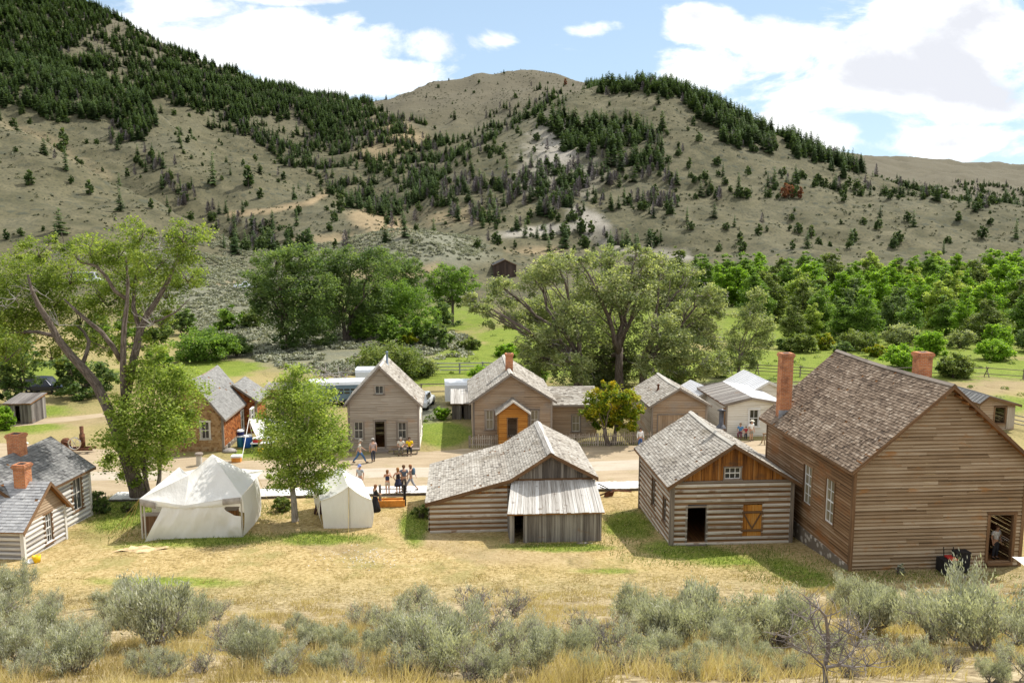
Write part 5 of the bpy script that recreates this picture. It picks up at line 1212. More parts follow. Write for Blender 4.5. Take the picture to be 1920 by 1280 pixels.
for px, py, w_, lb in ((431, 847, .5, 'grey bundle of cloth lying by the brown house corner'),):
    mb = MB(); mb.lathe((0, 0, 0), [(.001, 0), (.42, .02), (.36, .18), (.15, .3), (.001, .33)], 10, sx=1.4); c_ = mb.build('cloth_bundle', M['canvas_grey'], None, True); c_.location = gg(px, py); tag(c_, lb, 'bundle')
# boardwalk
a_, b_ = gg(203, 941), gg(1226, 919); L_ = (b_-a_).length; dr_ = (b_-a_).normalized(); pn = V3((-dr_.y, dr_.x, 0))
root = thing('boardwalk', 'long bleached plank boardwalk along the near side of the street', 'boardwalk', a_)
mb = MB(); s_ = 0; i = 0
while s_ < L_:
    w_ = random.uniform(.17, .25); p = a_+dr_*s_; z = gz(p.x, p.y+.7)-a_.z
    mb.obox(dr_*s_+pn*random.uniform(-.04, .04)+V3((0, 0, z+.16+random.uniform(0, .015))), dr_*(w_-.015), pn*1.5, (0, 0, .045)); s_ += w_
mb.build('plank_deck', M['white_wood'], root)
for k in (.15, 1.3):
    mb = MB()
    for i in range(18):
        p = a_+dr_*L_*i/18; q = a_+dr_*L_*(i+1)/18
        za, zb = gz(p.x, p.y)-a_.z, gz(q.x, q.y)-a_.z
        mb.beam(dr_*L_*i/18+pn*k+V3((0, 0, za+.06)), dr_*L_*(i+1)/18+pn*k+V3((0, 0, zb+.06)), .12, .19, .2)
    mb.build('joist', M['grey_plank'], root)
# hitching rail and wooden trough
o = gg(712, 948)
root = thing('hitching_rail', 'dark hitching rail beside the boardwalk where the visitors stand', 'rail', o)
for px in (713, 759):
    p = gg(px, 948)-o; mb = MB(); mb.tube([p-V3((0, 0, .2)), p+V3((0, 0, 1.35))], [.09, .08], 8); mb.build('post', M['dark'] if px > 740 else M['grey_plank'], root)
for z in (.62, 1.1): mb = MB(); q0, q1 = gg(713, 948)-o, gg(759, 948)-o; mb.tube([q0+V3((0, 0, z)), q1+V3((0, 0, z))], .035, 7); mb.build('cross_rail', M['trim'], root)
c_ = prop('water_trough', 'bright orange brown wooden trough on the grass by the hitching rail', 'trough', 733, 948)
mb = MB(); w_ = (gg(760, 948)-gg(707, 948)).x/2
mb.box(-w_, w_, -.3, -.25, .02, .42); mb.box(-w_, w_, .25, .3, .02, .42); mb.box(-w_, -w_+.05, -.25, .25, .02, .42); mb.box(w_-.05, w_, -.25, .25, .02, .42); mb.box(-w_+.05, w_-.05, -.25, .25, .02, .08); mb.build('box_body', M['orange'], c_)
mb = MB(); mb.box(-w_+.05, w_-.05, -.25, .25, .3, .32); mb.build('contents', M['orange'], c_)
# old plough by the boardwalk
c_ = prop('walking_plough', 'rusty old plough lying on the grass by the boardwalk', 'plough', 1150, 931)
mb = MB(); mb.tube([(-.95, 0, .1), (-.6, 0, .22), (-.1, .05, .42), (.4, .05, .38), (1.2, .1, .3)], .05, 6); mb.build('beam', M['rust'], c_)
mb = MB(); mb.tube([(-.1, 0, .4), (-.6, .2, .65), (-.95, .3, .8)], .035, 6); mb.build('handle', M['dark'], c_); mb = MB(); mb.tube([(-.1, 0, .4), (-.6, -.2, .62), (-.95, -.3, .76)], .035, 6); mb.build('handle', M['dark'], c_)
mb = MB(); mb.obox((-.5, -.05, 0), (.5, .2, 0), (-.1, .16, 0), (.1, .02, .3)); mb.build('share', M['rust'], c_)
# hide on the grass
P_ = gg(262, 1031); mb = MB(); n = 28; ring = []
for i in range(n):
    a = 2*math.pi*i/n; r_ = 1+.28*math.sin(4*a+.6)+random.uniform(-.1, .1); ring.append((1.15*r_*math.cos(a), .42*r_*math.sin(a)))
for i in range(n):
    (x0, y0), (x1, y1) = ring[i], ring[(i+1) % n]
    for q0, q1 in ((0, .5), (.5, 1)):
        pt = lambda x, y, q: V3((x*q, y*q, .06+.05*math.sin(x*q*6)*q+.04*wr(x*q*3, y*q*3, 1)))
        mb.face((pt(x0, y0, q0), pt(x0, y0, q1), pt(x1, y1, q1), pt(x1, y1, q0)) if q0 else (pt(x0, y0, 0), pt(x0, y0, q1), pt(x1, y1, q1)), .5)
M['hide'] = plain_mat('tanned_hide', (.55, .40, .22), .9, 0, .35, 2.5)
c_ = mb.build('animal_hide', M['hide'], None, True); c_.location = P_; tag(c_, 'pale tanned hide spread on the grass before the big tent', 'hide')
# yellow bucket, stones by the white cabin
c_ = prop('bucket', 'bright yellow tub at the corner of the nearest white cabin', 'bucket', 69, 1053); mb = MB(); mb.lathe((0, 0, 0), [(.001, 0), (.17, 0), (.2, .34), (.17, .34), (.14, .05), (.001, .05)], 14); mb.build('bucket_body', M['yellow'], c_, True); mb = MB(); mb.tube([(-.19, 0, .32), (0, 0, .42), (.19, 0, .32)], .01, 5); mb.build('handle', M['tin'], c_)
for q, r_ in (((58, 1054), .2), ((52, 1056), .15)):
    mb = MB(); mb.lathe((0, 0, 0), [(.001, -.05), (r_, .02), (r_*.85, r_*.55), (r_*.4, r_*.85), (.001, r_*.85)], 9, sx=1.3); c_ = mb.build('white_stone', M['white'], None, True); c_.location = gg(*q); tag(c_, 'whitish stone beside the yellow tub at the cabin corner', 'stone', 'stones by the yellow tub')
# stove and box by the large house
c_ = prop('camp_stove', 'black drum with red top and two upright bars, by the largest house', 'stove', 1775, 1074)
mb = MB(); mb.box(-.36, .36, -.3, .3, .1, .72); mb.build('drum', M['dark'], c_); mb = MB(); mb.box(-.05, .30, -.31, .22, .723, .79); mb.build('top', M['red'], c_)
for x in (-.18, .2): mb = MB(); mb.tube([(x, 0, .7), (x*1.25, .02, 1.25)], .022, 6); mb.build('bar', M['dark'], c_)
for x in (-.25, .25): mb = MB(); mb.tube([(x, -.36, .13), (x, -.28, .13)], .13, 12); mb.build('wheel', M['dark'], c_)
c_ = prop('crate', 'small dark crate behind the tallest sagebrush, against the largest house', 'crate', 1800, 1072)
mb = MB(); mb.box(-.32, .32, -.2, .2, 0, .95); mb.build('box_body', M['cloth_black'], c_); mb = MB(); mb.box(-.34, .34, -.22, .22, .953, 1.02); mb.build('lid', M['dark'], c_)
P_ = gg(1972, 1112); mb = MB(); sheet(mb, [V3((-.9, 1.2, 1.05)), V3((2.2, 1.2, 1.0))], [V3((-.4, -.6, .1)), V3((2.4, -.8, .05))], (0, -.3, 1), 14, 10, .25, .2, 15); c_ = mb.build('canvas_tarp', M['canvas'], None, True); c_.location = P_; tag(c_, 'white canvas tarp heaped by the door of the largest house', 'tarp')
# old mining machine
c_ = prop('mining_machine', 'rusty old mining machine with upright cylinder on the street edge', 'machine', 147, 850)
mb = MB(); mb.box(-1.3, 1.1, -.12, .0, .25, .42); mb.box(-1.3, 1.1, .5, .62, .25, .42); mb.box(-1.2, -1.0, 0, .5, .27, .4); mb.box(.7, .9, 0, .5, .27, .4); mb.build('frame', M['rust'], c_)
mb = MB(); mb.tube([(.25, .25, .4), (.25, .25, 1.5), (.25, .25, 1.52), (.25, .25, 2.1)], [.2, .2, .13, .15], 12); mb.build('cylinder', M['rust'], c_, True)
for x, r_ in ((-.15, .5), (-.9, .34)):
    w_ = MB(); w_.lathe((0, 0, 0), [(r_, -.05), (r_*1.0, .05), (r_*.85, .05), (r_*.85, -.05), (r_, -.05)], 20)
    for k in range(6): w_.beam((0, 0, 0), (r_*.9*math.cos(k*math.pi/3), r_*.9*math.sin(k*math.pi/3), 0), .04, .04, .3)
    xf(w_, Matrix.Translation((x, -.2, r_+.35)) @ Matrix.Rotation(R(90), 4, 'X')); w_.build('flywheel', M['chrome' if r_ > .4 else 'rust'], c_)
mb = MB(); mb.lathe((-1.0, .25, .42), [(.001, 0), (.35, 0), (.35, .6), (.2, .75), (.001, .75)], 12); mb.build('tank', M['rust'], c_, True)
# sawhorse by the white house
c_ = prop('saw_horse', 'pale wooden sawhorse between whitewashed house and largest house', 'sawhorse', 1443, 832)
mb = MB(); mb.box(-.6, .6, -.05, .05, .8, .92); mb.build('beam', M['tan_siding'], c_)
for x in (-.5, .5):
    for y in (-1, 1): mb = MB(); mb.beam((x, 0, .8), (x*1.1, y*.35, 0), .07, .07, up=(1, 0, 0)); mb.build('leg', M['tan_siding'], c_)

# ------------------------------------------------------------------ fences
def fence(name, label, pts, h, nrail, mat, step=3.0, post=.12, group=None, jack=False, rail=.05):
    W_ = [gg(*p) for p in pts]; o = W_[0].copy(); root = thing(name, label, 'fence', o, 0, group); prev = None
    for a, b_ in zip(W_, W_[1:]):
        n = max(1, round((b_-a).length/step))
        for i in range(n+1):
            if i == 0 and prev is not None: continue
            p = a.lerp(b_, i/n); p.z = gz(p.x, p.y); q = p-o
            mb = MB()
            if jack:
                d = (b_-a).normalized(); s_ = V3((-d.y, d.x, 0)); mb.tube([q-s_*.6, q+s_*.25+V3((0, 0, h*1.1))], post/2, 6); mb.tube([q+s_*.6, q-s_*.25+V3((0, 0, h*1.1))], post/2, 6)
            else: mb.tube([q-V3((0, 0, .3)), q+V3((0, 0, h*random.uniform(.97, 1.05)))], post/2, 7)
            mb.build('post', M[mat], root)
            if prev is not None:
                for k in range(nrail):
                    z = V3((0, 0, h*(.95-k*.62/max(1, nrail-1) if nrail > 1 else .9))); d = (q-prev).normalized()
                    mb = MB(); mb.tube([prev+z-d*.15+V3((0, 0, random.uniform(-.04, .04))), q+z+d*.15+V3((0, 0, random.uniform(-.04, .04)))], [rail, rail*.85], 6); mb.build('cross_rail', M[mat], root)
            prev = q
    return root
M['rail'] = grain_mat('weathered_rail', [(.13, .125, .12), (.28, .275, .27), (.42, .42, .42)], .5, 10, .4)
M['rail_brown'] = grain_mat('brown_rail', [(.07, .055, .04), (.17, .14, .11), (.27, .23, .19)], .5, 10, .4)
fence('rail_fence', 'bluish grey rail fence on the green meadow behind the tan porch house', [(800, 700), (862, 700), (905, 699), (960, 702)], 1.35, 3, 'rail', 3.2, .2, rail=.075)
fence('rail_fence', 'dark two rail corral fence between the two gabled houses', [(690, 742), (790, 742), (880, 740), (960, 742)], 1.3, 2, 'rail_brown', 3.5, .14, rail=.06)
fence('jack_fence', 'jack leg fence crossing the bright green meadow beyond the brick chimney', [(1320, 702), (1420, 701), (1500, 706), (1570, 712)], 1.2, 3, 'rail_brown', 3.2, .12, None, True, rail=.055)
fence('jack_fence', 'weathered jack leg fence just behind the white metal roofs', [(1300, 742), (1380, 742), (1470, 738), (1540, 735)], 1.3, 3, 'rail_brown', 3.0, .13, None, True, rail=.06)
fence('jack_fence', 'long pole fence below the green willows at the meadow edge', [(1580, 708), (1720, 704), (1850, 706), (1990, 716)], 1.1, 2, 'rail_brown', 4.0, .12, None, True, rail=.05)
fence('rail_fence', 'rough pole fence right of the plank shed behind the largest house', [(1895, 800), (1960, 815)], 1.2, 3, 'rail', 2.2, .13)
fence('rail_fence', 'broken pole fence beside the dead branches, behind the livestock trailer', [(590, 722), (640, 716), (690, 718)], 1.2, 2, 'rail', 3.0, .13)
# picket fence
W_ = [gg(880, 840), gg(1000, 839), gg(1120, 836), gg(1222, 832)]; o = W_[0].copy()
root = thing('picket_fence', 'low weathered picket fence in front of the porch house', 'fence', o)
for a, b_ in zip(W_, W_[1:]):
    n = 3
    for i in range(n):
        p, q = a.lerp(b_, i/n)-o, a.lerp(b_, (i+1)/n)-o; d = (q-p); Lp = d.length; d.normalize(); mb = MB(); s_ = .05
        for z in (.28, .78): mb.beam(p+V3((0, .05, z)), q+V3((0, .05, z)), .04, .08)
        while s_ < Lp:
            b0 = p+d*s_; lean = random.gauss(0, .02); hh = random.uniform(.92, 1.08); w_ = d*.075; tp = V3((lean, 0, hh)); tn = random.random()
            f = [b0+V3((0, 0, .03)), b0+w_+V3((0, 0, .03)), b0+w_+tp, b0+w_*.5+tp+V3((0, 0, .07)), b0+tp]; g = [x_+V3((0, .022, 0)) for x_ in f]
            mb.face(f, tn); mb.face(g, tn); [mb.face((f[j], f[(j+1) % 5], g[(j+1) % 5], g[j]), tn*.6) for j in range(5)]
            s_ += .165
        mb.build('picket_panel', M['grey_siding'], root)
        mb = MB(); mb.box(p.x-.05, p.x+.05, p.y+.075, p.y+.17, -.2, 1.0); mb.build('post', M['trim'], root)

# ------------------------------------------------------------------ vehicles
def wheel(parent, x, y, r_, w_, sgn):
    mb = MB(); prof = [(r_*.6, -w_/2), (r_*.95, -w_/2), (r_, -w_*.3), (r_, w_*.3), (r_*.95, w_/2), (r_*.6, w_/2)]
    mb.lathe((0, 0, 0), prof, 20); X_ = Matrix.Translation((x, y, r_)) @ Matrix.Rotation(R(90), 4, 'X'); xf(mb, X_); wh = mb.build('wheel', M['tyre'], parent, True)
    mb = MB(); mb.lathe((0, 0, 0), [(.001, -w_*.38), (r_*.2, -w_*.42), (r_*.62, -w_*.3), (r_*.62, w_*.3), (r_*.2, w_*.42), (.001, w_*.38)], 16); xf(mb, X_); mb.build('rim', M['chrome'], wh, True)
def loft(mb, secs, mi=0):
    """secs: list of (x, [(y,z)...]) closed rings"""
    for (xa, ra), (xb, rb) in zip(secs, secs[1:]):
        n = len(ra)
        for k in range(n):
            k2 = (k+1) % n; mb.face(((xa, *ra[k]), (xb, *rb[k]), (xb, *rb[k2]), (xa, *ra[k2])), .5, mi)
    for x, r_ in (secs[0], secs[-1]): mb.face([(x, *q) for q in r_], .5, mi)
def car(label, cat, name, loc, rz, L_, H_, mat, hood=.28, tail=.04, wd=1.8, bed=0.0):
    c_ = thing(name, label, cat, loc, rz); hw = wd/2; gc = .32; zb = .98
    def ring(z0, z1, k): w1, w2 = hw, hw*k; return [(-w1+.06, z0), (w1-.06, z0), (w1, z0+.12), (w1, z1-.15), (w2, z1), (-w2, z1), (-w1, z1-.15), (-w1, z0+.12)]
    x0 = -L_/2; mb = MB()
    loft(mb, [(x0, ring(gc+.1, zb-.15, .9)), (x0+.08, ring(gc, zb-.03, .93)), (x0+L_*tail+.1, ring(gc, zb, .95)), (L_/2-L_*hood, ring(gc, zb, .95)), (L_/2-.25, ring(gc, zb-.12, .9)), (L_/2-.02, ring(gc+.05, zb-.25, .86))])
    mb.build('body', M[mat], c_)
    ra = x0+L_*tail+bed; rb = L_/2-L_*hood-.05; mb = MB(); r2 = lambda z, w_: [(-w_, zb-.02), (w_, zb-.02), (w_*.86, z), (-w_*.86, z)]
    loft(mb, [(ra, r2(zb+.02, hw*.94)), (ra+.3, r2(H_-.03, hw*.94)), ((ra+rb)/2, r2(H_, hw*.95)), (rb-.65, r2(H_-.05, hw*.94)), (rb, r2(zb+.02, hw*.92))]); mb.build('cabin', M[mat], c_)
    for s_ in (-1, 1):
        nw = 3 if bed == 0 else 1
        for k in range(nw):
            xa, xb = ra+.35+(rb-.75-ra-.35)*k/nw+.03, ra+.35+(rb-.75-ra-.35)*(k+1)/nw-.03; mb = MB()
            yb_, yt_ = s_*(hw*.93+.005), s_*(hw*.83+.012)
            mb.obox((xa, yb_, zb+.05), (xb-xa, 0, 0), (0, s_*.012, 0), (0, yt_-yb_, H_-zb-.13)); mb.build('window', M['glass'], c_)
        for xx in (x0+L_*.19, L_/2-L_*.2): wheel(c_, xx, s_*(hw-.1), .38, .24, s_)
        mb = MB(); mb.box(L_/2-.12, L_/2-.01, s_*(hw-.35)-.14, s_*(hw-.35)+.14, .62, .76); mb.build('headlight', M['white'], c_)
    mb = MB(); mb.obox((rb-.55, -hw*.72, H_-.13), (.50, 0, -(H_-zb-.2)), (0, hw*1.44, 0), (.02, 0, .02)); mb.build('windscreen', M['glass'], c_)
    mb = MB(); mb.box(L_/2-.04, L_/2+.06, -hw+.05, hw-.05, .38, .55); mb.build('bumper', M['tin'], c_)
    return c_
car('dark navy off road car parked on the grass under the left trees', 'car', 'parked_car', gg(88, 736), R(-6), 4.7, 1.75, 'navy_car')
p = on_hill(460, 541, D0=120); car('white pickup truck parked on the far sage bench', 'truck', 'pickup_truck', p, R(3), 5.2, 1.75, 'white_car', bed=1.7)
p = on_hill(162, 531, D0=120); c_ = car('long white van parked on the far sage bench behind the big cottonwood', 'van', 'camper_van', p, R(2), 7.5, 2.5, 'white_car', .1)
car('white car roof showing between the two gabled houses', 'car', 'parked_car', gg(792, 762), R(80), 4.3, 1.6, 'white_car')
def trailer(label, loc, rz, L_, H_, wd=2.2, slats=True, mats=('white_car', 'tin')):
    c_ = thing('livestock_trailer', label, 'trailer', loc, rz); hw = wd/2; zt = H_
    ring = lambda a: [(-hw, .5), (hw, .5), (hw, zt-.35), (hw-.12, zt-.1), (hw-.4, zt), (-hw+.4, zt), (-hw+.12, zt-.1), (-hw, zt-.35)]
    mb = MB(); loft(mb, [(-L_/2, ring(0)), (L_/2, ring(0))]); mb.build('body', M[mats[1]], c_)
    mb = MB(); loft(mb, [(-L_/2-.02, [(-hw-.02, zt-.36), (hw+.02, zt-.36), (hw-.1, zt-.07), (hw-.4, zt+.03), (-hw+.4, zt+.03), (-hw+.1, zt-.07)]), (L_/2+.02, [(-hw-.02, zt-.36), (hw+.02, zt-.36), (hw-.1, zt-.07), (hw-.4, zt+.03), (-hw+.4, zt+.03), (-hw+.1, zt-.07)])]); mb.build('roof', M[mats[0]], c_, False)
    if slats:
        for r_ in range(2):
            for k in range(9):
                x = -L_/2+.3+(L_-.6)*k/9; mb = MB(); mb.box(x, x+(L_-.6)/9-.12, -hw-.015, -hw-.003, 1.25+r_*.32, 1.43+r_*.32); mb.build('vent_slot', M['glass'], c_)
    for s_ in (-1, 1):
        for xx in (-.5, .5): wheel(c_, xx, s_*(hw-.1), .36, .22, s_)
    mb = MB(); mb.beam((L_/2, 0, .55), (L_/2+1.1, 0, .5), .12); mb.build('tow_bar', M['dark'], c_)
M['trailer_blue'] = plain_mat('blue_grey_trailer_side', (.13, .20, .28), .4, .2, .1)
trailer('long blue grey livestock trailer with white roof behind the tall grey house', gg(642, 757), R(3), 6.4, 2.5, mats=('white_car', 'trailer_blue'))
trailer('short white trailer partly behind the roof of the tall grey house', gg(690, 731), R(0), 2.4, 2.5, slats=False, mats=('white_car', 'white_car'))
trailer('white trailer standing behind the tiny plank privy', gg(866, 757), R(2), 3.4, 2.45, slats=False, mats=('white_car', 'white_car'))
# ------------------------------------------------------------------ people
def skin_net(name, verts, edges, rad, mat, parent, root_i=0, sub=1):
    me = bpy.data.meshes.new(name); me.from_pydata([tuple(v) for v in verts], edges, []); me.materials.append(mat)
    o = bpy.data.objects.new(name, me); COL.objects.link(o)
    sk = o.modifiers.new('skin', 'SKIN'); sk.use_smooth_shade = True; sk.branch_smoothing = .3
    if not me.skin_vertices: return o
    for i, r_ in enumerate(rad):
        d = me.skin_vertices[0].data[i]; d.radius = (r_, r_) if not isinstance(r_, tuple) else r_; d.use_root = (i == root_i)
    if sub: s_ = o.modifiers.new('smooth', 'SUBSURF'); s_.levels = sub; s_.render_levels = sub
    o.parent = parent; return o
_cl = {}
def cloth(col):
    if col not in _cl: _cl[col] = plain_mat('cloth', col, .9, 0, .2, 6)
    return _cl[col]
_sk = {}
def skin_mat(col):
    if col not in _sk: _sk[col] = plain_mat('skin', col, .6, 0, .08, 4)
    return _sk[col]
M['eye'] = plain_mat('eye', (.02, .015, .012), .3); M['lip'] = plain_mat('lips', (.35, .13, .10), .6)
def person(label, loc, rz, pose='stand', H=1.74, skin=(.52, .30, .20), shirt=(.6, .6, .6), sleeve=.5, legs=('trousers', (.1, .1, .15)), hair=(.12, .06, .03), hat=None, long_hair=False, shoe=(.03, .025, .02), pack=None, arms=None, tank=False, swing=.28, group=None):
    root = thing('person', label, 'person', loc, rz, group); s = H/1.76
    pz = .93; lean = 0
    hip = {-1: V3((-.095, 0, .88)), 1: V3((.095, 0, .88))}; knee, ank, toe = {}, {}, {}
    for sd in (-1, 1):
        if pose == 'walk':
            f = swing*sd; knee[sd] = V3((.095*sd, f*.62+.04, .49)); ank[sd] = V3((.09*sd, f*1.25-(0.02 if f > 0 else .06), .09+(0 if f > 0 else .05))); toe[sd] = ank[sd]+V3((.015*sd, .17, -.05 if f > 0 else -.07))
        elif pose == 'sit':
            hip[sd] = V3((.1*sd, 0, .50)); knee[sd] = V3((.14*sd, .43, .50)); ank[sd] = V3((.13*sd, .40, .09)); toe[sd] = V3((.15*sd, .57, .04))
        else:
            knee[sd] = V3((.1*sd, .02, .49)); ank[sd] = V3((.105*sd, -.01, .09)); toe[sd] = V3((.13*sd, .15, .04))
    if pose == 'sit': pz = .54
    up = pz-.93
    pel = V3((0, 0, pz)); sp = V3((0, .0, 1.13+up)); ch = V3((0, .01 if pose != 'sit' else .04, 1.34+up)); nk = V3((0, .02 if pose != 'sit' else .07, 1.50+up)); hd = nk+V3((0, .03, .13)); tp = nk+V3((0, .025, .21))
    V = [pel, sp, ch, nk, hd, tp]; E_ = [(0, 1), (1, 2), (2, 3), (3, 4), (4, 5)]; Rd = [(.155, .115), (.135, .10), (.15, .11), .055, (.085, .10), (.06, .065)]
    nose = hd+V3((0, .105, -.015)); V.append(nose); E_.append((4, 6)); Rd.append(.016)
    sh, el, wr_ = {}, {}, {}
    for sd in (-1, 1):
        sh[sd] = ch+V3((.19*sd, -.01, .08))
        am = (arms or {}).get(sd, 'down')
        if am == 'down': el[sd] = sh[sd]+V3((.06*sd, -.03, -.29)); wr_[sd] = el[sd]+V3((.0, .09, -.24))
        elif am == 'swing': k = -sd*.2; el[sd] = sh[sd]+V3((.06*sd, k*.7-.03, -.27)); wr_[sd] = el[sd]+V3((-.01*sd, k+.10, -.22))
        elif am == 'face': el[sd] = sh[sd]+V3((.08*sd, .12, -.24)); wr_[sd] = el[sd]+V3((-.13*sd, .17, .20))
        elif am == 'hip': el[sd] = sh[sd]+V3((.2*sd, -.06, -.22)); wr_[sd] = el[sd]+V3((-.14*sd, .10, -.18))
        elif am == 'lap': el[sd] = sh[sd]+V3((.07*sd, .05, -.28)); wr_[sd] = el[sd]+V3((-.12*sd, .24, -.04))
        i = len(V); V += [sh[sd], el[sd], wr_[sd]]; E_ += [(2, i), (i, i+1), (i+1, i+2)]; Rd += [.068, .044, .030]
        d = (wr_[sd]-el[sd]).normalized(); side = V3((1, 0, 0))-d*d.x; side.normalize(); nrm = d.cross(side)
        pm = wr_[sd]+d*.07; V.append(pm); E_.append((i+2, i+3)); Rd.append((.036, .018)); pi = i+3
        fwd = 1 if nrm.y > 0 else -1
        for k, (off, ln) in enumerate(((-.028, .062), (-.010, .076), (.010, .072), (.027, .056))):
            a_ = pm+side*off+d*.030; b_ = a_+d*ln*.6+nrm*fwd*.008; c_ = b_+d*ln*.42+nrm*fwd*.028; j = len(V); V += [a_, b_, c_]; E_ += [(pi, j), (j, j+1), (j+1, j+2)]; Rd += [.0095, .009, .007]
        tsd = side*(-sd); a_ = wr_[sd]+d*.035+tsd*.032; b_ = a_+d*.035+tsd*.018+nrm*fwd*.012; j = len(V); V += [a_, b_]; E_ += [(i+2, j), (j, j+1)]; Rd += [.012, .009]
        i = len(V); V += [hip[sd], knee[sd], ank[sd], toe[sd]]; E_ += [(0, i), (i, i+1), (i+1, i+2), (i+2, i+3)]; Rd += [.098, .060, .043, .034]
    sc = lambda L_: [v*s for v in L_]
    skin_net('body', sc(V), E_, [tuple(x*s for x in r_) if isinstance(r_, tuple) else r_*s for r_ in Rd], skin_mat(skin), root)
    # face
    mb = MB()
    for sd in (-1, 1): mb.lathe(((hd.x+.036*sd)*s, (hd.y+.084)*s, (hd.z+.012)*s), [(.001, -.010), (.012, 0), (.001, .010)], 8)
    mb.build('eyes', M['eye'], root)
    mb = MB(); mb.box(-.026*s, .026*s, (hd.y+.078)*s, (hd.y+.094)*s, (hd.z-.062)*s, (hd.z-.050)*s); mb.build('mouth', M['lip'], root)
    # shirt
    if shirt:
        Vs = [pel+V3((0, 0, .03)), sp, ch, ch+V3((0, .005, .085))]; Es = [(0, 1), (1, 2), (2, 3)]; Rs = [(.175, .135), (.152, .12), (.168, .128), .085]
        if not tank:
            for sd in (-1, 1):
                i = len(Vs); Vs += [sh[sd]+V3((0, 0, .005)), sh[sd].lerp(el[sd], .75 if sleeve <= .5 else 1)]; Es += [(2, i), (i, i+1)]; Rs += [.085, .063]
                if sleeve > .5: Vs.append(el[sd].lerp(wr_[sd], .9)); Es.append((i+1, i+2)); Rs.append(.043)
        skin_net('shirt', sc(Vs), Es, [tuple(x*s for x in r_) if isinstance(r_, tuple) else r_*s for r_ in Rs], cloth(shirt), root)
    kind, lc = legs
    if kind in ('trousers', 'shorts', 'calf'):
        Vt = [pel+V3((0, 0, .05)), pel]; Et = [(0, 1)]; Rt = [(.165, .125), (.175, .135)]; q = {'trousers': 1, 'shorts': 0, 'calf': .55}[kind]
        for sd in (-1, 1):
            i = len(Vt)
            if kind == 'shorts': Vt += [hip[sd], hip[sd].lerp(knee[sd], .8)]; Et += [(1, i), (i, i+1)]; Rt += [.115, .095]
            else: Vt += [hip[sd], knee[sd], knee[sd].lerp(ank[sd], q*.97)]; Et += [(1, i), (i, i+1), (i+1, i+2)]; Rt += [.115, .082, .062]
        skin_net('trousers', sc(Vt), Et, [tuple(x*s for x in r_) if isinstance(r_, tuple) else r_*s for r_ in Rt], cloth(lc), root)
    else:
        zl = .52 if kind == 'skirt' else .06; mb = MB(); n = 18
        prof = [(.15, pz+.1), (.185, pz), (.21, pz-.18), (.25 if kind == 'skirt' else .30, (pz+zl)/2-.02), (.27 if kind == 'skirt' else .40, zl), (.22, zl+.01)]
        mb.lathe((0, 0, 0), [(r_*s, z*s) for r_, z in prof], n, sy=.85)
        mb.build('skirt', cloth(lc), root, True)
    for sd in (-1, 1):
        d = (toe[sd]-ank[sd]); skin_net('shoe', sc([ank[sd]-V3((0, .04, .035)), ank[sd].lerp(toe[sd], .5)+V3((0, 0, -.012)), toe[sd]+V3((0, .03, 0))]), [(0, 1), (1, 2)], [.052*s, .05*s, .036*s], cloth(shoe), root)
    if hair:
        mb = MB(); c_ = (hd+V3((0, -.012, .022)))*s; pr_ = []
        for k in range(8):
            a = k/7*math.pi*.5; pr_.append((.112*math.cos(a), .02+.105*math.sin(a)))
        mb.lathe(c_, [(r_*s, z*s) for r_, z in pr_], 14, sy=1.06)
        bk = MB(); bz = -.16 if long_hair else -.07
        for k in range(8):
            a0, a1 = math.pi*(1.06+.88*k/8), math.pi*(1.06+.88*(k+1)/8); r_ = .112*s
            mb.face([(c_.x+r_*math.cos(a0), c_.y+1.06*r_*math.sin(a0), c_.z+.02*s), (c_.x+r_*math.cos(a1), c_.y+1.06*r_*math.sin(a1), c_.z+.02*s), (c_.x+r_*.85*math.cos(a1), c_.y+r_*.95*math.sin(a1), c_.z+bz*s), (c_.x+r_*.85*math.cos(a0), c_.y+r_*.95*math.sin(a0), c_.z+bz*s)], .5)
        mb.build('hair', cloth(hair), root, True)
    if hat:
        mb = MB(); c_ = (hd+V3((0, 0, .06)))*s
        if hat[0] == 'cap':
            mb.lathe(c_, [(.121*s, -.01), (.122*s, .03*s), (.10*s, .085*s), (.05*s, .11*s), (.001, .115*s)], 14); mb.obox(c_+V3((-.075, .09, .0))*s, (.15*s, 0, 0), (0, .12*s, -.02), (0, 0, .014))
        else: mb.lathe(c_, [(.10*s, 0), (.21*s, -.005), (.215*s, .01), (.118*s, .02), (.108*s, .1*s), (.06*s, .125*s), (.001, .12*s)], 18)
        mb.build('hat', cloth(hat[1]), root, True)
    if pack:
        mb = MB(); b0 = ch+V3((0, -.2, -.02)); mb.lathe(b0*s, [(.001, -.24), (.13, -.22), (.16, -.05), (.14, .14), (.06, .22), (.001, .225)], 12, sy=.7); mb.build('backpack', cloth(pack), root, True)
    return root
def PG(px, py): p = gg(px, py); p.z = gz(p.x, p.y); return p
up = {-1: 'face', 1: 'face'}; sw_ = {-1: 'swing', 1: 'swing'}; lap_ = {-1: 'lap', 1: 'lap'}
person('man in pale shirt and blue jeans striding along the street', PG(675, 868), R(-75), 'walk', 1.78, shirt=(.58, .55, .47), legs=('trousers', (.06, .14, .28)), hair=(.35, .33, .3), hat=('cap', (.3, .27, .22)), arms=sw_, swing=.36)
person('man in light plaid shirt and dark trousers walking in the street', PG(700, 866), R(15), 'walk', 1.8, shirt=(.42, .34, .33), legs=('trousers', (.05, .055, .075)), hair=(.1, .08, .07), hat=('cap', (.34, .32, .3)), swing=.1)
pb1, pb2 = PG(752, 852), PG(768, 852)
bn = thing('bench', 'low plank bench against the front of the tall grey house', 'bench', V3(((pb1.x+pb2.x)/2, pb1.y+.18, pb1.z)))
mb = MB(); mb.box(-1.1, 1.1, -.2, .2, .38, .43); mb.build('seat', M['trim'], bn)
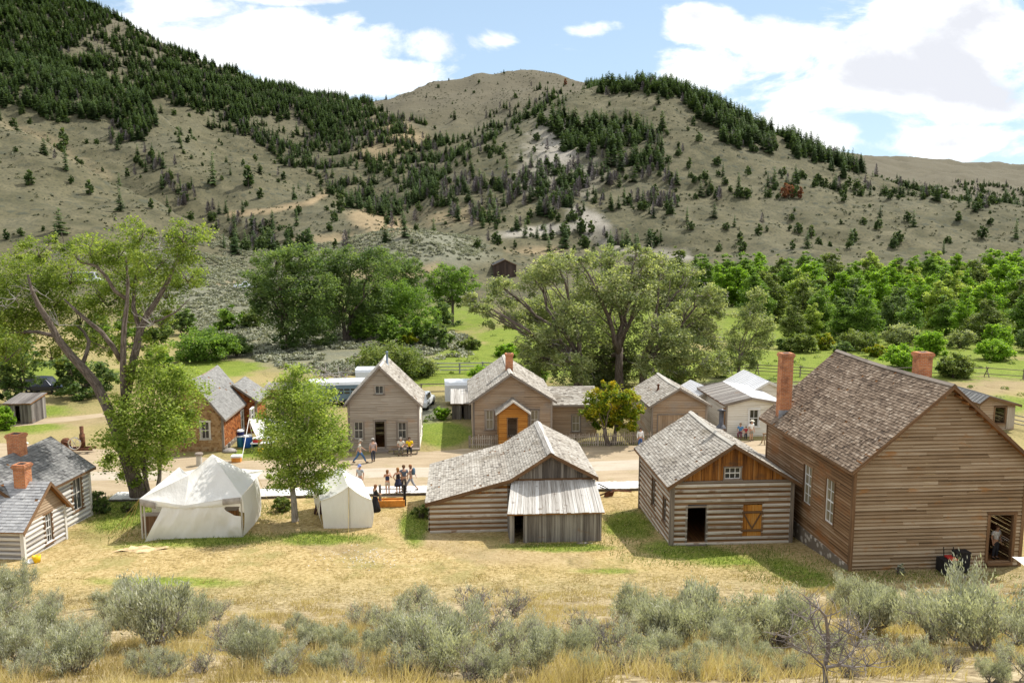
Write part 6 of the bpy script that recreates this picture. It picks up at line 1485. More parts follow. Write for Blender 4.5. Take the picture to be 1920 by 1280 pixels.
for x in (-.9, .9): mb = MB(); mb.box(x-.04, x+.04, -.18, .18, 0, .378); mb.build('leg', M['trim'], bn)
person('man in white shirt sitting on the bench, grey trousers', V3((pb1.x, pb1.y+.12, pb1.z)), R(180), 'sit', 1.78, shirt=(.72, .68, .58), legs=('trousers', (.17, .15, .12)), hat=('cap', (.36, .32, .27)), arms=lap_)
person('man in bright yellow shirt sitting on the bench, black trousers', V3((pb2.x, pb2.y+.12, pb2.z)), R(180), 'sit', 1.78, shirt=(.85, .58, .01), legs=('trousers', (.02, .02, .025)), hair=(.08, .05, .03), arms=lap_)
bz = .2
def PB(px, py): p = gg(px, py); p.z = gz(p.x, p.y)+bz; return p
person('woman in dark tank top and pale shorts standing by the hitching rail', PB(727, 932), R(-10), 'stand', 1.62, shirt=(.03, .04, .09), tank=True, legs=('shorts', (.55, .50, .44)), hair=(.22, .10, .04), long_hair=True, shoe=(.4, .35, .3), arms=up, skin=(.55, .29, .18))
person('woman in black top with short navy skirt on the boardwalk', PB(747, 930), R(30), 'stand', 1.7, shirt=(.025, .02, .025), tank=True, legs=('skirt', (.025, .03, .06)), hair=(.32, .15, .05), long_hair=True, arms={-1: 'hip', 1: 'down'}, skin=(.56, .31, .2))
person('tall man in slate blue shirt and dark trousers on the boardwalk', PB(758, 928), R(20), 'stand', 1.82, shirt=(.10, .13, .18), legs=('trousers', (.09, .08, .075)), hair=(.13, .07, .035), arms={-1: 'hip', 1: 'down'})
person('woman in grey calf length trousers walking with a blue backpack', PB(771, 924), R(80), 'walk', 1.72, shirt=(.45, .33, .27), tank=True, legs=('calf', (.32, .33, .36)), hair=(.25, .11, .045), long_hair=True, pack=(.08, .14, .2), arms=sw_, swing=.34, shoe=(.12, .1, .09))
person('person in blue cap whose head shows over the small tent', PB(676, 925), R(160), 'stand', 1.75, shirt=(.45, .47, .5), hat=('cap', (.22, .28, .55)), hair=(.1, .07, .05))
person('person in long black dress standing at the right side of the small tent', PG(704, 958), R(-60), 'stand', 1.66, shirt=(.016, .016, .018), sleeve=1, legs=('dress', (.016, .016, .018)), hair=(.2, .09, .04), long_hair=True, arms={-1: 'lap', 1: 'lap'})
person('person in dark clothes at the left side of the small tent', PG(599, 962), R(-120), 'stand', 1.62, shirt=(.02, .018, .02), sleeve=1, legs=('dress', (.06, .025, .03)), hair=(.14, .06, .03), arms={-1: 'lap', 1: 'lap'})
person('man in white shirt and blue trousers by the picket fence', PG(1200, 841), R(190), 'stand', 1.72, shirt=(.75, .75, .76), sleeve=1, legs=('trousers', (.06, .12, .3)), hair=(.05, .03, .02))
person('person in blue top sitting outside the whitewashed house', PG(1388, 821), R(150), 'sit', 1.68, shirt=(.12, .3, .55), legs=('trousers', (.2, .08, .1)), hair=(.3, .2, .12), arms=lap_)
person('person in white shirt standing before the whitewashed house window', PG(1408, 826), R(200), 'stand', 1.74, shirt=(.78, .78, .78), legs=('shorts', (.3, .27, .22)), hair=(.1, .06, .04), hat=('brim', (.7, .66, .55)))
person('child in red and dark clothes between the two visitors at the whitewashed house', PG(1398, 824), R(170), 'stand', 1.15, shirt=(.4, .05, .06), legs=('trousers', (.04, .04, .06)), hair=(.1, .06, .04))
c_ = prop('stool', 'small wooden stool under the seated visitor at the whitewashed house', 'stool', 1388, 820)
mb = MB(); mb.lathe((0, 0, 0), [(.001, .36), (.19, .36), (.19, .40), (.001, .40)], 14); mb.build('seat', M['trim'], c_)
for k in range(3): a = k*2.1; mb = MB(); mb.tube([(.1*math.cos(a), .1*math.sin(a), .36), (.17*math.cos(a), .17*math.sin(a), 0)], .02, 6); mb.build('leg', M['trim'], c_)
p = gg(53, 872); p.z = gz(p.x, p.y)
person('person in pale blue shirt and white hat behind the white cabins', p, R(120), 'stand', 1.75, shirt=(.38, .5, .62), legs=('trousers', (.1, .12, .18)), hat=('brim', (.75, .72, .62)), hair=(.4, .38, .35))
ob_, Wb, Lb, Hb, Zb, drb = BIG
person('person in white shirt inside the doorway of the largest house', ob_+V3(((drb[0]+drb[1])/2+.5, .95, .03)), R(190), 'stand', 1.7, shirt=(.78, .78, .78), legs=('trousers', (.05, .05, .06)))
tb = thing('display_table', 'rough wooden table inside the doorway of the largest house', 'table', ob_+V3(((drb[0]+drb[1])/2+1.25, 1.6, .03)))
mb = MB(); mb.box(-.45, .45, -.3, .3, .7, .75); mb.build('tabletop', M['trim_pale'], tb)
for x in (-.4, .4):
    for y in (-.25, .25): mb = MB(); mb.box(x-.03, x+.03, y-.03, y+.03, 0, .7); mb.build('leg', M['trim_brown'], tb)
# ------------------------------------------------------------------ plants
rng = np.random.default_rng(11)
M['bark'] = grain_mat('rough_bark', [(.045, .034, .027), (.105, .083, .066), (.18, .145, .12), (.25, .21, .18)], 2.0, 9, .15, .95, .6, bd=.05)
M['bark_pale'] = grain_mat('pale_bark', [(.16, .14, .12), (.32, .29, .255), (.46, .43, .39)], 2, 8, .2, .95, .4, bd=.03)
M['twig'] = grain_mat('grey_twigs', [(.13, .11, .10), (.25, .22, .205), (.38, .35, .335)], 3, 9, .5, .95)
M['leaf_big'] = leaf_mat('cottonwood_leaves', [(.075, .12, .02), (.155, .22, .04), (.255, .32, .065), (.375, .42, .105)], .52)
M['leaf_silver'] = leaf_mat('silvery_cottonwood_leaves', [(.10, .135, .055), (.21, .25, .11), (.335, .37, .18), (.49, .50, .28)], .5)
M['leaf_young'] = leaf_mat('young_cottonwood_leaves', [(.11, .17, .028), (.225, .305, .058), (.33, .41, .095), (.47, .52, .17)], .55)
M['leaf_dark'] = leaf_mat('dark_leaves', [(.05, .09, .03), (.105, .165, .054), (.17, .235, .08), (.24, .30, .11)], .5)
M['leaf_bright'] = leaf_mat('bright_leaves', [(.075, .15, .012), (.16, .285, .026), (.25, .40, .042), (.36, .50, .07)], .55)
M['leaf_mid'] = leaf_mat('mid_green_leaves', [(.06, .115, .018), (.12, .21, .036), (.19, .295, .056), (.28, .39, .09)], .52)
M['leaf_yellow'] = leaf_mat('turning_leaves', [(.06, .12, .01), (.15, .22, .015), (.32, .33, .02), (.5, .36, .02)])
M['leaf_olive'] = leaf_mat('willow_leaves', [(.06, .10, .022), (.13, .18, .04), (.20, .25, .065), (.29, .32, .11)], .4)
M['sage'] = leaf_mat('sage_leaves', [(.19, .195, .14), (.33, .335, .275), (.48, .48, .395), (.63, .62, .50)], .35, .8)
M['hill_sage'] = leaf_mat('hill_sage_leaves', [(.045, .05, .032), (.08, .088, .055), (.12, .128, .08), (.18, .175, .12)], .15, .9)
M['sage_far'] = leaf_mat('far_sage_leaves', [(.11, .12, .085), (.21, .22, .16), (.32, .325, .24), (.42, .41, .30)], .15, .9)
M['straw'] = leaf_mat('straw_blades', [(.20, .15, .07), (.40, .31, .155), (.58, .47, .26), (.70, .60, .40)], .35, .8)
M['grass_green'] = leaf_mat('green_blades', [(.05, .09, .012), (.12, .18, .025), (.22, .25, .05)], .35, .7)
M['dead_needle'] = leaf_mat('bare_grey_branches', [(.11, .095, .105), (.18, .16, .172), (.26, .235, .245)], .05, .9)
M['rust_needle'] = leaf_mat('rust_needles', [(.13, .05, .025), (.24, .10, .05), (.33, .16, .08)], .2, .9)
def needle(name, cols):
    m = leaf_mat(name, cols, .25, .7); t = NT(m.node_tree); rp = [n for n in t.n if n.type == 'VALTORGB'][0]
    src = rp.inputs[0].links[0].from_socket; oi = t.node('ShaderNodeObjectInfo').outputs['Random']
    t.put(rp.inputs[0], t.math('ADD', src, t.math('MULTIPLY', t.math('SUBTRACT', oi, .5), .5), clamp=True)); return m
M['needle'] = needle('pine_needles', [(.028, .052, .018), (.058, .098, .032), (.098, .148, .048), (.145, .20, .072)])
M['juniper'] = needle('juniper_needles', [(.032, .058, .018), (.065, .102, .032), (.10, .142, .048), (.145, .185, .07)])
def unit(n):
    v = rng.normal(size=(n, 3)); return v/np.linalg.norm(v, axis=1, keepdims=True)
def leaf_quads(C, size, asp=.7, upb=.5):
    """one small rhombic leaf (or spray) at each centre"""
    n = len(C); nr_ = unit(n); nr_[:, 2] = np.abs(nr_[:, 2])+upb; nr_ /= np.linalg.norm(nr_, axis=1, keepdims=True)
    a = np.cross(nr_, unit(n)); a /= np.maximum(1e-6, np.linalg.norm(a, axis=1, keepdims=True)); b_ = np.cross(nr_, a)
    s_ = (size*rng.uniform(.6, 1.35, n))[:, None]; bend = nr_*s_*.12
    return np.stack([C-a*s_-bend, C-b_*s_*asp, C+a*s_-bend, C+b_*s_*asp], 1).reshape(-1, 3)
def crown_pts(blobs, n, clump=.30, per=None, hollow=.55, flat=.75):
    """leaf centres gathered in clumps on and inside a set of ellipsoids"""
    B = np.array(blobs, float); vol = (B[:, 3]*B[:, 4]*B[:, 5])**.8; vol /= vol.sum()
    out_, tin = [], []
    for k, bl in enumerate(B):
        nk = int(n*vol[k]); nc = max(6, int(nk/(per or 90)))
        d = unit(nc); r_ = rng.uniform(hollow**3, 1, nc)**(1/3); cc = bl[:3]+d*r_[:, None]*bl[3:]
        tc = np.clip(rng.normal(.5, .17, nc)+.10*d[:, 2], 0, 1); pick = rng.integers(0, nc, nk)
        cr = clump*rng.uniform(.6, 1.35, nc)*np.min(bl[3:])*1.0
        off = rng.normal(size=(nk, 3))*.5; off[:, 2] *= flat
        out_.append(cc[pick]+off*cr[pick][:, None]); tin.append(np.clip(tc[pick]+rng.normal(0, .16, nk), 0, 1))
    return np.concatenate(out_), np.concatenate(tin)
def limb(mb, a, b_, r0, r1, wob=.12, n=6, sides=7, sag=0, tint=None):
    a, b_ = V3(a), V3(b_); L_ = (b_-a).length; pts = []; rad = []
    for i in range(n+1):
        q = i/n; p = a.lerp(b_, q); k = math.sin(math.pi*q)
        p = p+V3((random.uniform(-1, 1), random.uniform(-1, 1), random.uniform(-.6, .6)))*wob*L_*.25*k; p.z -= sag*k; pts.append(p); rad.append(r0+(r1-r0)*q**.8)
    mb.tube(pts, rad, sides, random.random() if tint is None else tint); return pts
def world_blobs(o, Y, L_, spread=1.0, dep=.9):
    """photo ellipses at depth Y -> ellipsoids about the tree base"""
    out_ = []
    for q in L_:
        px, py, ax, ay = q[:4]; dy = q[4] if len(q) > 4 else random.uniform(-1, 1)*spread
        x, z = yp(px, py, Y+dy); k = (Y+dy)/FOC; out_.append((x-o.x, dy, z-o.z, ax*k, max(ax, ay)*k*dep, ay*k))
    return out_
def auto_tree(root, blobs, n, size, leaf, bark='bark', r0=.22, fork=.35, twigs=3, trunk=True, per=90, clump=.33, tops=None, hollow=.5, pale=0, sides=7, stems=1):
    mb = MB(); zt = min(b_[2]-b_[5]*.5 for b_ in blobs); top = max(b_[2] for b_ in blobs)
    zf = max(.3, fork*top); st = []
    for s_ in range(stems):
        a = 2*math.pi*s_/max(1, stems)+.5; bx = V3((math.cos(a), math.sin(a), 0))*(.25 if stems > 1 else 0); hub = V3((bx.x*3+random.uniform(-.2, .2), bx.y*3+random.uniform(-.2, .2), zf)); st.append(hub)
        mb.tube([bx-V3((0, 0, .4)), bx+V3((0, 0, .1)), bx.lerp(hub, .5)+V3((random.uniform(-.1, .1), 0, 0)), hub], [r0*1.45, r0*1.1, r0*.9, r0*.75], sides+2, random.random())
    for b_ in blobs:
        c_ = V3(b_[:3]); hub = min(st, key=lambda h_: (h_-c_).length); rr = r0*.55*min(1, (b_[3]/2.0))
        pts = limb(mb, hub-V3((0, 0, random.uniform(0, zf*.25))), c_+V3((0, 0, b_[5]*.2)), rr, rr*.3, .25, 5, sides)
        for k in range(twigs):
            d = unit(1)[0]; e_ = c_+V3((d[0]*b_[3], d[1]*b_[4], abs(d[2])*b_[5]*.9-.1*b_[5])); limb(mb, pts[random.choice((2, 3, 4))], e_, rr*.38, rr*.07, .25, 4, 5)
    mb.build('trunk', M[bark], root, True)
    if pale:
        mp = MB()
        for k in range(pale):
            b_ = random.choice(blobs); c_ = V3(b_[:3]); d = unit(1)[0]; e_ = c_+V3((d[0]*b_[3]*1.08, d[1]*b_[4]*1.08, d[2]*b_[5]*1.05)); s_ = c_+(e_-c_)*.45
            pts = limb(mp, s_, e_, .06, .018, .3, 4, 4)
            for q in (2, 3): dd = unit(1)[0]; limb(mp, pts[q], pts[q]+V3((dd[0], dd[1], abs(dd[2])))*random.uniform(.4, .9), .02, .006, .3, 3, 3)
        mp.build('bare_twigs', M['bark_pale'], root)['kind'] = 'stuff'
    C, ti = crown_pts(blobs, n, clump, per, hollow)
    np_obj('crown', leaf_quads(C, size), 4, ti, M[leaf], root)
    return root
# ---- big old cottonwood at the left, limbs as the photo shows them
o = gg(258, 935); Y = o.y
root = thing('cottonwood_tree', 'tall spreading cottonwood with thick forked trunk behind the big tent', 'tree', o)
def TPt(px, py, dy): x, z = yp(px, py, Y+dy); return V3((x-o.x, dy, z-o.z))
mb = MB()
def path(pts, radii, tint=.5): mb.tube([TPt(*p) for p in pts], radii, 10, tint)
path([(264, 948, 0), (257, 915, 0), (244, 875, .0), (228, 830, .1), (215, 795, .15), (200, 760, .2), (180, 720, .2), (160, 695, .1), (132, 665, -.2), (110, 637, -.4), (90, 600, -.7), (72, 572, -1), (60, 545, -1.3), (52, 515, -1.5)], [.62, .50, .44, .40, .36, .31, .29, .27, .24, .21, .18, .15, .10, .05], .45)
path([(226, 820, .12), (229, 790, .3), (236, 745, .5), (244, 700, .7), (255, 655, .8), (262, 622, .9), (276, 590, 1.0), (296, 560, 1.1), (316, 525, 1.2), (333, 485, 1.3), (344, 452, 1.4)], [.36, .32, .29, .27, .24, .22, .19, .16, .13, .09, .04], .4)
path([(234, 755, .4), (231, 710, .1), (231, 660, -.1), (233, 610, -.3), (238, 570, -.4), (240, 530, -.5), (236, 480, -.5)], [.22, .20, .18, .15, .12, .09, .04], .8)
path([(226, 675, .0), (212, 650, -.4), (190, 622, -.8), (166, 603, -1.1), (142, 582, -1.3), (120, 560, -1.5)], [.16, .15, .14, .12, .09, .04], .3)
path([(152, 690, .1), (163, 660, .7), (167, 640, 1), (158, 622, 1.3), (146, 612, 1.5)], [.14, .12, .11, .09, .05], .3)
path([(262, 620, .9), (250, 575, 1.4), (252, 535, 1.8), (262, 480, 2.0)], [.16, .13, .10, .04], .4)
path([(236, 560, -.4), (215, 545, -.9), (200, 520, -1.2), (180, 498, -1.4), (152, 492, -1.6), (138, 478, -1.7)], [.12, .11, .10, .08, .06, .03], .5)
path([(104, 630, -.4), (70, 622, 0), (36, 622, .4), (4, 625, .8), (-30, 620, 1)], [.13, .11, .09, .06, .03], .4)
path([(268, 608, 1), (300, 600, .6), (330, 585, .3), (356, 560, .1)], [.09, .07, .05, .02], .5)
BL = [(50, 520, 58, 48), (20, 575, 55, 50), (100, 555, 44, 40, 2.0), (50, 610, 52, 34, 1.8), (130, 515, 40, 34, 1.4), (170, 470, 46, 30), (215, 475, 44, 34), (255, 440, 34, 34), (245, 520, 48, 34, 2.2), (200, 555, 48, 36, 2.6), (150, 590, 50, 36, 3), (285, 500, 40, 34), (350, 440, 42, 30), (338, 478, 40, 32),
      (352, 515, 36, 26), (310, 545, 38, 30), (255, 580, 40, 30, 3), (300, 600, 30, 24), (130, 640, 40, 24, 3.2), (195, 640, 34, 24, 3.2), (10, 660, 46, 34), (70, 470, 34, 26), (225, 660, 24, 20, 3.4), (-30, 560, 50, 60), (-40, 640, 50, 40), (120, 455, 26, 20), (95, 665, 26, 18, 2.5)]
bl = world_blobs(o, Y, BL, 2.6)
for b_ in bl:
    c_ = V3(b_[:3])
    for k in range(4):
        d = unit(1)[0]; limb(mb, c_-V3((0, 0, b_[5]*.5)), c_+V3((d[0]*b_[3], d[1]*b_[4], abs(d[2])*b_[5])), .05, .012, .3, 4, 5)
mb.build('trunk', M['bark'], root, True)
mp = MB()
for (px, py) in ((140, 482), (160, 470), (300, 470), (305, 455), (265, 605), (275, 600), (70, 545), (30, 560), (-5, 570), (110, 610), (285, 610)):
    a_ = TPt(px, py, random.uniform(-1.5, 1.5))
    for k in range(5): d = unit(1)[0]; pts = limb(mp, a_, a_+V3((d[0]*1.5, d[1]*1.5, d[2]*1.1+.3)), .035, .008, .35, 4, 4); limb(mp, pts[2], pts[2]+V3((d[1], d[0], .5))*.6, .015, .005, .3, 3, 3)
mp.build('bare_twigs', M['bark_pale'], root)['kind'] = 'stuff'
C, ti = crown_pts(bl, 62000, .42, 55, .25); np_obj('crown', leaf_quads(C, .072), 4, ti, M['leaf_big'], root)
# leafy suckers at its foot
o = gg(285, 935); root = thing('understory_tree', 'bushy bright green young tree right of the thick cottonwood trunk', 'tree', o)
bl = world_blobs(o, o.y, [(300, 720, 48, 40), (345, 745, 36, 40), (270, 770, 50, 46), (320, 800, 52, 44), (235, 820, 44, 40), (285, 850, 44, 36), (225, 870, 34, 26), (340, 700, 28, 24), (260, 700, 30, 30), (292, 662, 22, 26), (355, 790, 24, 26), (215, 770, 22, 30), (275, 640, 14, 18), (255, 905, 20, 18), (205, 845, 14, 26)], 1.4)
auto_tree(root, bl, 24000, .085, 'leaf_young', r0=.14, fork=.25, per=60, clump=.48, hollow=.2, stems=3)
# young tree in the middle
o = gg(553, 977); root = thing('young_cottonwood', 'round young cottonwood with slim trunk standing between the two tents', 'tree', o)
bl = world_blobs(o, o.y, [(560, 715, 34, 32), (535, 745, 40, 36), (590, 750, 42, 36), (560, 780, 52, 40), (515, 790, 34, 36), (615, 800, 36, 38), (545, 830, 52, 40), (595, 845, 46, 36), (515, 850, 32, 32), (560, 890, 48, 30), (620, 870, 30, 26), (525, 900, 28, 20), (590, 905, 30, 22), (640, 840, 18, 22), (545, 700, 18, 20)], 1.3, 1.0)
auto_tree(root, bl, 34000, .068, 'leaf_young', 'bark_pale', r0=.19, fork=.28, per=60, clump=.48, hollow=.15, twigs=5)
# yellowing small tree by the porch house
o = gg(1145, 834); root = thing('small_tree', 'small yellow green tree with dark trunk in the fenced yard', 'tree', o)
bl = world_blobs(o, o.y, [(1120, 755, 24, 24), (1150, 735, 28, 22), (1180, 755, 26, 24), (1150, 765, 34, 26), (1125, 785, 26, 18), (1175, 790, 28, 18), (1105, 770, 16, 18), (1195, 775, 14, 18), (1150, 795, 26, 12), (1135, 725, 14, 12)], 1.2, 1)
auto_tree(root, bl, 15000, .10, 'leaf_yellow', r0=.2, fork=.3, per=70, clump=.36, hollow=.3, stems=2)
# big silvery cottonwoods in the middle distance
def mid_tree(label, base, BL, n, size, leaf, r0, spread=3, pale=0, name='cottonwood_tree', fork=.33, per=70, bark='bark', group=None, stems=1, clump=.34):
    o = gg(*base); root = thing(name, label, 'tree', o, 0, group); auto_tree(root, world_blobs(o, o.y, BL, spread, .9), n, size, leaf, bark, r0, fork, 4, per=per, pale=pale, hollow=.3, stems=stems, clump=clump); return root
mid_tree('broad silvery cottonwood with drooping pale limbs behind the porch house', (1083, 742), [(900, 572, 34, 20), (945, 545, 34, 26), (935, 600, 34, 18), (1000, 525, 36, 28), (985, 590, 46, 32), (1040, 580, 48, 40), (1045, 505, 44, 32), (1010, 640, 44, 32), (1050, 650, 46, 40), (1080, 600, 46, 40), (1070, 690, 46, 30), (1005, 680, 44, 30), (880, 560, 20, 16)], 36000, .125, 'leaf_silver', .5, 5, 80, clump=.36, per=55)
mid_tree('tallest silvery cottonwood with twisted trunk behind the small yellow green tree', (1162, 735), [(1085, 490, 34, 22), (1140, 488, 34, 28), (1195, 478, 36, 22), (1165, 520, 30, 24), (1120, 545, 54, 38), (1180, 550, 50, 40), (1150, 600, 54, 40), (1120, 650, 46, 36), (1170, 660, 46, 36), (1215, 520, 36, 28), (1140, 700, 40, 24), (1105, 690, 44, 30), (1180, 690, 42, 30)], 36000, .125, 'leaf_silver', .5, 5, 80, clump=.36, per=55)
mid_tree('silvery cottonwood with dark leaning trunk left of the plank garage', (1206, 735), [(1235, 500, 32, 24), (1285, 515, 34, 24), (1330, 555, 34, 26), (1250, 560, 48, 36), (1290, 600, 50, 36), (1340, 580, 28, 26), (1235, 620, 44, 34), (1280, 650, 46, 34), (1320, 630, 36, 30), (1230, 685, 44, 28), (1290, 690, 46, 30), (1335, 680, 34, 26)], 36000, .125, 'leaf_silver', .45, 5, 80, clump=.36, per=55)
mid_tree('slender pale green cottonwood right of the silvery group', (1385, 715), [(1420, 565, 18, 26), (1400, 600, 24, 30), (1430, 610, 22, 30), (1375, 640, 24, 26), (1410, 650, 30, 26), (1360, 665, 26, 20), (1395, 680, 26, 18), (1440, 640, 12, 22)], 13000, .11, 'leaf_silver', .2, 2, 8, clump=.46)
# dark trees left of centre
mid_tree('dark blue green cottonwood, leftmost of the dense stand on the sage flat', (540, 655), [(515, 490, 40, 28), (565, 488, 40, 30), (492, 525, 34, 34), (545, 540, 50, 36), (598, 545, 34, 38), (510, 580, 40, 32), (565, 595, 46, 38), (600, 625, 34, 26), (480, 555, 24, 26), (540, 630, 34, 22)], 30000, .17, 'leaf_dark', .35, 3)
mid_tree('dark cottonwood in the middle of the dense stand with several trunks', (650, 640), [(615, 500, 40, 32), (660, 492, 42, 30), (705, 498, 40, 32), (640, 540, 46, 38), (690, 550, 44, 34), (655, 590, 42, 30), (620, 590, 34, 30), (690, 595, 34, 26)], 28000, .17, 'leaf_dark', .35, 3, stems=2)
mid_tree('dark rounded cottonwood right of the dense stand', (735, 620), [(735, 498, 36, 28), (768, 508, 26, 30), (745, 540, 40, 34), (778, 550, 18, 30), (725, 575, 38, 30)], 18000, .17, 'leaf_dark', .3, 3)
mid_tree('mid green bushy tree before the dark stand with wide crown', (730, 628), [(735, 548, 42, 28), (700, 572, 38, 30), (770, 568, 38, 32), (735, 592, 52, 32), (685, 608, 30, 26), (795, 602, 32, 32), (745, 614, 46, 20)], 24000, .16, 'leaf_mid', .25, 2, stems=2)
mid_tree('rounded vivid green tree on a dark trunk left of the hillside barn', (848, 610), [(845, 510, 34, 20), (820, 530, 26, 24), (872, 530, 28, 24), (845, 545, 42, 22), (825, 565, 22, 16), (870, 560, 24, 16)], 15000, .16, 'leaf_mid', .3, 2, fork=.45)
mid_tree('small dark green tree beneath the vivid rounded one', (835, 620), [(830, 580, 20, 20), (815, 595, 18, 14), (845, 600, 18, 14)], 3500, .2, 'leaf_dark', .15, 2)
for px, py, r_, lf, lb in ((238, 652, 34, 'leaf_mid', 'green shrubby tree glimpsed between the forked cottonwood limbs'), (296, 648, 26, 'leaf_dark', 'dark shrubby tree right behind the forked cottonwood trunk'), (172, 650, 34, 'leaf_dark', 'dark shrubby tree left of the forked cottonwood trunk'), (300, 690, 20, 'leaf_mid', 'low green shrub beyond the young tree at the cottonwood foot'), (345, 628, 26, 'leaf_dark', 'dark shrubby tree just right of the leaning cottonwood on the flat'), (425, 622, 24, 'leaf_mid', 'green shrubby tree behind the big rounded willow bush'), (470, 618, 20, 'leaf_olive', 'olive shrubby tree between the big willow bush and dark stand'), (610, 612, 34, 'leaf_dark', 'dark shrubby tree filling the gap under the dense stand'), (820, 655, 24, 'leaf_dark', 'dark shrubby tree at the left foot of the silvery cottonwood'), (680, 640, 24, 'leaf_mid', 'bright shrubby tree, leftmost of the small row on the sage edge'), (737, 650, 28, 'leaf_mid', 'bright shrubby tree in the middle of the small row on the sage edge'), (790, 646, 30, 'leaf_mid', 'bright shrubby tree, rightmost of the small row on the sage edge'), (765, 650, 14, 'leaf_yellow', 'small olive brown bush between the bright shrubby trees'), (590, 625, 26, 'leaf_dark', 'lower dark tree standing before the leftmost dense cottonwood')):
    mid_tree(lb, (px, py), [(px, py-r_*1.5, r_*.7, r_*.6), (px-r_*.5, py-r_*.9, r_*.7, r_*.6), (px+r_*.5, py-r_*.9, r_*.7, r_*.6), (px, py-r_*.6, r_*.9, r_*.5)], 3500, .2, lf, .12, 1, name='shrub_tree', stems=2, fork=.2)
mid_tree('dark tree at the left edge above the grey plank shed', (30, 757), [(20, 640, 40, 30), (50, 670, 34, 30), (0, 680, 40, 36), (40, 710, 36, 26), (-30, 650, 40, 50), (10, 730, 40, 16)], 10000, .17, 'leaf_dark', .25, 2, stems=2)
mid_tree('dark low tree behind the leaning cottonwood trunk', (150, 745), [(130, 690, 34, 28), (170, 700, 34, 30), (150, 725, 40, 20), (200, 715, 26, 24), (120, 725, 24, 16)], 8000, .16, 'leaf_dark', .2, 2, stems=2)
# ---- bushes
def bush(label, px, pyb, w_, h_, leaf, n, size, name='bush', group=None, lob=5):
    o = gg(px, pyb); root = thing(name, label, 'bush', o, 0, group); k = o.y/FOC; W_, H_ = w_*k, h_*k; bl = [(0, 0, H_*.45, W_*.36, W_*.34, H_*.45)]
    for i in range(lob): a = 2*math.pi*i/lob+.4; bl.append((math.cos(a)*W_*.27, math.sin(a)*W_*.22, H_*random.uniform(.28, .5), W_*.22, W_*.2, H_*random.uniform(.28, .42)))
    mb = MB()
    for i in range(9): d = unit(1)[0]; limb(mb, (d[0]*.15, d[1]*.15, -.1), (d[0]*W_*.36, d[1]*W_*.3, H_*random.uniform(.5, .85)), .05, .012, .2, 4, 5)
    mb.build('stem', M['bark'], root)
    C, ti = crown_pts(bl, n, .34, 60, .55); C[:, 2] = np.maximum(C[:, 2], .02); np_obj('foliage', leaf_quads(C, size), 4, ti, M[leaf], root); return root
bush('big rounded green willow bush left of the grey sage flat', 385, 676, 140, 66, 'leaf_mid', 12000, .15)
bush('smaller green bush at the right foot of the big willow bush', 445, 668, 60, 40, 'leaf_dark', 4500, .15)
bush('large olive green willow right behind the tall grey house', 730, 712, 150, 80, 'leaf_olive', 15000, .13)
bush('greyish thin bush beside the large olive willow', 795, 705, 60, 44, 'leaf_silver', 4000, .13)
bush('rounded green bush behind the left roof of the porch house', 905, 722, 56, 40, 'leaf_bright', 5000, .12)
bush('vivid low bush on the meadow under the silvery cottonwoods', 955, 668, 60, 26, 'leaf_bright', 4000, .15)
bush('green weeds beside the tiny plank privy', 832, 786, 36, 26, 'leaf_bright', 2500, .09)
bush('dark evergreen shrub at the corner of the longer white cabin', 187, 962, 38, 50, 'leaf_dark', 6000, .05)
bush('low grey shrub at the foot of the thick cottonwood', 240, 958, 30, 20, 'leaf_olive', 2500, .05)
bush('bright green bush at the left edge by the grey plank shed', 5, 806, 46, 50, 'leaf_bright', 4500, .09)
bush('low green bush at the foot of the broad silvery cottonwood', 1000, 716, 70, 34, 'leaf_mid', 5000, .12)
bush('dim green bush between the silvery cottonwood trunks', 1125, 718, 70, 36, 'leaf_dark', 5000, .12)
bush('green bush right of the dark leaning cottonwood trunk', 1262, 716, 70, 36, 'leaf_mid', 5000, .12)
bush('pale green bush under the slender cottonwood', 1345, 706, 56, 34, 'leaf_olive', 4000, .12)
bush('green bush left of the broad silvery cottonwood on the meadow', 880, 655, 50, 26, 'leaf_olive', 3500, .14)
bush('grassy shrub under the young tree by the boardwalk', 528, 958, 40, 30, 'leaf_olive', 3000, .06)
bush('dry tuft against the left end of the grey barn', 790, 970, 40, 26, 'leaf_olive', 2200, .06)
bush('little sage plant against the front wall of the largest house', 1688, 1076, 18, 26, 'sage', 1200, .04)
for i, (px, pyb, w_, h_, lf, lb) in enumerate([(1500, 660, 70, 40, 'leaf_olive', 'grey green willow bush right of the tall brick chimney'), (1545, 655, 40, 36, 'leaf_yellow', 'small brownish green bush beside the grey green willow'), (1610, 655, 90, 44, 'leaf_olive', 'olive willow clump on the far meadow edge above the large roof'),
      (1690, 652, 80, 52, 'leaf_silver', 'blue grey willow bush right of the olive clump'), (1745, 665, 70, 52, 'leaf_bright', 'bright rounded willow behind the second brick chimney'), (1800, 652, 60, 44, 'leaf_silver', 'silvery willow between bright rounded bushes'), (1845, 640, 110, 66, 'leaf_olive', 'tall pale willow dome at the meadow edge'),
      (1870, 648, 66, 50, 'leaf_bright', 'bright green bush in front of the tall pale willow dome'), (1865, 675, 76, 46, 'leaf_bright', 'low brightest round bush on the meadow at right'), (1695, 690, 100, 50, 'leaf_bright', 'bright green bush touching the ridge of the largest house'), (1790, 708, 76, 52, 'leaf_olive', 'grey green willow right of the second brick chimney'),
      (1640, 668, 50, 26, 'leaf_yellow', 'low brownish bush above the ridge of the largest house'), (1580, 662, 44, 24, 'leaf_dark', 'dark low bush on the meadow edge beside the ridge'), (1470, 655, 40, 26, 'leaf_dark', 'dark low bush left of the grey green willow'), (1940, 660, 80, 60, 'leaf_dark', 'dark bush at the right edge of the meadow')]):
    bush(lb, px, pyb, w_, h_, lf, 7000 if w_ > 60 else 3500, .14, 'willow_bush')
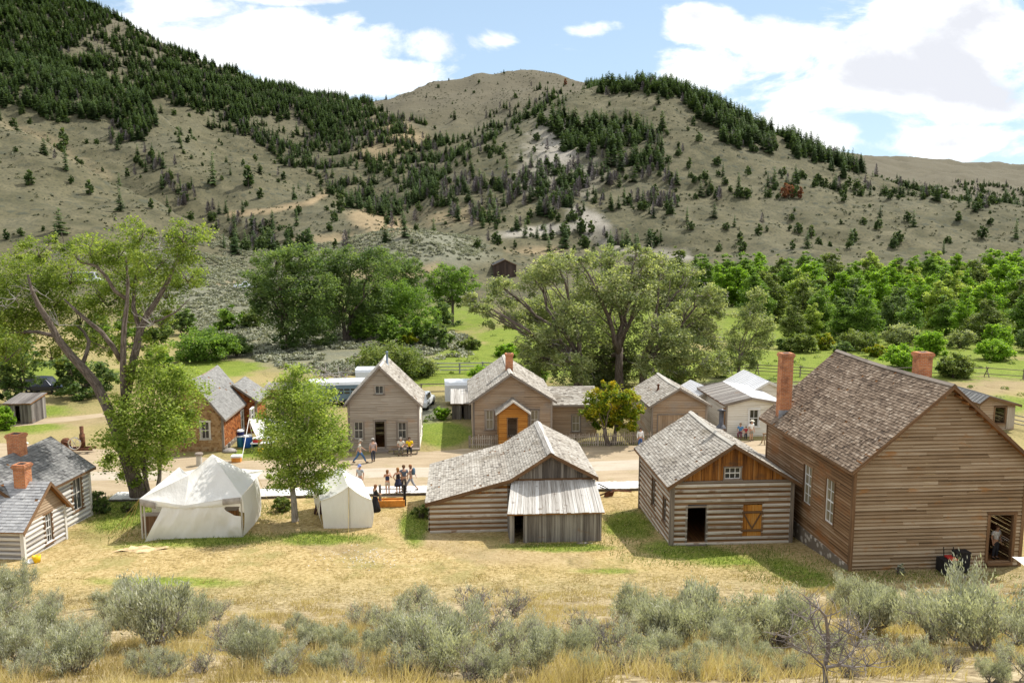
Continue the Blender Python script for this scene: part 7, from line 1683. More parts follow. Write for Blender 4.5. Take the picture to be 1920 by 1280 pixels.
# ---- grove beyond the meadow
protos = []
for i, lf in enumerate(('leaf_bright', 'leaf_bright', 'leaf_young', 'leaf_dark', 'leaf_olive', 'leaf_mid')):
    root = thing('grove_tree', 'x', 'tree', (0, 0, 0)); bl = []
    for k in range(9):
        z = .9+8.4*k/8; w_ = 2.5*math.sin(math.pi*min(.90, .24+.70*k/8))**.7; a = k*2.4+i; bl.append((math.cos(a)*w_*.5, math.sin(a)*w_*.5, z*random.uniform(.93, 1.05), w_*.66, w_*.66, 1.4))
    auto_tree(root, bl, 11000, .16, lf, 'bark_pale', .2, .1, 2, per=45, hollow=.35, clump=.45, sides=5); protos.append(root)
kinds = ['bright green cottonwood', 'vivid green cottonwood', 'yellow green cottonwood', 'dark green cottonwood', 'olive green cottonwood', 'leafy green cottonwood']
used = set(); GR = 'cottonwood grove beyond the meadow'
def grove(px, D, hpx_top, pi):
    d = ray(px, 600); k = D/(d.x*HV.x+d.y*HV.y); x, y = d.x*k, d.y*k; z = gz(x, y)
    ztop = CZ+D*(445-hpx_top)/1512; h_ = max(5, ztop-z); s_ = h_/10.6
    r_ = protos[pi] if pi not in used else copy_tree(protos[pi])
    used.add(pi); r_.location = (x, y, z-.1); r_.scale = (s_*random.uniform(1.05, 1.45), s_*random.uniform(1.05, 1.45), s_); r_.rotation_euler = (0, 0, random.uniform(0, 6.28))
    row = 'front row' if D < 153 else ('middle row' if D < 195 else 'back row')
    r_['label'] = f"{kinds[pi]} in the {row} of the grove beyond the bright meadow"; r_['group'] = GR
for D, x0, x1, st_, tp in ((133, 1480, 2060, 48, 556), (147, 1440, 2090, 46, 528), (162, 1400, 2090, 48, 510), (180, 1350, 2090, 44, 494), (200, 1310, 2090, 40, 484), (224, 1280, 2090, 38, 478)):
    px = x0
    while px < x1:
        q = random.uniform(-16, 12)
        if px > 1840: q -= 8
        pi = random.choice((0, 1, 5, 0, 2, 1, 4) if vnoise(np.array([px/130]), np.array([D/30]), 8)[0] > .36-.25*(px > 1750) else (3, 3, 4, 5, 5, 0)); grove(px+random.uniform(-12, 12), D+random.uniform(-6, 6), tp+q, pi); px += st_*random.uniform(.75, 1.25)
for i_ in range(6):
    if i_ not in used: grove(1500+i_*40, 170, 520, i_)
# ---- conifers on the hills
def conifer(seed, h_=10.0, r_=1.7, lay=16, per=9, droop=.22, ragged=.35):
    rg = np.random.default_rng(seed); Q, T = [], []
    for k in range(lay):
        q = (k+.5)/lay; z = h_*(.06+.92*q); rr = r_*(1-q)**.62*(.7+.5*rg.random())+.15; n = max(4, int(per*(1-q*.5)))
        for j in range(n):
            a = 6.283*(j/n)+rg.uniform(-.5, .5); L_ = rr*(1+rg.uniform(-ragged, ragged)); w_ = L_*.38+.10; zz = z+rg.uniform(-.2, .2)
            c, s_ = math.cos(a), math.sin(a); dz_ = -L_*droop*(1.2-q)
            p0 = (c*.05, s_*.05, zz+.15); p2 = (c*L_, s_*L_, zz+dz_); m_ = .6; md = (c*L_*m_, s_*L_*m_, zz+dz_*.35); zt = rg.uniform(-.12, .12)
            Q += [p0, (md[0]-s_*w_, md[1]+c*w_, md[2]-.18+zt), p2, (md[0]+s_*w_, md[1]-c*w_, md[2]-.18-zt)]; T.append(np.clip(rg.normal(.45, .2)+.12*q, 0, 1))
    return np.array(Q), np.array(T)
def dead_tree(seed, h_=8.0):
    rg = np.random.default_rng(seed); Q, T = [], []
    for k in range(190):
        z = h_*rg.uniform(.12, .97); L_ = 2.3*(1-z/h_)**.6*rg.uniform(.5, 1)+.2; a = rg.uniform(0, 6.28); c, s_ = math.cos(a), math.sin(a); w_ = .08+.07*rg.random(); e_ = z+L_*rg.uniform(.1, .8)
        Q += [(0, 0, z-w_), (c*L_*.5-s_*w_, s_*L_*.5+c*w_, (z+e_)/2), (c*L_, s_*L_, e_), (c*L_*.5+s_*w_, s_*L_*.5-c*w_, (z+e_)/2+w_)]; T.append(rg.random())
    return np.array(Q), np.array(T)
def juniper(seed, h_=5.0, w_=2.2):
    global rng
    sv = rng; rng = np.random.default_rng(seed); bl = [(0, 0, h_*.32, w_*.8, w_*.8, h_*.34), (0, 0, h_*.62, w_*.5, w_*.5, h_*.34)]+[(math.cos(a)*w_*.45, math.sin(a)*w_*.45, h_*rng.uniform(.25, .6), w_*.4, w_*.4, h_*.25) for a in (0.4, 1.7, 3, 4.1, 5.3)]
    C, ti = crown_pts(bl, 420, .4, 16, .55); C[:, 2] = np.maximum(C[:, 2], .1); Q = leaf_quads(C, .36, .75); rng = sv; return Q, ti
def add_trunk(Q, T, h_, r_=.14):
    q = []
    for k in range(4):
        a, b_ = k*math.pi/2, (k+1)*math.pi/2; q += [(r_*math.cos(a), r_*math.sin(a), -.4), (r_*math.cos(b_), r_*math.sin(b_), -.4), (.02*math.cos(b_), .02*math.sin(b_), h_), (.02*math.cos(a), .02*math.sin(a), h_)]
    return np.concatenate([Q, np.array(q)]), T
PROT = []
for i in range(4): PROT.append(('pine', *conifer(100+i, 10, (2.1, 2.5, 2.8, 1.8)[i], 15, 9), 10.0))
for i in range(3): PROT.append(('juniper', *juniper(120+i, 5, (1.7, 2.0, 1.4)[i]), 5.0))
for i in range(2): PROT.append(('dead', *dead_tree(140+i), 8.0))
POLY = [([(-300, -60), (165, -5), (235, 40), (165, 62), (125, 100), (165, 152), (272, 186), (292, 230), (268, 272), (210, 250), (100, 232), (-20, 205), (-300, 120)], .95, 'pine', 'L'),
        ([(160, 70), (240, 50), (330, 95), (480, 146), (520, 165), (430, 160), (300, 125), (200, 110)], .35, 'pine', 'L'),
        ([(290, 100), (480, 148), (700, 190), (735, 230), (690, 262), (600, 268), (540, 215), (440, 225), (360, 200), (300, 172)], .9, 'pine', 'L'),
        ([(130, 105), (290, 110), (300, 175), (260, 185), (165, 150)], .45, 'pine', 'L'),
        ([(205, 235), (270, 268), (300, 330), (365, 348), (392, 388), (330, 388), (268, 330), (225, 290)], .8, 'mixd', 'G'),
        ([(380, 235), (470, 270), (560, 318), (600, 345), (640, 320), (620, 270), (520, 240), (430, 220)], .5, 'mix', 'L'),
        ([(690, 195), (800, 245), (872, 285), (862, 350), (790, 390), (740, 372), (690, 335), (640, 310), (570, 275), (640, 250)], .5, 'mix', 'G'),
        ([(600, 345), (690, 330), (780, 390), (760, 425), (700, 395), (640, 380)], .45, 'mix', 'G'),
        ([(1008, 212), (1080, 222), (1160, 232), (1236, 248), (1242, 312), (1215, 332), (1150, 312), (1080, 292), (1018, 250)], .9, 'pine', 'M'),
        ([(1104, 150), (1170, 150), (1240, 142), (1330, 174), (1400, 216), (1452, 252), (1440, 288), (1360, 268), (1290, 220), (1230, 195), (1150, 185), (1108, 180)], .9, 'pine', 'R'),
        ([(1462, 245), (1560, 285), (1625, 318), (1560, 328), (1480, 288)], .6, 'pine', 'R'),
        ([(860, 330), (1000, 300), (1100, 310), (1250, 345), (1330, 372), (1250, 400), (1050, 425), (880, 425), (800, 402)], .42, 'mixd', 'B'),
        ([(1270, 340), (1400, 330), (1540, 340), (1700, 350), (1900, 392), (1780, 385), (1540, 372), (1380, 380), (1280, 385)], .22, 'jun', 'B'),
        ([(930, 215), (1040, 170), (1060, 190), (960, 240), (880, 300), (870, 270)], .2, 'mix', 'B'),
        ([(460, 430), (560, 440), (600, 470), (520, 480), (440, 470)], .35, 'jun', 'G'), ([(900, 420), (1100, 400), (1280, 440), (1250, 470), (1000, 475), (900, 470)], .25, 'jun', 'B'),
        ([(380, 375), (470, 420), (520, 450), (440, 450), (380, 400)], .45, 'mixd', 'G'), ([(1780, 330), (1925, 345), (1925, 400), (1850, 380)], .12, 'jun', 'F')]
def inside(px, py, poly):
    c = np.zeros(len(px), bool); n = len(poly)
    for i in range(n):
        (x0, y0), (x1, y1) = poly[i], poly[(i+1) % n]
        cond = ((y0 > py) != (y1 > py)) & (px < (x1-x0)*(py-y0)/((y1-y0) or 1e-9)+x0); c ^= cond
    return c
NC = 72000
tt = rng.uniform(-.95, .85, NC); Dd = np.sqrt(rng.uniform(225**2, 900**2, NC))
X_ = HV.x*Dd+RV.x*tt*Dd; Y_ = HV.y*Dd+RV.y*tt*Dd; Z_ = ground(X_, Y_)
pxs, pys, pw = proj_np(np.stack([X_, Y_, Z_], 1))
# hide what lies well behind a ridge
mask_ = np.zeros(NC, bool); fr_ = np.linspace(.15, .985, 46)
occ = np.full(NC, -9.0)
for f_ in fr_: occ = np.maximum(occ, (ground(X_*f_, Y_*f_)-CZ)/(Dd*f_))
vis = (Z_+7-CZ)/Dd > occ
dens = np.full(NC, .042); kind_ = np.full(NC, 3); reg = np.full(NC, 'S', dtype='<U1')
dens = np.where((Dd < 330) & (pxs < 520), .03, dens); dens = np.where((pxs > 690) & (pxs < 1110) & (pys < 240), .010, dens); dens = np.where(Dd > 930, .004, dens)
code = {'pine': 0, 'mix': 1, 'mixd': 2, 'jun': 3}
clump_ = fbm(X_/14, Y_/14, 3, 44)
for poly, dn, kd, rg_ in POLY:
    ins = inside(pxs+(fbm(X_/25, Y_/25, 3, 51)-.5)*66, pys+(fbm(X_/25+9, Y_/25, 3, 52)-.5)*46, poly); dd_ = min(1.3, dn*2.3)*np.clip((clump_-.30)*3.4, .06, 1.15) if dn < .85 else dn
    dens = np.where(ins, dd_, dens); kind_ = np.where(ins, code[kd], kind_); reg = np.where(ins, rg_, reg)
keep = vis & (rng.random(NC) < dens*.82) & (pys < 476) & (pxs > -330) & (pxs < 2250)
idx = np.nonzero(keep)[0]
cand = []
for i in idx:
    kd = kind_[i]; u = rng.random()
    if kd == 0: ty = 'pine' if u < .76 else ('juniper' if u < .92 else 'dead')
    elif kd == 1: ty = 'pine' if u < .6 else ('juniper' if u < .85 else 'dead')
    elif kd == 2: ty = 'pine' if u < .36 else ('juniper' if u < .62 else 'dead')
    else: ty = 'juniper' if u < .72 else ('pine' if u < .92 else 'dead')
    if ty == 'pine': h_ = rng.uniform(5.5, 11) if kd == 0 else rng.uniform(4, 8.5)
    elif ty == 'juniper': h_ = rng.uniform(3.5, 6.5) if (kd == 0 or rng.random() < .45) else rng.uniform(1.2, 4.2)
    else: h_ = rng.uniform(4, 7.5)
    if Dd[i] > 700: h_ *= .9
    cand.append((h_/pw[i], i, ty, h_))
# conifers the photo shows standing alone: (column, foot, height in photo pixels, type, label)
LONE = [(124, 322, 44, 'pine', 'dark conifer standing alone on the left tan slope'), (400, 350, 62, 'pine', 'tall dark conifer by the lower left gully'), (466, 352, 44, 'juniper', 'broad olive juniper right of the tall gully conifer'), (120, 276, 38, 'juniper', 'rounded juniper high on the left tan slope'), (336, 268, 30, 'pine', 'small conifer alone on the left middle spur'),
        (1090, 438, 36, 'juniper', 'dark juniper on the pale tailings slope above the barn'), (575, 462, 40, 'juniper', 'grey green juniper at the foot of the left hills'), (505, 460, 38, 'juniper', 'dark bushy juniper beside the left hill foot'), (1451, 356, 44, 'pine', 'tall conifer beside the rust red tree'), (1384, 366, 42, 'pine', 'narrow conifer on the lower right hillside'),
        (1497, 438, 26, 'juniper', 'left one of two round junipers on the bare right slope'), (1521, 446, 28, 'juniper', 'right one of two round junipers on the bare right slope'), (1288, 416, 30, 'pine', 'single small conifer low on the middle hill'), (1452, 240, 24, 'pine', 'lone rounded conifer on the right skyline notch'), (1598, 305, 28, 'pine', 'last conifer on the right end of the ridge'),
        (1292, 318, 24, 'juniper', 'round juniper on the open right hillside'), (420, 466, 28, 'pine', 'small conifer behind the big cottonwood crown'), (822, 166, 9, 'juniper', 'tiny dark juniper on the bald dome skyline'), (165, 470, 34, 'pine', 'dark conifer seen through the big cottonwood crown'), (640, 400, 40, 'juniper', 'olive juniper by the dirt road cut'), (1840, 360, 20, 'juniper', 'small juniper at the right end of the slope'), (950, 330, 40, 'pine', 'dark conifer left of the pale scree'), (905, 420, 34, 'juniper', 'juniper left of the pale tailings')]
meshes = {}
def tree_mesh(pi, mat):
    if (pi, mat) not in meshes:
        nm, Q, T, h_ = PROT[pi]; Q2 = np.concatenate([Q, np.array([(.10*math.cos(a), .10*math.sin(a), z) for k in range(4) for a, z in ((k*math.pi/2, -.4), ((k+1)*math.pi/2, -.4), ((k+1)*math.pi/2, h_*.5), (k*math.pi/2, h_*.5))])]); T2 = np.concatenate([T, np.full(4, .2)])
        o = np_obj({'pine': 'pine_tree', 'juniper': 'juniper', 'dead': 'dead_tree'}[nm], Q2, 4, T2, M[mat]); me = o.data; me.materials.append(M['bark'])
        mi = np.zeros(len(T2), np.int32); mi[-4:] = 1; me.polygons.foreach_set('material_index', mi); bpy.data.objects.remove(o); meshes[pi, mat] = me
    return meshes[pi, mat]
def put_tree(ty, x, y, z, h_, label, group=None, rust=False):
    pi = {'pine': int(rng.integers(0, 4)) if group else 3, 'juniper': 4+int(rng.integers(0, 3)), 'dead': 7+int(rng.integers(0, 2))}[ty]
    mat = 'rust_needle' if rust else {'pine': 'needle', 'juniper': 'juniper', 'dead': 'dead_needle'}[ty]
    me = tree_mesh(pi, mat); o = bpy.data.objects.new(me.name.split('.')[0], me); COL.objects.link(o); s_ = h_/PROT[pi][3]; k = rng.uniform(.85, 1.2)*(1 if group else .85)
    o.location = (x, y, z-.15); o.scale = (s_*k, s_*k, s_); o.rotation_euler = (0, 0, rng.uniform(0, 6.28)); return tag(o, label, 'tree', group)
for px, py, hp, ty, lb in LONE:
    p = on_hill(px, py, D0=225); put_tree(ty, p.x, p.y, p.z, hp*p.y/FOC*1.02, lb)
for px, py, hp, ty, lb in ((1475, 372, 36, 'juniper', 'large rust red dead juniper on the right hillside'), (1500, 374, 26, 'juniper', 'smaller rust red juniper touching the large one'), (1060, 160, 14, 'juniper', 'reddish brown bush on the saddle of the skyline')):
    p = on_hill(px, py, D0=225); put_tree(ty, p.x, p.y, p.z, hp*p.y/FOC, lb, None, True)
cand.sort(key=lambda q: -q[0])
LBL = {'pine': {'L': 'dark conifer in the dense forest on the left mountain', 'G': 'conifer in a gully between the left spurs', 'M': 'conifer in the thick patch on the face of the middle hill', 'R': 'conifer along the right skyline ridge', 'B': 'conifer in the broken belt low on the middle hill', 'S': 'small conifer scattered on open tan hillside', 'F': 'conifer on the far right slope'},
       'juniper': {'L': 'rounded juniper among the left mountain forest', 'G': 'rounded juniper in a gully between the left spurs', 'M': 'rounded juniper on the face of the middle hill', 'R': 'rounded juniper along the right skyline ridge', 'B': 'rounded juniper in the broken belt on the middle hill', 'S': 'small round juniper scattered on open tan hillside', 'F': 'rounded juniper on the far right slope'},
       'dead': {'L': 'bare grey dead tree in the left mountain forest', 'G': 'bare grey dead tree in a gully between the spurs', 'M': 'bare grey dead tree on the middle hill face', 'R': 'bare grey dead tree along the right ridge', 'B': 'bare grey dead tree low on the middle hill', 'S': 'bare grey dead tree on open tan hillside', 'F': 'bare grey dead tree on the far right slope'}}
inview = [q for q in cand if -20 < pxs[q[1]] < 1940]
ind = set(q[1] for q in inview[:270])
for sz, i, ty, h_ in cand:
    if i in ind: put_tree(ty, X_[i], Y_[i], Z_[i], h_, LBL[ty][reg[i]], LBL[ty][reg[i]].replace('conifer', 'conifers').replace('tree', 'trees').replace('juniper', 'junipers'))
rest = [q for q in cand if q[1] not in ind]
print('conifers', len(cand), 'rest', len(rest))
VV, TTn, MI = [], [], []
for sz, i, ty, h_ in rest:
    pi = {'pine': int(rng.integers(0, 4)), 'juniper': 4+int(rng.integers(0, 3)), 'dead': 7+int(rng.integers(0, 2))}[ty]; nm, Q, T, hp = PROT[pi]
    s_ = h_/hp; a = rng.uniform(0, 6.28); k = rng.uniform(.85, 1.2); c, sn = math.cos(a)*s_*k, math.sin(a)*s_*k
    VV.append(np.stack([Q[:, 0]*c-Q[:, 1]*sn+X_[i], Q[:, 0]*sn+Q[:, 1]*c+Y_[i], Q[:, 2]*s_+Z_[i]-.15], 1)); TTn.append(np.clip(T+rng.uniform(-.22, .22), 0, 1)); MI.append(np.full(len(T), {'pine': 0, 'juniper': 1, 'dead': 2}[ty], np.int32))
fo = np_obj('hillside_forest', np.concatenate(VV), 4, np.concatenate(TTn), M['needle']); fo.data.materials.append(M['juniper']); fo.data.materials.append(M['dead_needle']); fo.data.polygons.foreach_set('material_index', np.concatenate(MI))
tag(fo, 'far conifer woods covering the mountain slopes', 'forest', None, 'stuff')
# ---- low sage on the flats and hills, one mass
def tuft_mass(name, label, cat, XY, ht, quads, size, mat, flat=.7, dome=.9):
    n = len(XY); zz = ground(XY[:, 0], XY[:, 1]); cen = np.repeat(np.stack([XY[:, 0], XY[:, 1], zz], 1), quads, 0); hh = np.repeat(ht, quads)
    d = unit(n*quads); d[:, 2] = np.abs(d[:, 2])*flat; C = cen+d*(hh*dome)[:, None]*rng.uniform(.55, 1, n*quads)[:, None]; tc = np.repeat(np.clip(rng.normal(.5, .2, n), 0, 1), quads)
    o = np_obj(name, leaf_quads(C, size), 4, np.clip(tc+rng.normal(0, .16, n*quads)+.15*(d[:, 2]-.3), 0, 1), M[mat]); return tag(o, label, cat, None, 'stuff')
def scatter(n, d0, d1, t0, t1): 
    t_ = rng.uniform(t0, t1, n); D_ = np.sqrt(rng.uniform(d0**2, d1**2, n)); return np.stack([HV.x*D_+RV.x*t_*D_, HV.y*D_+RV.y*t_*D_], 1)
XY = scatter(44000, 85, 300, -.7, .25); P_ = np.stack([XY[:, 0], XY[:, 1], ground(XY[:, 0], XY[:, 1])], 1); a_, b_, w_ = proj_np(P_)
def em(px, py, ax, ay): return ((a_-px)/ax)**2+((b_-py)/ay)**2 < 1
kp = (em(560, 640, 110, 50) | em(640, 650, 150, 40) | em(790, 650, 100, 30) | em(430, 560, 170, 70) | em(790, 460, 120, 34) | em(560, 480, 130, 50) | em(700, 440, 70, 20) | em(450, 600, 120, 40) | em(790, 770, 30, 26) | em(430, 490, 210, 60) | em(600, 675, 80, 26) | em(660, 690, 40, 16))
kp &= ~(em(380, 690, 110, 14) | em(880, 690, 100, 20)); kp &= rng.random(len(XY)) < np.clip((fbm(XY[:, 0]/9, XY[:, 1]/9, 3, 61)-.28)*3.4, .08, 1)*.75
tuft_mass('valley_sagebrush', 'grey green sagebrush covering the flat beyond the town', 'sagebrush', XY[kp], rng.uniform(.45, 1.15, kp.sum()), 62, .19, 'sage_far')
XY = scatter(42000, 150, 900, -.75, .75); kp = rng.random(len(XY)) < np.clip((fbm(XY[:, 0]/40, XY[:, 1]/40, 4, 71)-.28)*2.4, .08, .9)*.75
P_ = np.stack([XY[:, 0], XY[:, 1], ground(XY[:, 0], XY[:, 1])], 1); a_, b_, w_ = proj_np(P_); kp &= b_ < 560
tuft_mass('hill_brush', 'low sage dots scattered over the tan hillsides', 'brush', XY[kp], rng.uniform(.35, 1.25, kp.sum()), 10, .36, 'hill_sage')
XY = scatter(2600, 66, 190, -.7, .7); P_ = np.stack([XY[:, 0], XY[:, 1], ground(XY[:, 0], XY[:, 1])], 1); a_, b_, w_ = proj_np(P_)
kp = ((b_ > 640) & (b_ < 690) & (a_ > 1440)) | em(1420, 725, 130, 16) | em(780, 770, 50, 24) | em(1840, 740, 80, 14) | (em(1000, 670, 260, 50) & (rng.random(2600) < .35))
tuft_mass('meadow_weeds', 'greyish weeds along fences and meadow edges', 'weeds', XY[kp], rng.uniform(.25, .8, kp.sum()), 40, .11, 'leaf_olive')
# fallen dead branches by the sage flat
c_ = thing('dead_branches', 'pile of bleached fallen branches beside the tall grey house and willow', 'branches', gg(630, 708)); mb = MB()
for k in range(16):
    a = random.uniform(-.5, 3.6); L_ = random.uniform(1.2, 3.6); s_ = V3((random.uniform(-1.5, 1.5), random.uniform(-1, 1), .1)); pts = limb(mb, s_, s_+V3((math.cos(a)*L_, math.sin(a)*L_*.5, random.uniform(.3, 1.6))), .09, .02, .4, 5, 5)
    limb(mb, pts[3], pts[3]+V3((random.uniform(-.8, .8), 0, random.uniform(.2, .9))), .04, .01, .3, 3, 4)
mb.build('limb', M['bark_pale'], c_)
# ---- foreground sagebrush
def sage_proto(seed, H=1.3, W=1.6, full=1.0, leaf='sage'):
    global rng
    random.seed(seed); sv = rng; rng = np.random.default_rng(seed)
    root = thing('sagebrush', 'x', 'sagebrush', (0, 0, 0)); mb = MB(); tips = []
    for k in range(11):
        a = k*2.4+random.uniform(-.4, .4); sp_ = random.uniform(.25, 1); e_ = V3((math.cos(a)*W*.5*sp_, math.sin(a)*W*.5*sp_, H*random.uniform(.55, .9)*(1.1-.35*sp_)))
        pts = limb(mb, (random.uniform(-.06, .06), random.uniform(-.06, .06), -.1), e_*.75, .034, .014, .55, 6, 6)
        for j in range(6):
            p = pts[random.choice((3, 4, 5, 6))]; d = unit(1)[0]; q = p+V3((d[0]*W*.2+e_.x*.25, d[1]*W*.2+e_.y*.25, H*random.uniform(.08, .3))); p2 = limb(mb, p, q, .011, .004, .4, 3, 4); tips.append(q)
            for l in range(4 if full > .6 else 6): d = unit(1)[0]; r_ = p2[2]+V3((d[0]*.16, d[1]*.16, random.uniform(.06, .24))); limb(mb, p2[2], r_, .007, .003, .3, 2, 3); (tips.append(r_) if l % 2 == 0 else 0)
    mb.build('stem', M['twig'], root)
    T_ = np.array([tuple(q) for q in tips]); T_ = T_[T_[:, 2] > H*.36*np.random.default_rng(seed).uniform(.4, 1.2, len(T_))]; nt = max(6, int(len(T_)*min(1, full))); T_ = T_[rng.permutation(len(T_))[:nt]]; T_[:, 2] = np.maximum(T_[:, 2], .12)
    per = int(44*full+20); base = np.repeat(T_, per, 0); n = len(base); tc = np.repeat(np.clip(rng.normal(.5, .2, nt), 0, 1), per)
    s_ = rng.normal(size=(n, 3))*np.array([.052, .052, .10]); C = base+s_; outd = C*np.array([.4, .4, 0])+np.array([0, 0, .9])+rng.normal(size=(n, 3))*.28; outd /= np.linalg.norm(outd, axis=1, keepdims=True)
    ln = rng.uniform(.03, .072, n)[:, None]; sd = np.cross(outd, unit(n)); sd /= np.linalg.norm(sd, axis=1, keepdims=True); wd_ = ln*.17
    Q = np.stack([C-outd*ln*.6, C+sd*wd_, C+outd*ln, C-sd*wd_], 1).reshape(-1, 3); rng = sv
    np_obj('foliage', Q, 4, np.clip(tc+np.random.default_rng(seed).normal(0, .17, n), 0, 1), M[leaf], root); return root
SP = {'full': [sage_proto(301, 1.35, 1.7), sage_proto(302, 1.2, 1.9), sage_proto(303, 1.5, 1.5)], 'thin': [sage_proto(311, 1.3, 1.7, .5), sage_proto(312, 1.2, 1.6, .38)], 'grey': [sage_proto(321, 1.25, 1.8, .22), sage_proto(322, 1.35, 1.7, .14)]}
random.seed(5)
SG = [(15, 1140, 84, 'full'), (70, 1222, 96, 'full'), (15, 1262, 110, 'full'), (95, 1150, 56, 'thin'), (140, 1268, 118, 'full'), (222, 1136, 56, 'full'), (290, 1225, 150, 'full'), (232, 1180, 76, 'full'), (352, 1200, 92, 'full'), (410, 1160, 48, 'grey'), (425, 1225, 76, 'grey'), (310, 1272, 70, 'thin'), (470, 1250, 88, 'full'), (530, 1278, 72, 'thin'), (590, 1228, 64, 'full'), (642, 1232, 68, 'full'), (705, 1238, 62, 'full'),
      (670, 1172, 54, 'grey'), (785, 1160, 72, 'thin'), (820, 1258, 146, 'full'), (890, 1172, 82, 'grey'), (965, 1160, 66, 'grey'), (765, 1268, 92, 'thin'), (880, 1275, 84, 'grey'), (955, 1250, 104, 'thin'), (1015, 1262, 96, 'full'), (1062, 1240, 92, 'full'), (1140, 1232, 108, 'grey'), (1110, 1268, 50, 'full'), (1188, 1190, 92, 'full'), (1245, 1215, 124, 'full'), (1312, 1212, 150, 'full'), (1345, 1252, 74, 'full'), (1290, 1276, 70, 'thin'), (1385, 1180, 62, 'thin'),
      (1455, 1208, 130, 'full'), (1425, 1246, 64, 'full'), (1515, 1240, 70, 'grey'), (1605, 1162, 84, 'full'), (1640, 1205, 116, 'full'), (1700, 1190, 92, 'thin'), (1745, 1206, 92, 'full'), (1670, 1258, 84, 'grey'), (1845, 1218, 184, 'full'), (1905, 1198, 84, 'grey'), (1890, 1252, 60, 'thin'), (1780, 1262, 54, 'grey'), (560, 1190, 44, 'thin'), (1590, 1275, 60, 'grey'), (1960, 1240, 120, 'full'), (-40, 1200, 110, 'full'), (30, 1185, 60, 'thin'), (178, 1192, 54, 'thin'), (262, 1266, 64, 'thin'), (448, 1200, 50, 'thin'), (502, 1230, 56, 'full'), (552, 1252, 64, 'thin'), (622, 1266, 66, 'full'), (742, 1208, 84, 'thin'), (705, 1196, 60, 'thin'), (835, 1196, 90, 'thin'), (925, 1208, 80, 'grey'), (1002, 1212, 70, 'thin'), (1082, 1186, 56, 'grey'), (1102, 1222, 70, 'thin'), (1162, 1268, 66, 'grey'), (1272, 1186, 74, 'full'), (1372, 1230, 84, 'full'), (1402, 1278, 60, 'thin'), (1482, 1268, 66, 'thin'), (1492, 1186, 84, 'thin'), (1562, 1234, 90, 'thin'), (1572, 1150, 60, 'thin'), (1652, 1150, 64, 'full'), (1722, 1256, 80, 'thin'), (1768, 1168, 74, 'full'), (1815, 1190, 96, 'thin'), (1862, 1278, 66, 'full'), (1932, 1276, 90, 'thin'), (852, 1240, 110, 'thin'), (918, 1272, 84, 'full'), (990, 1230, 84, 'grey'), (1212, 1240, 84, 'full'), (115, 1222, 74, 'thin'), (55, 1278, 70, 'thin'), (180, 1225, 64, 'thin'), (380, 1262, 60, 'grey'), (660, 1276, 60, 'grey'), (1230, 1262, 56, 'grey')]
word = {'full': 'leafy silver green sagebrush', 'thin': 'sparse half bare sagebrush', 'grey': 'bare twiggy grey sagebrush'}
marks = [(0, 'below the white cabins'), (190, 'below the hide'), (330, 'below the big tent'), (500, 'below the young cottonwood'), (600, 'below the small tent'), (730, 'below the orange trough'), (820, 'below the barn logs'), (950, 'below the plank lean-to'), (1130, 'right of the barn'), (1240, 'below the cabin door'), (1380, 'below the shuttered window'), (1490, 'left of the large house'), (1640, 'below the clapboard wall'), (1760, 'below the black stove'), (1860, 'below the right doorway')]
first = {}; seenl = {}
for px, py, hp, kd in SG:
    o = gg(px, py); li = SP[kd]; pi = random.randrange(len(li))
    key = (kd, pi); r_ = copy_tree(li[pi]) if key in first else li[pi]; first[key] = 1
    z = gz(o.x, o.y); h_ = hp*o.y/FOC*1.05; s_ = h_/1.5
    r_.location = (o.x, o.y, z-.03); r_.rotation_euler = (0, 0, random.uniform(0, 6.28)); r_.scale = (s_*random.uniform(.9, 1.15), s_*random.uniform(.9, 1.15), s_)
    wh = [m_[1] for m_ in marks if m_[0] <= max(0, px)][-1]; sz = 'huge' if hp > 140 else ('large' if hp > 100 else ('medium' if hp > 72 else 'small')); row = 'near the bottom edge' if py > 1245 else ('in the middle row' if py > 1192 else 'in the far row')
    lb = f"{sz} {word[kd]} {row}, {wh}"
    if lb in seenl:
        lb = lb.replace('medium', 'mid sized').replace('small', 'little').replace('large', 'big')
    seenl[lb] = 1; r_['label'] = lb; r_['group'] = 'sagebrush on the near slope'
for kd in SP:
    for pi, r_ in enumerate(SP[kd]):
        if (kd, pi) not in first:
            for ch in list(r_.children): bpy.data.objects.remove(ch)
            bpy.data.objects.remove(r_)
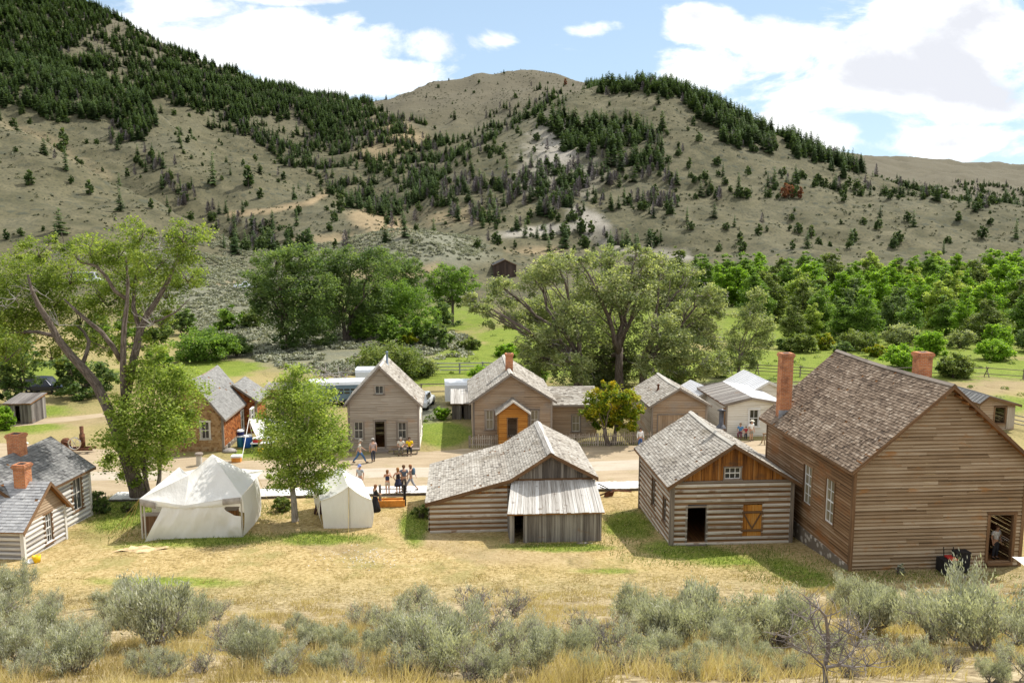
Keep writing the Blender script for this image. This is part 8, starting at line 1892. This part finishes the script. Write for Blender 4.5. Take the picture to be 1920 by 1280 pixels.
# dead gnarled shrub at the right foreground
o = gg(1548, 1288); o.z = gz(o.x, o.y); Y = o.y
root = thing('dead_shrub', 'gnarled bare dead shrub with curved grey trunk near the bottom edge', 'shrub', o); mb = MB()
def TQ(px, py, dy): x, z = yp(px, py, Y+dy); return V3((x-o.x, dy, z-o.z))
for pts, rr in (([(1550, 1290, 0), (1546, 1250, .05), (1553, 1215, .1), (1552, 1185, .05), (1548, 1155, 0), (1535, 1140, -.1), (1520, 1150, -.15), (1512, 1165, -.2)], [.06, .05, .045, .035, .03, .022, .014, .006]), ([(1553, 1205, .1), (1540, 1190, .2), (1528, 1178, .3), (1520, 1160, .3)], [.03, .024, .015, .006]), ([(1550, 1250, 0), (1575, 1246, -.1), (1600, 1250, -.2), (1625, 1248, -.2)], [.035, .03, .02, .008]), ([(1570, 1246, -.1), (1590, 1230, 0), (1605, 1212, .1), (1612, 1195, .1)], [.025, .02, .014, .005]), ([(1553, 1215, .1), (1575, 1200, .2), (1590, 1185, .2)], [.02, .014, .005]), ([(1546, 1250, 0), (1520, 1225, 0), (1490, 1210, .2), (1480, 1195, .2)], [.022, .018, .01, .004])):
    P2 = [TQ(*p) for p in pts]; rr = [q*.62 for q in rr]; mb.tube(P2, rr, 7, random.random())
    for k in range(16): i = random.randrange(1, len(P2)); d = unit(1)[0]; q = limb(mb, P2[i], P2[i]+V3((d[0]*.35, d[1]*.3, abs(d[2])*.35)), .010, .003, .4, 4, 4); limb(mb, q[2], q[2]+V3((d[1]*.2, d[0]*.2, .18)), .005, .002, .3, 2, 3)
mb.build('branch', M['twig'], root)
# ---- grass
def blades(name, label, XY, ht, w_, mat, lean=.35, tshift=0.0):
    n = len(XY); zz = ground(XY[:, 0], XY[:, 1]); B = np.stack([XY[:, 0], XY[:, 1], zz-.01], 1); a = rng.uniform(0, 6.28, n); sd = np.stack([np.cos(a), np.sin(a), a*0], 1)*w_[:, None]
    le = rng.normal(size=(n, 3))*lean; le[:, 2] = 1; le[:, 0] += .1; tipv = B+le*ht[:, None]; Q = np.stack([B-sd, B+sd, tipv], 1).reshape(-1, 3)
    tn = np.clip(fbm(XY[:, 0]/1.6, XY[:, 1]/1.6, 3, 91)*.9+rng.normal(.05, .17, n)+tshift, 0, 1); o = np_obj(name, Q, 3, tn, M[mat]); return tag(o, label, 'grass', None, 'stuff')
n = 260000; x = rng.uniform(-20, 24, n); y = 9+rng.random(n)**.8*27; XY = np.stack([x, y], 1); XY = XY[np.abs(x-y*.068) < y*.70+1.5]; XY += rng.normal(size=XY.shape)*.04
cl = fbm(XY[:, 0]/.9, XY[:, 1]/.9, 3, 95); XY = XY[rng.random(len(XY)) < np.clip((cl-.36)*2.6, .06, .9)]; cl = fbm(XY[:, 0]/.9, XY[:, 1]/.9, 3, 95)
far_ = np.clip((XY[:, 1]-24)/10, 0, 1)
n2 = 80000; y2 = rng.uniform(10, 21, n2); x2 = y2*.068+rng.uniform(-.72, .72, n2)*y2; XY = np.concatenate([XY, np.stack([x2, y2], 1)[fbm(x2/.8, y2/.8, 3, 95) > .38]]); cl = fbm(XY[:, 0]/.9, XY[:, 1]/.9, 3, 95); far_ = np.clip((XY[:, 1]-24)/10, 0, 1)
blades('dry_grass', 'tall straw coloured grass between the sagebrush', XY, (.10+.42*np.clip((cl-.4)*2.2, 0, 1)*rng.uniform(.4, 1.2, len(XY)))*(1-.72*far_), rng.uniform(.004, .011, len(XY))*(1+.6*far_), 'straw', .38)
n = 170000; x = rng.uniform(-34, 34, n); y = rng.uniform(31, 52, n); XY = np.stack([x, y], 1); P_ = np.stack([x, y, ground(x, y)], 1); a_, b_, w_ = proj_np(P_)
cl = fbm(x/1.3, y/1.3, 3, 96); kp = (a_ > -60) & (a_ < 1990) & (b_ > 945) & (rng.random(n) < np.clip((cl-.3)*2.5, .1, 1))
blades('short_grass', 'short dry trampled grass on the field around the tents', XY[kp], rng.uniform(.03, .10, kp.sum()), rng.uniform(.008, .02, kp.sum()), 'straw', .8)
gk = np.zeros(n, bool)
for px, py, ax, ay in ((250, 965, 110, 40), (370, 1012, 170, 16), (1070, 1024, 130, 10), (1180, 990, 60, 36), (1330, 1042, 180, 24), (1500, 1075, 110, 30), (775, 985, 30, 40), (600, 1008, 120, 14), (1690, 1082, 220, 12), (500, 960, 60, 20)): gk |= ((a_-px)/ax)**2+((b_-py)/ay)**2 < rng.uniform(.3, 1.25, n)
gk &= rng.random(n) < .8
blades('green_grass', 'longer green grass in the shade beside the buildings', XY[gk], rng.uniform(.05, .20, gk.sum()), rng.uniform(.010, .022, gk.sum()), 'grass_green', .5)
# scatter of pale chips on the field
n = 160; q = [gg(680+rng.normal(0, 45), 1046+rng.normal(0, 10)) for _ in range(n)]; C = np.array([(p.x, p.y, gz(p.x, p.y)+.02) for p in q]); o = np_obj('pale_chips', leaf_quads(C, .042, .8, 2), 4, rng.random(n), M['trim_pale']); tag(o, 'pale chips scattered on the dry field', 'chips', None, 'stuff')
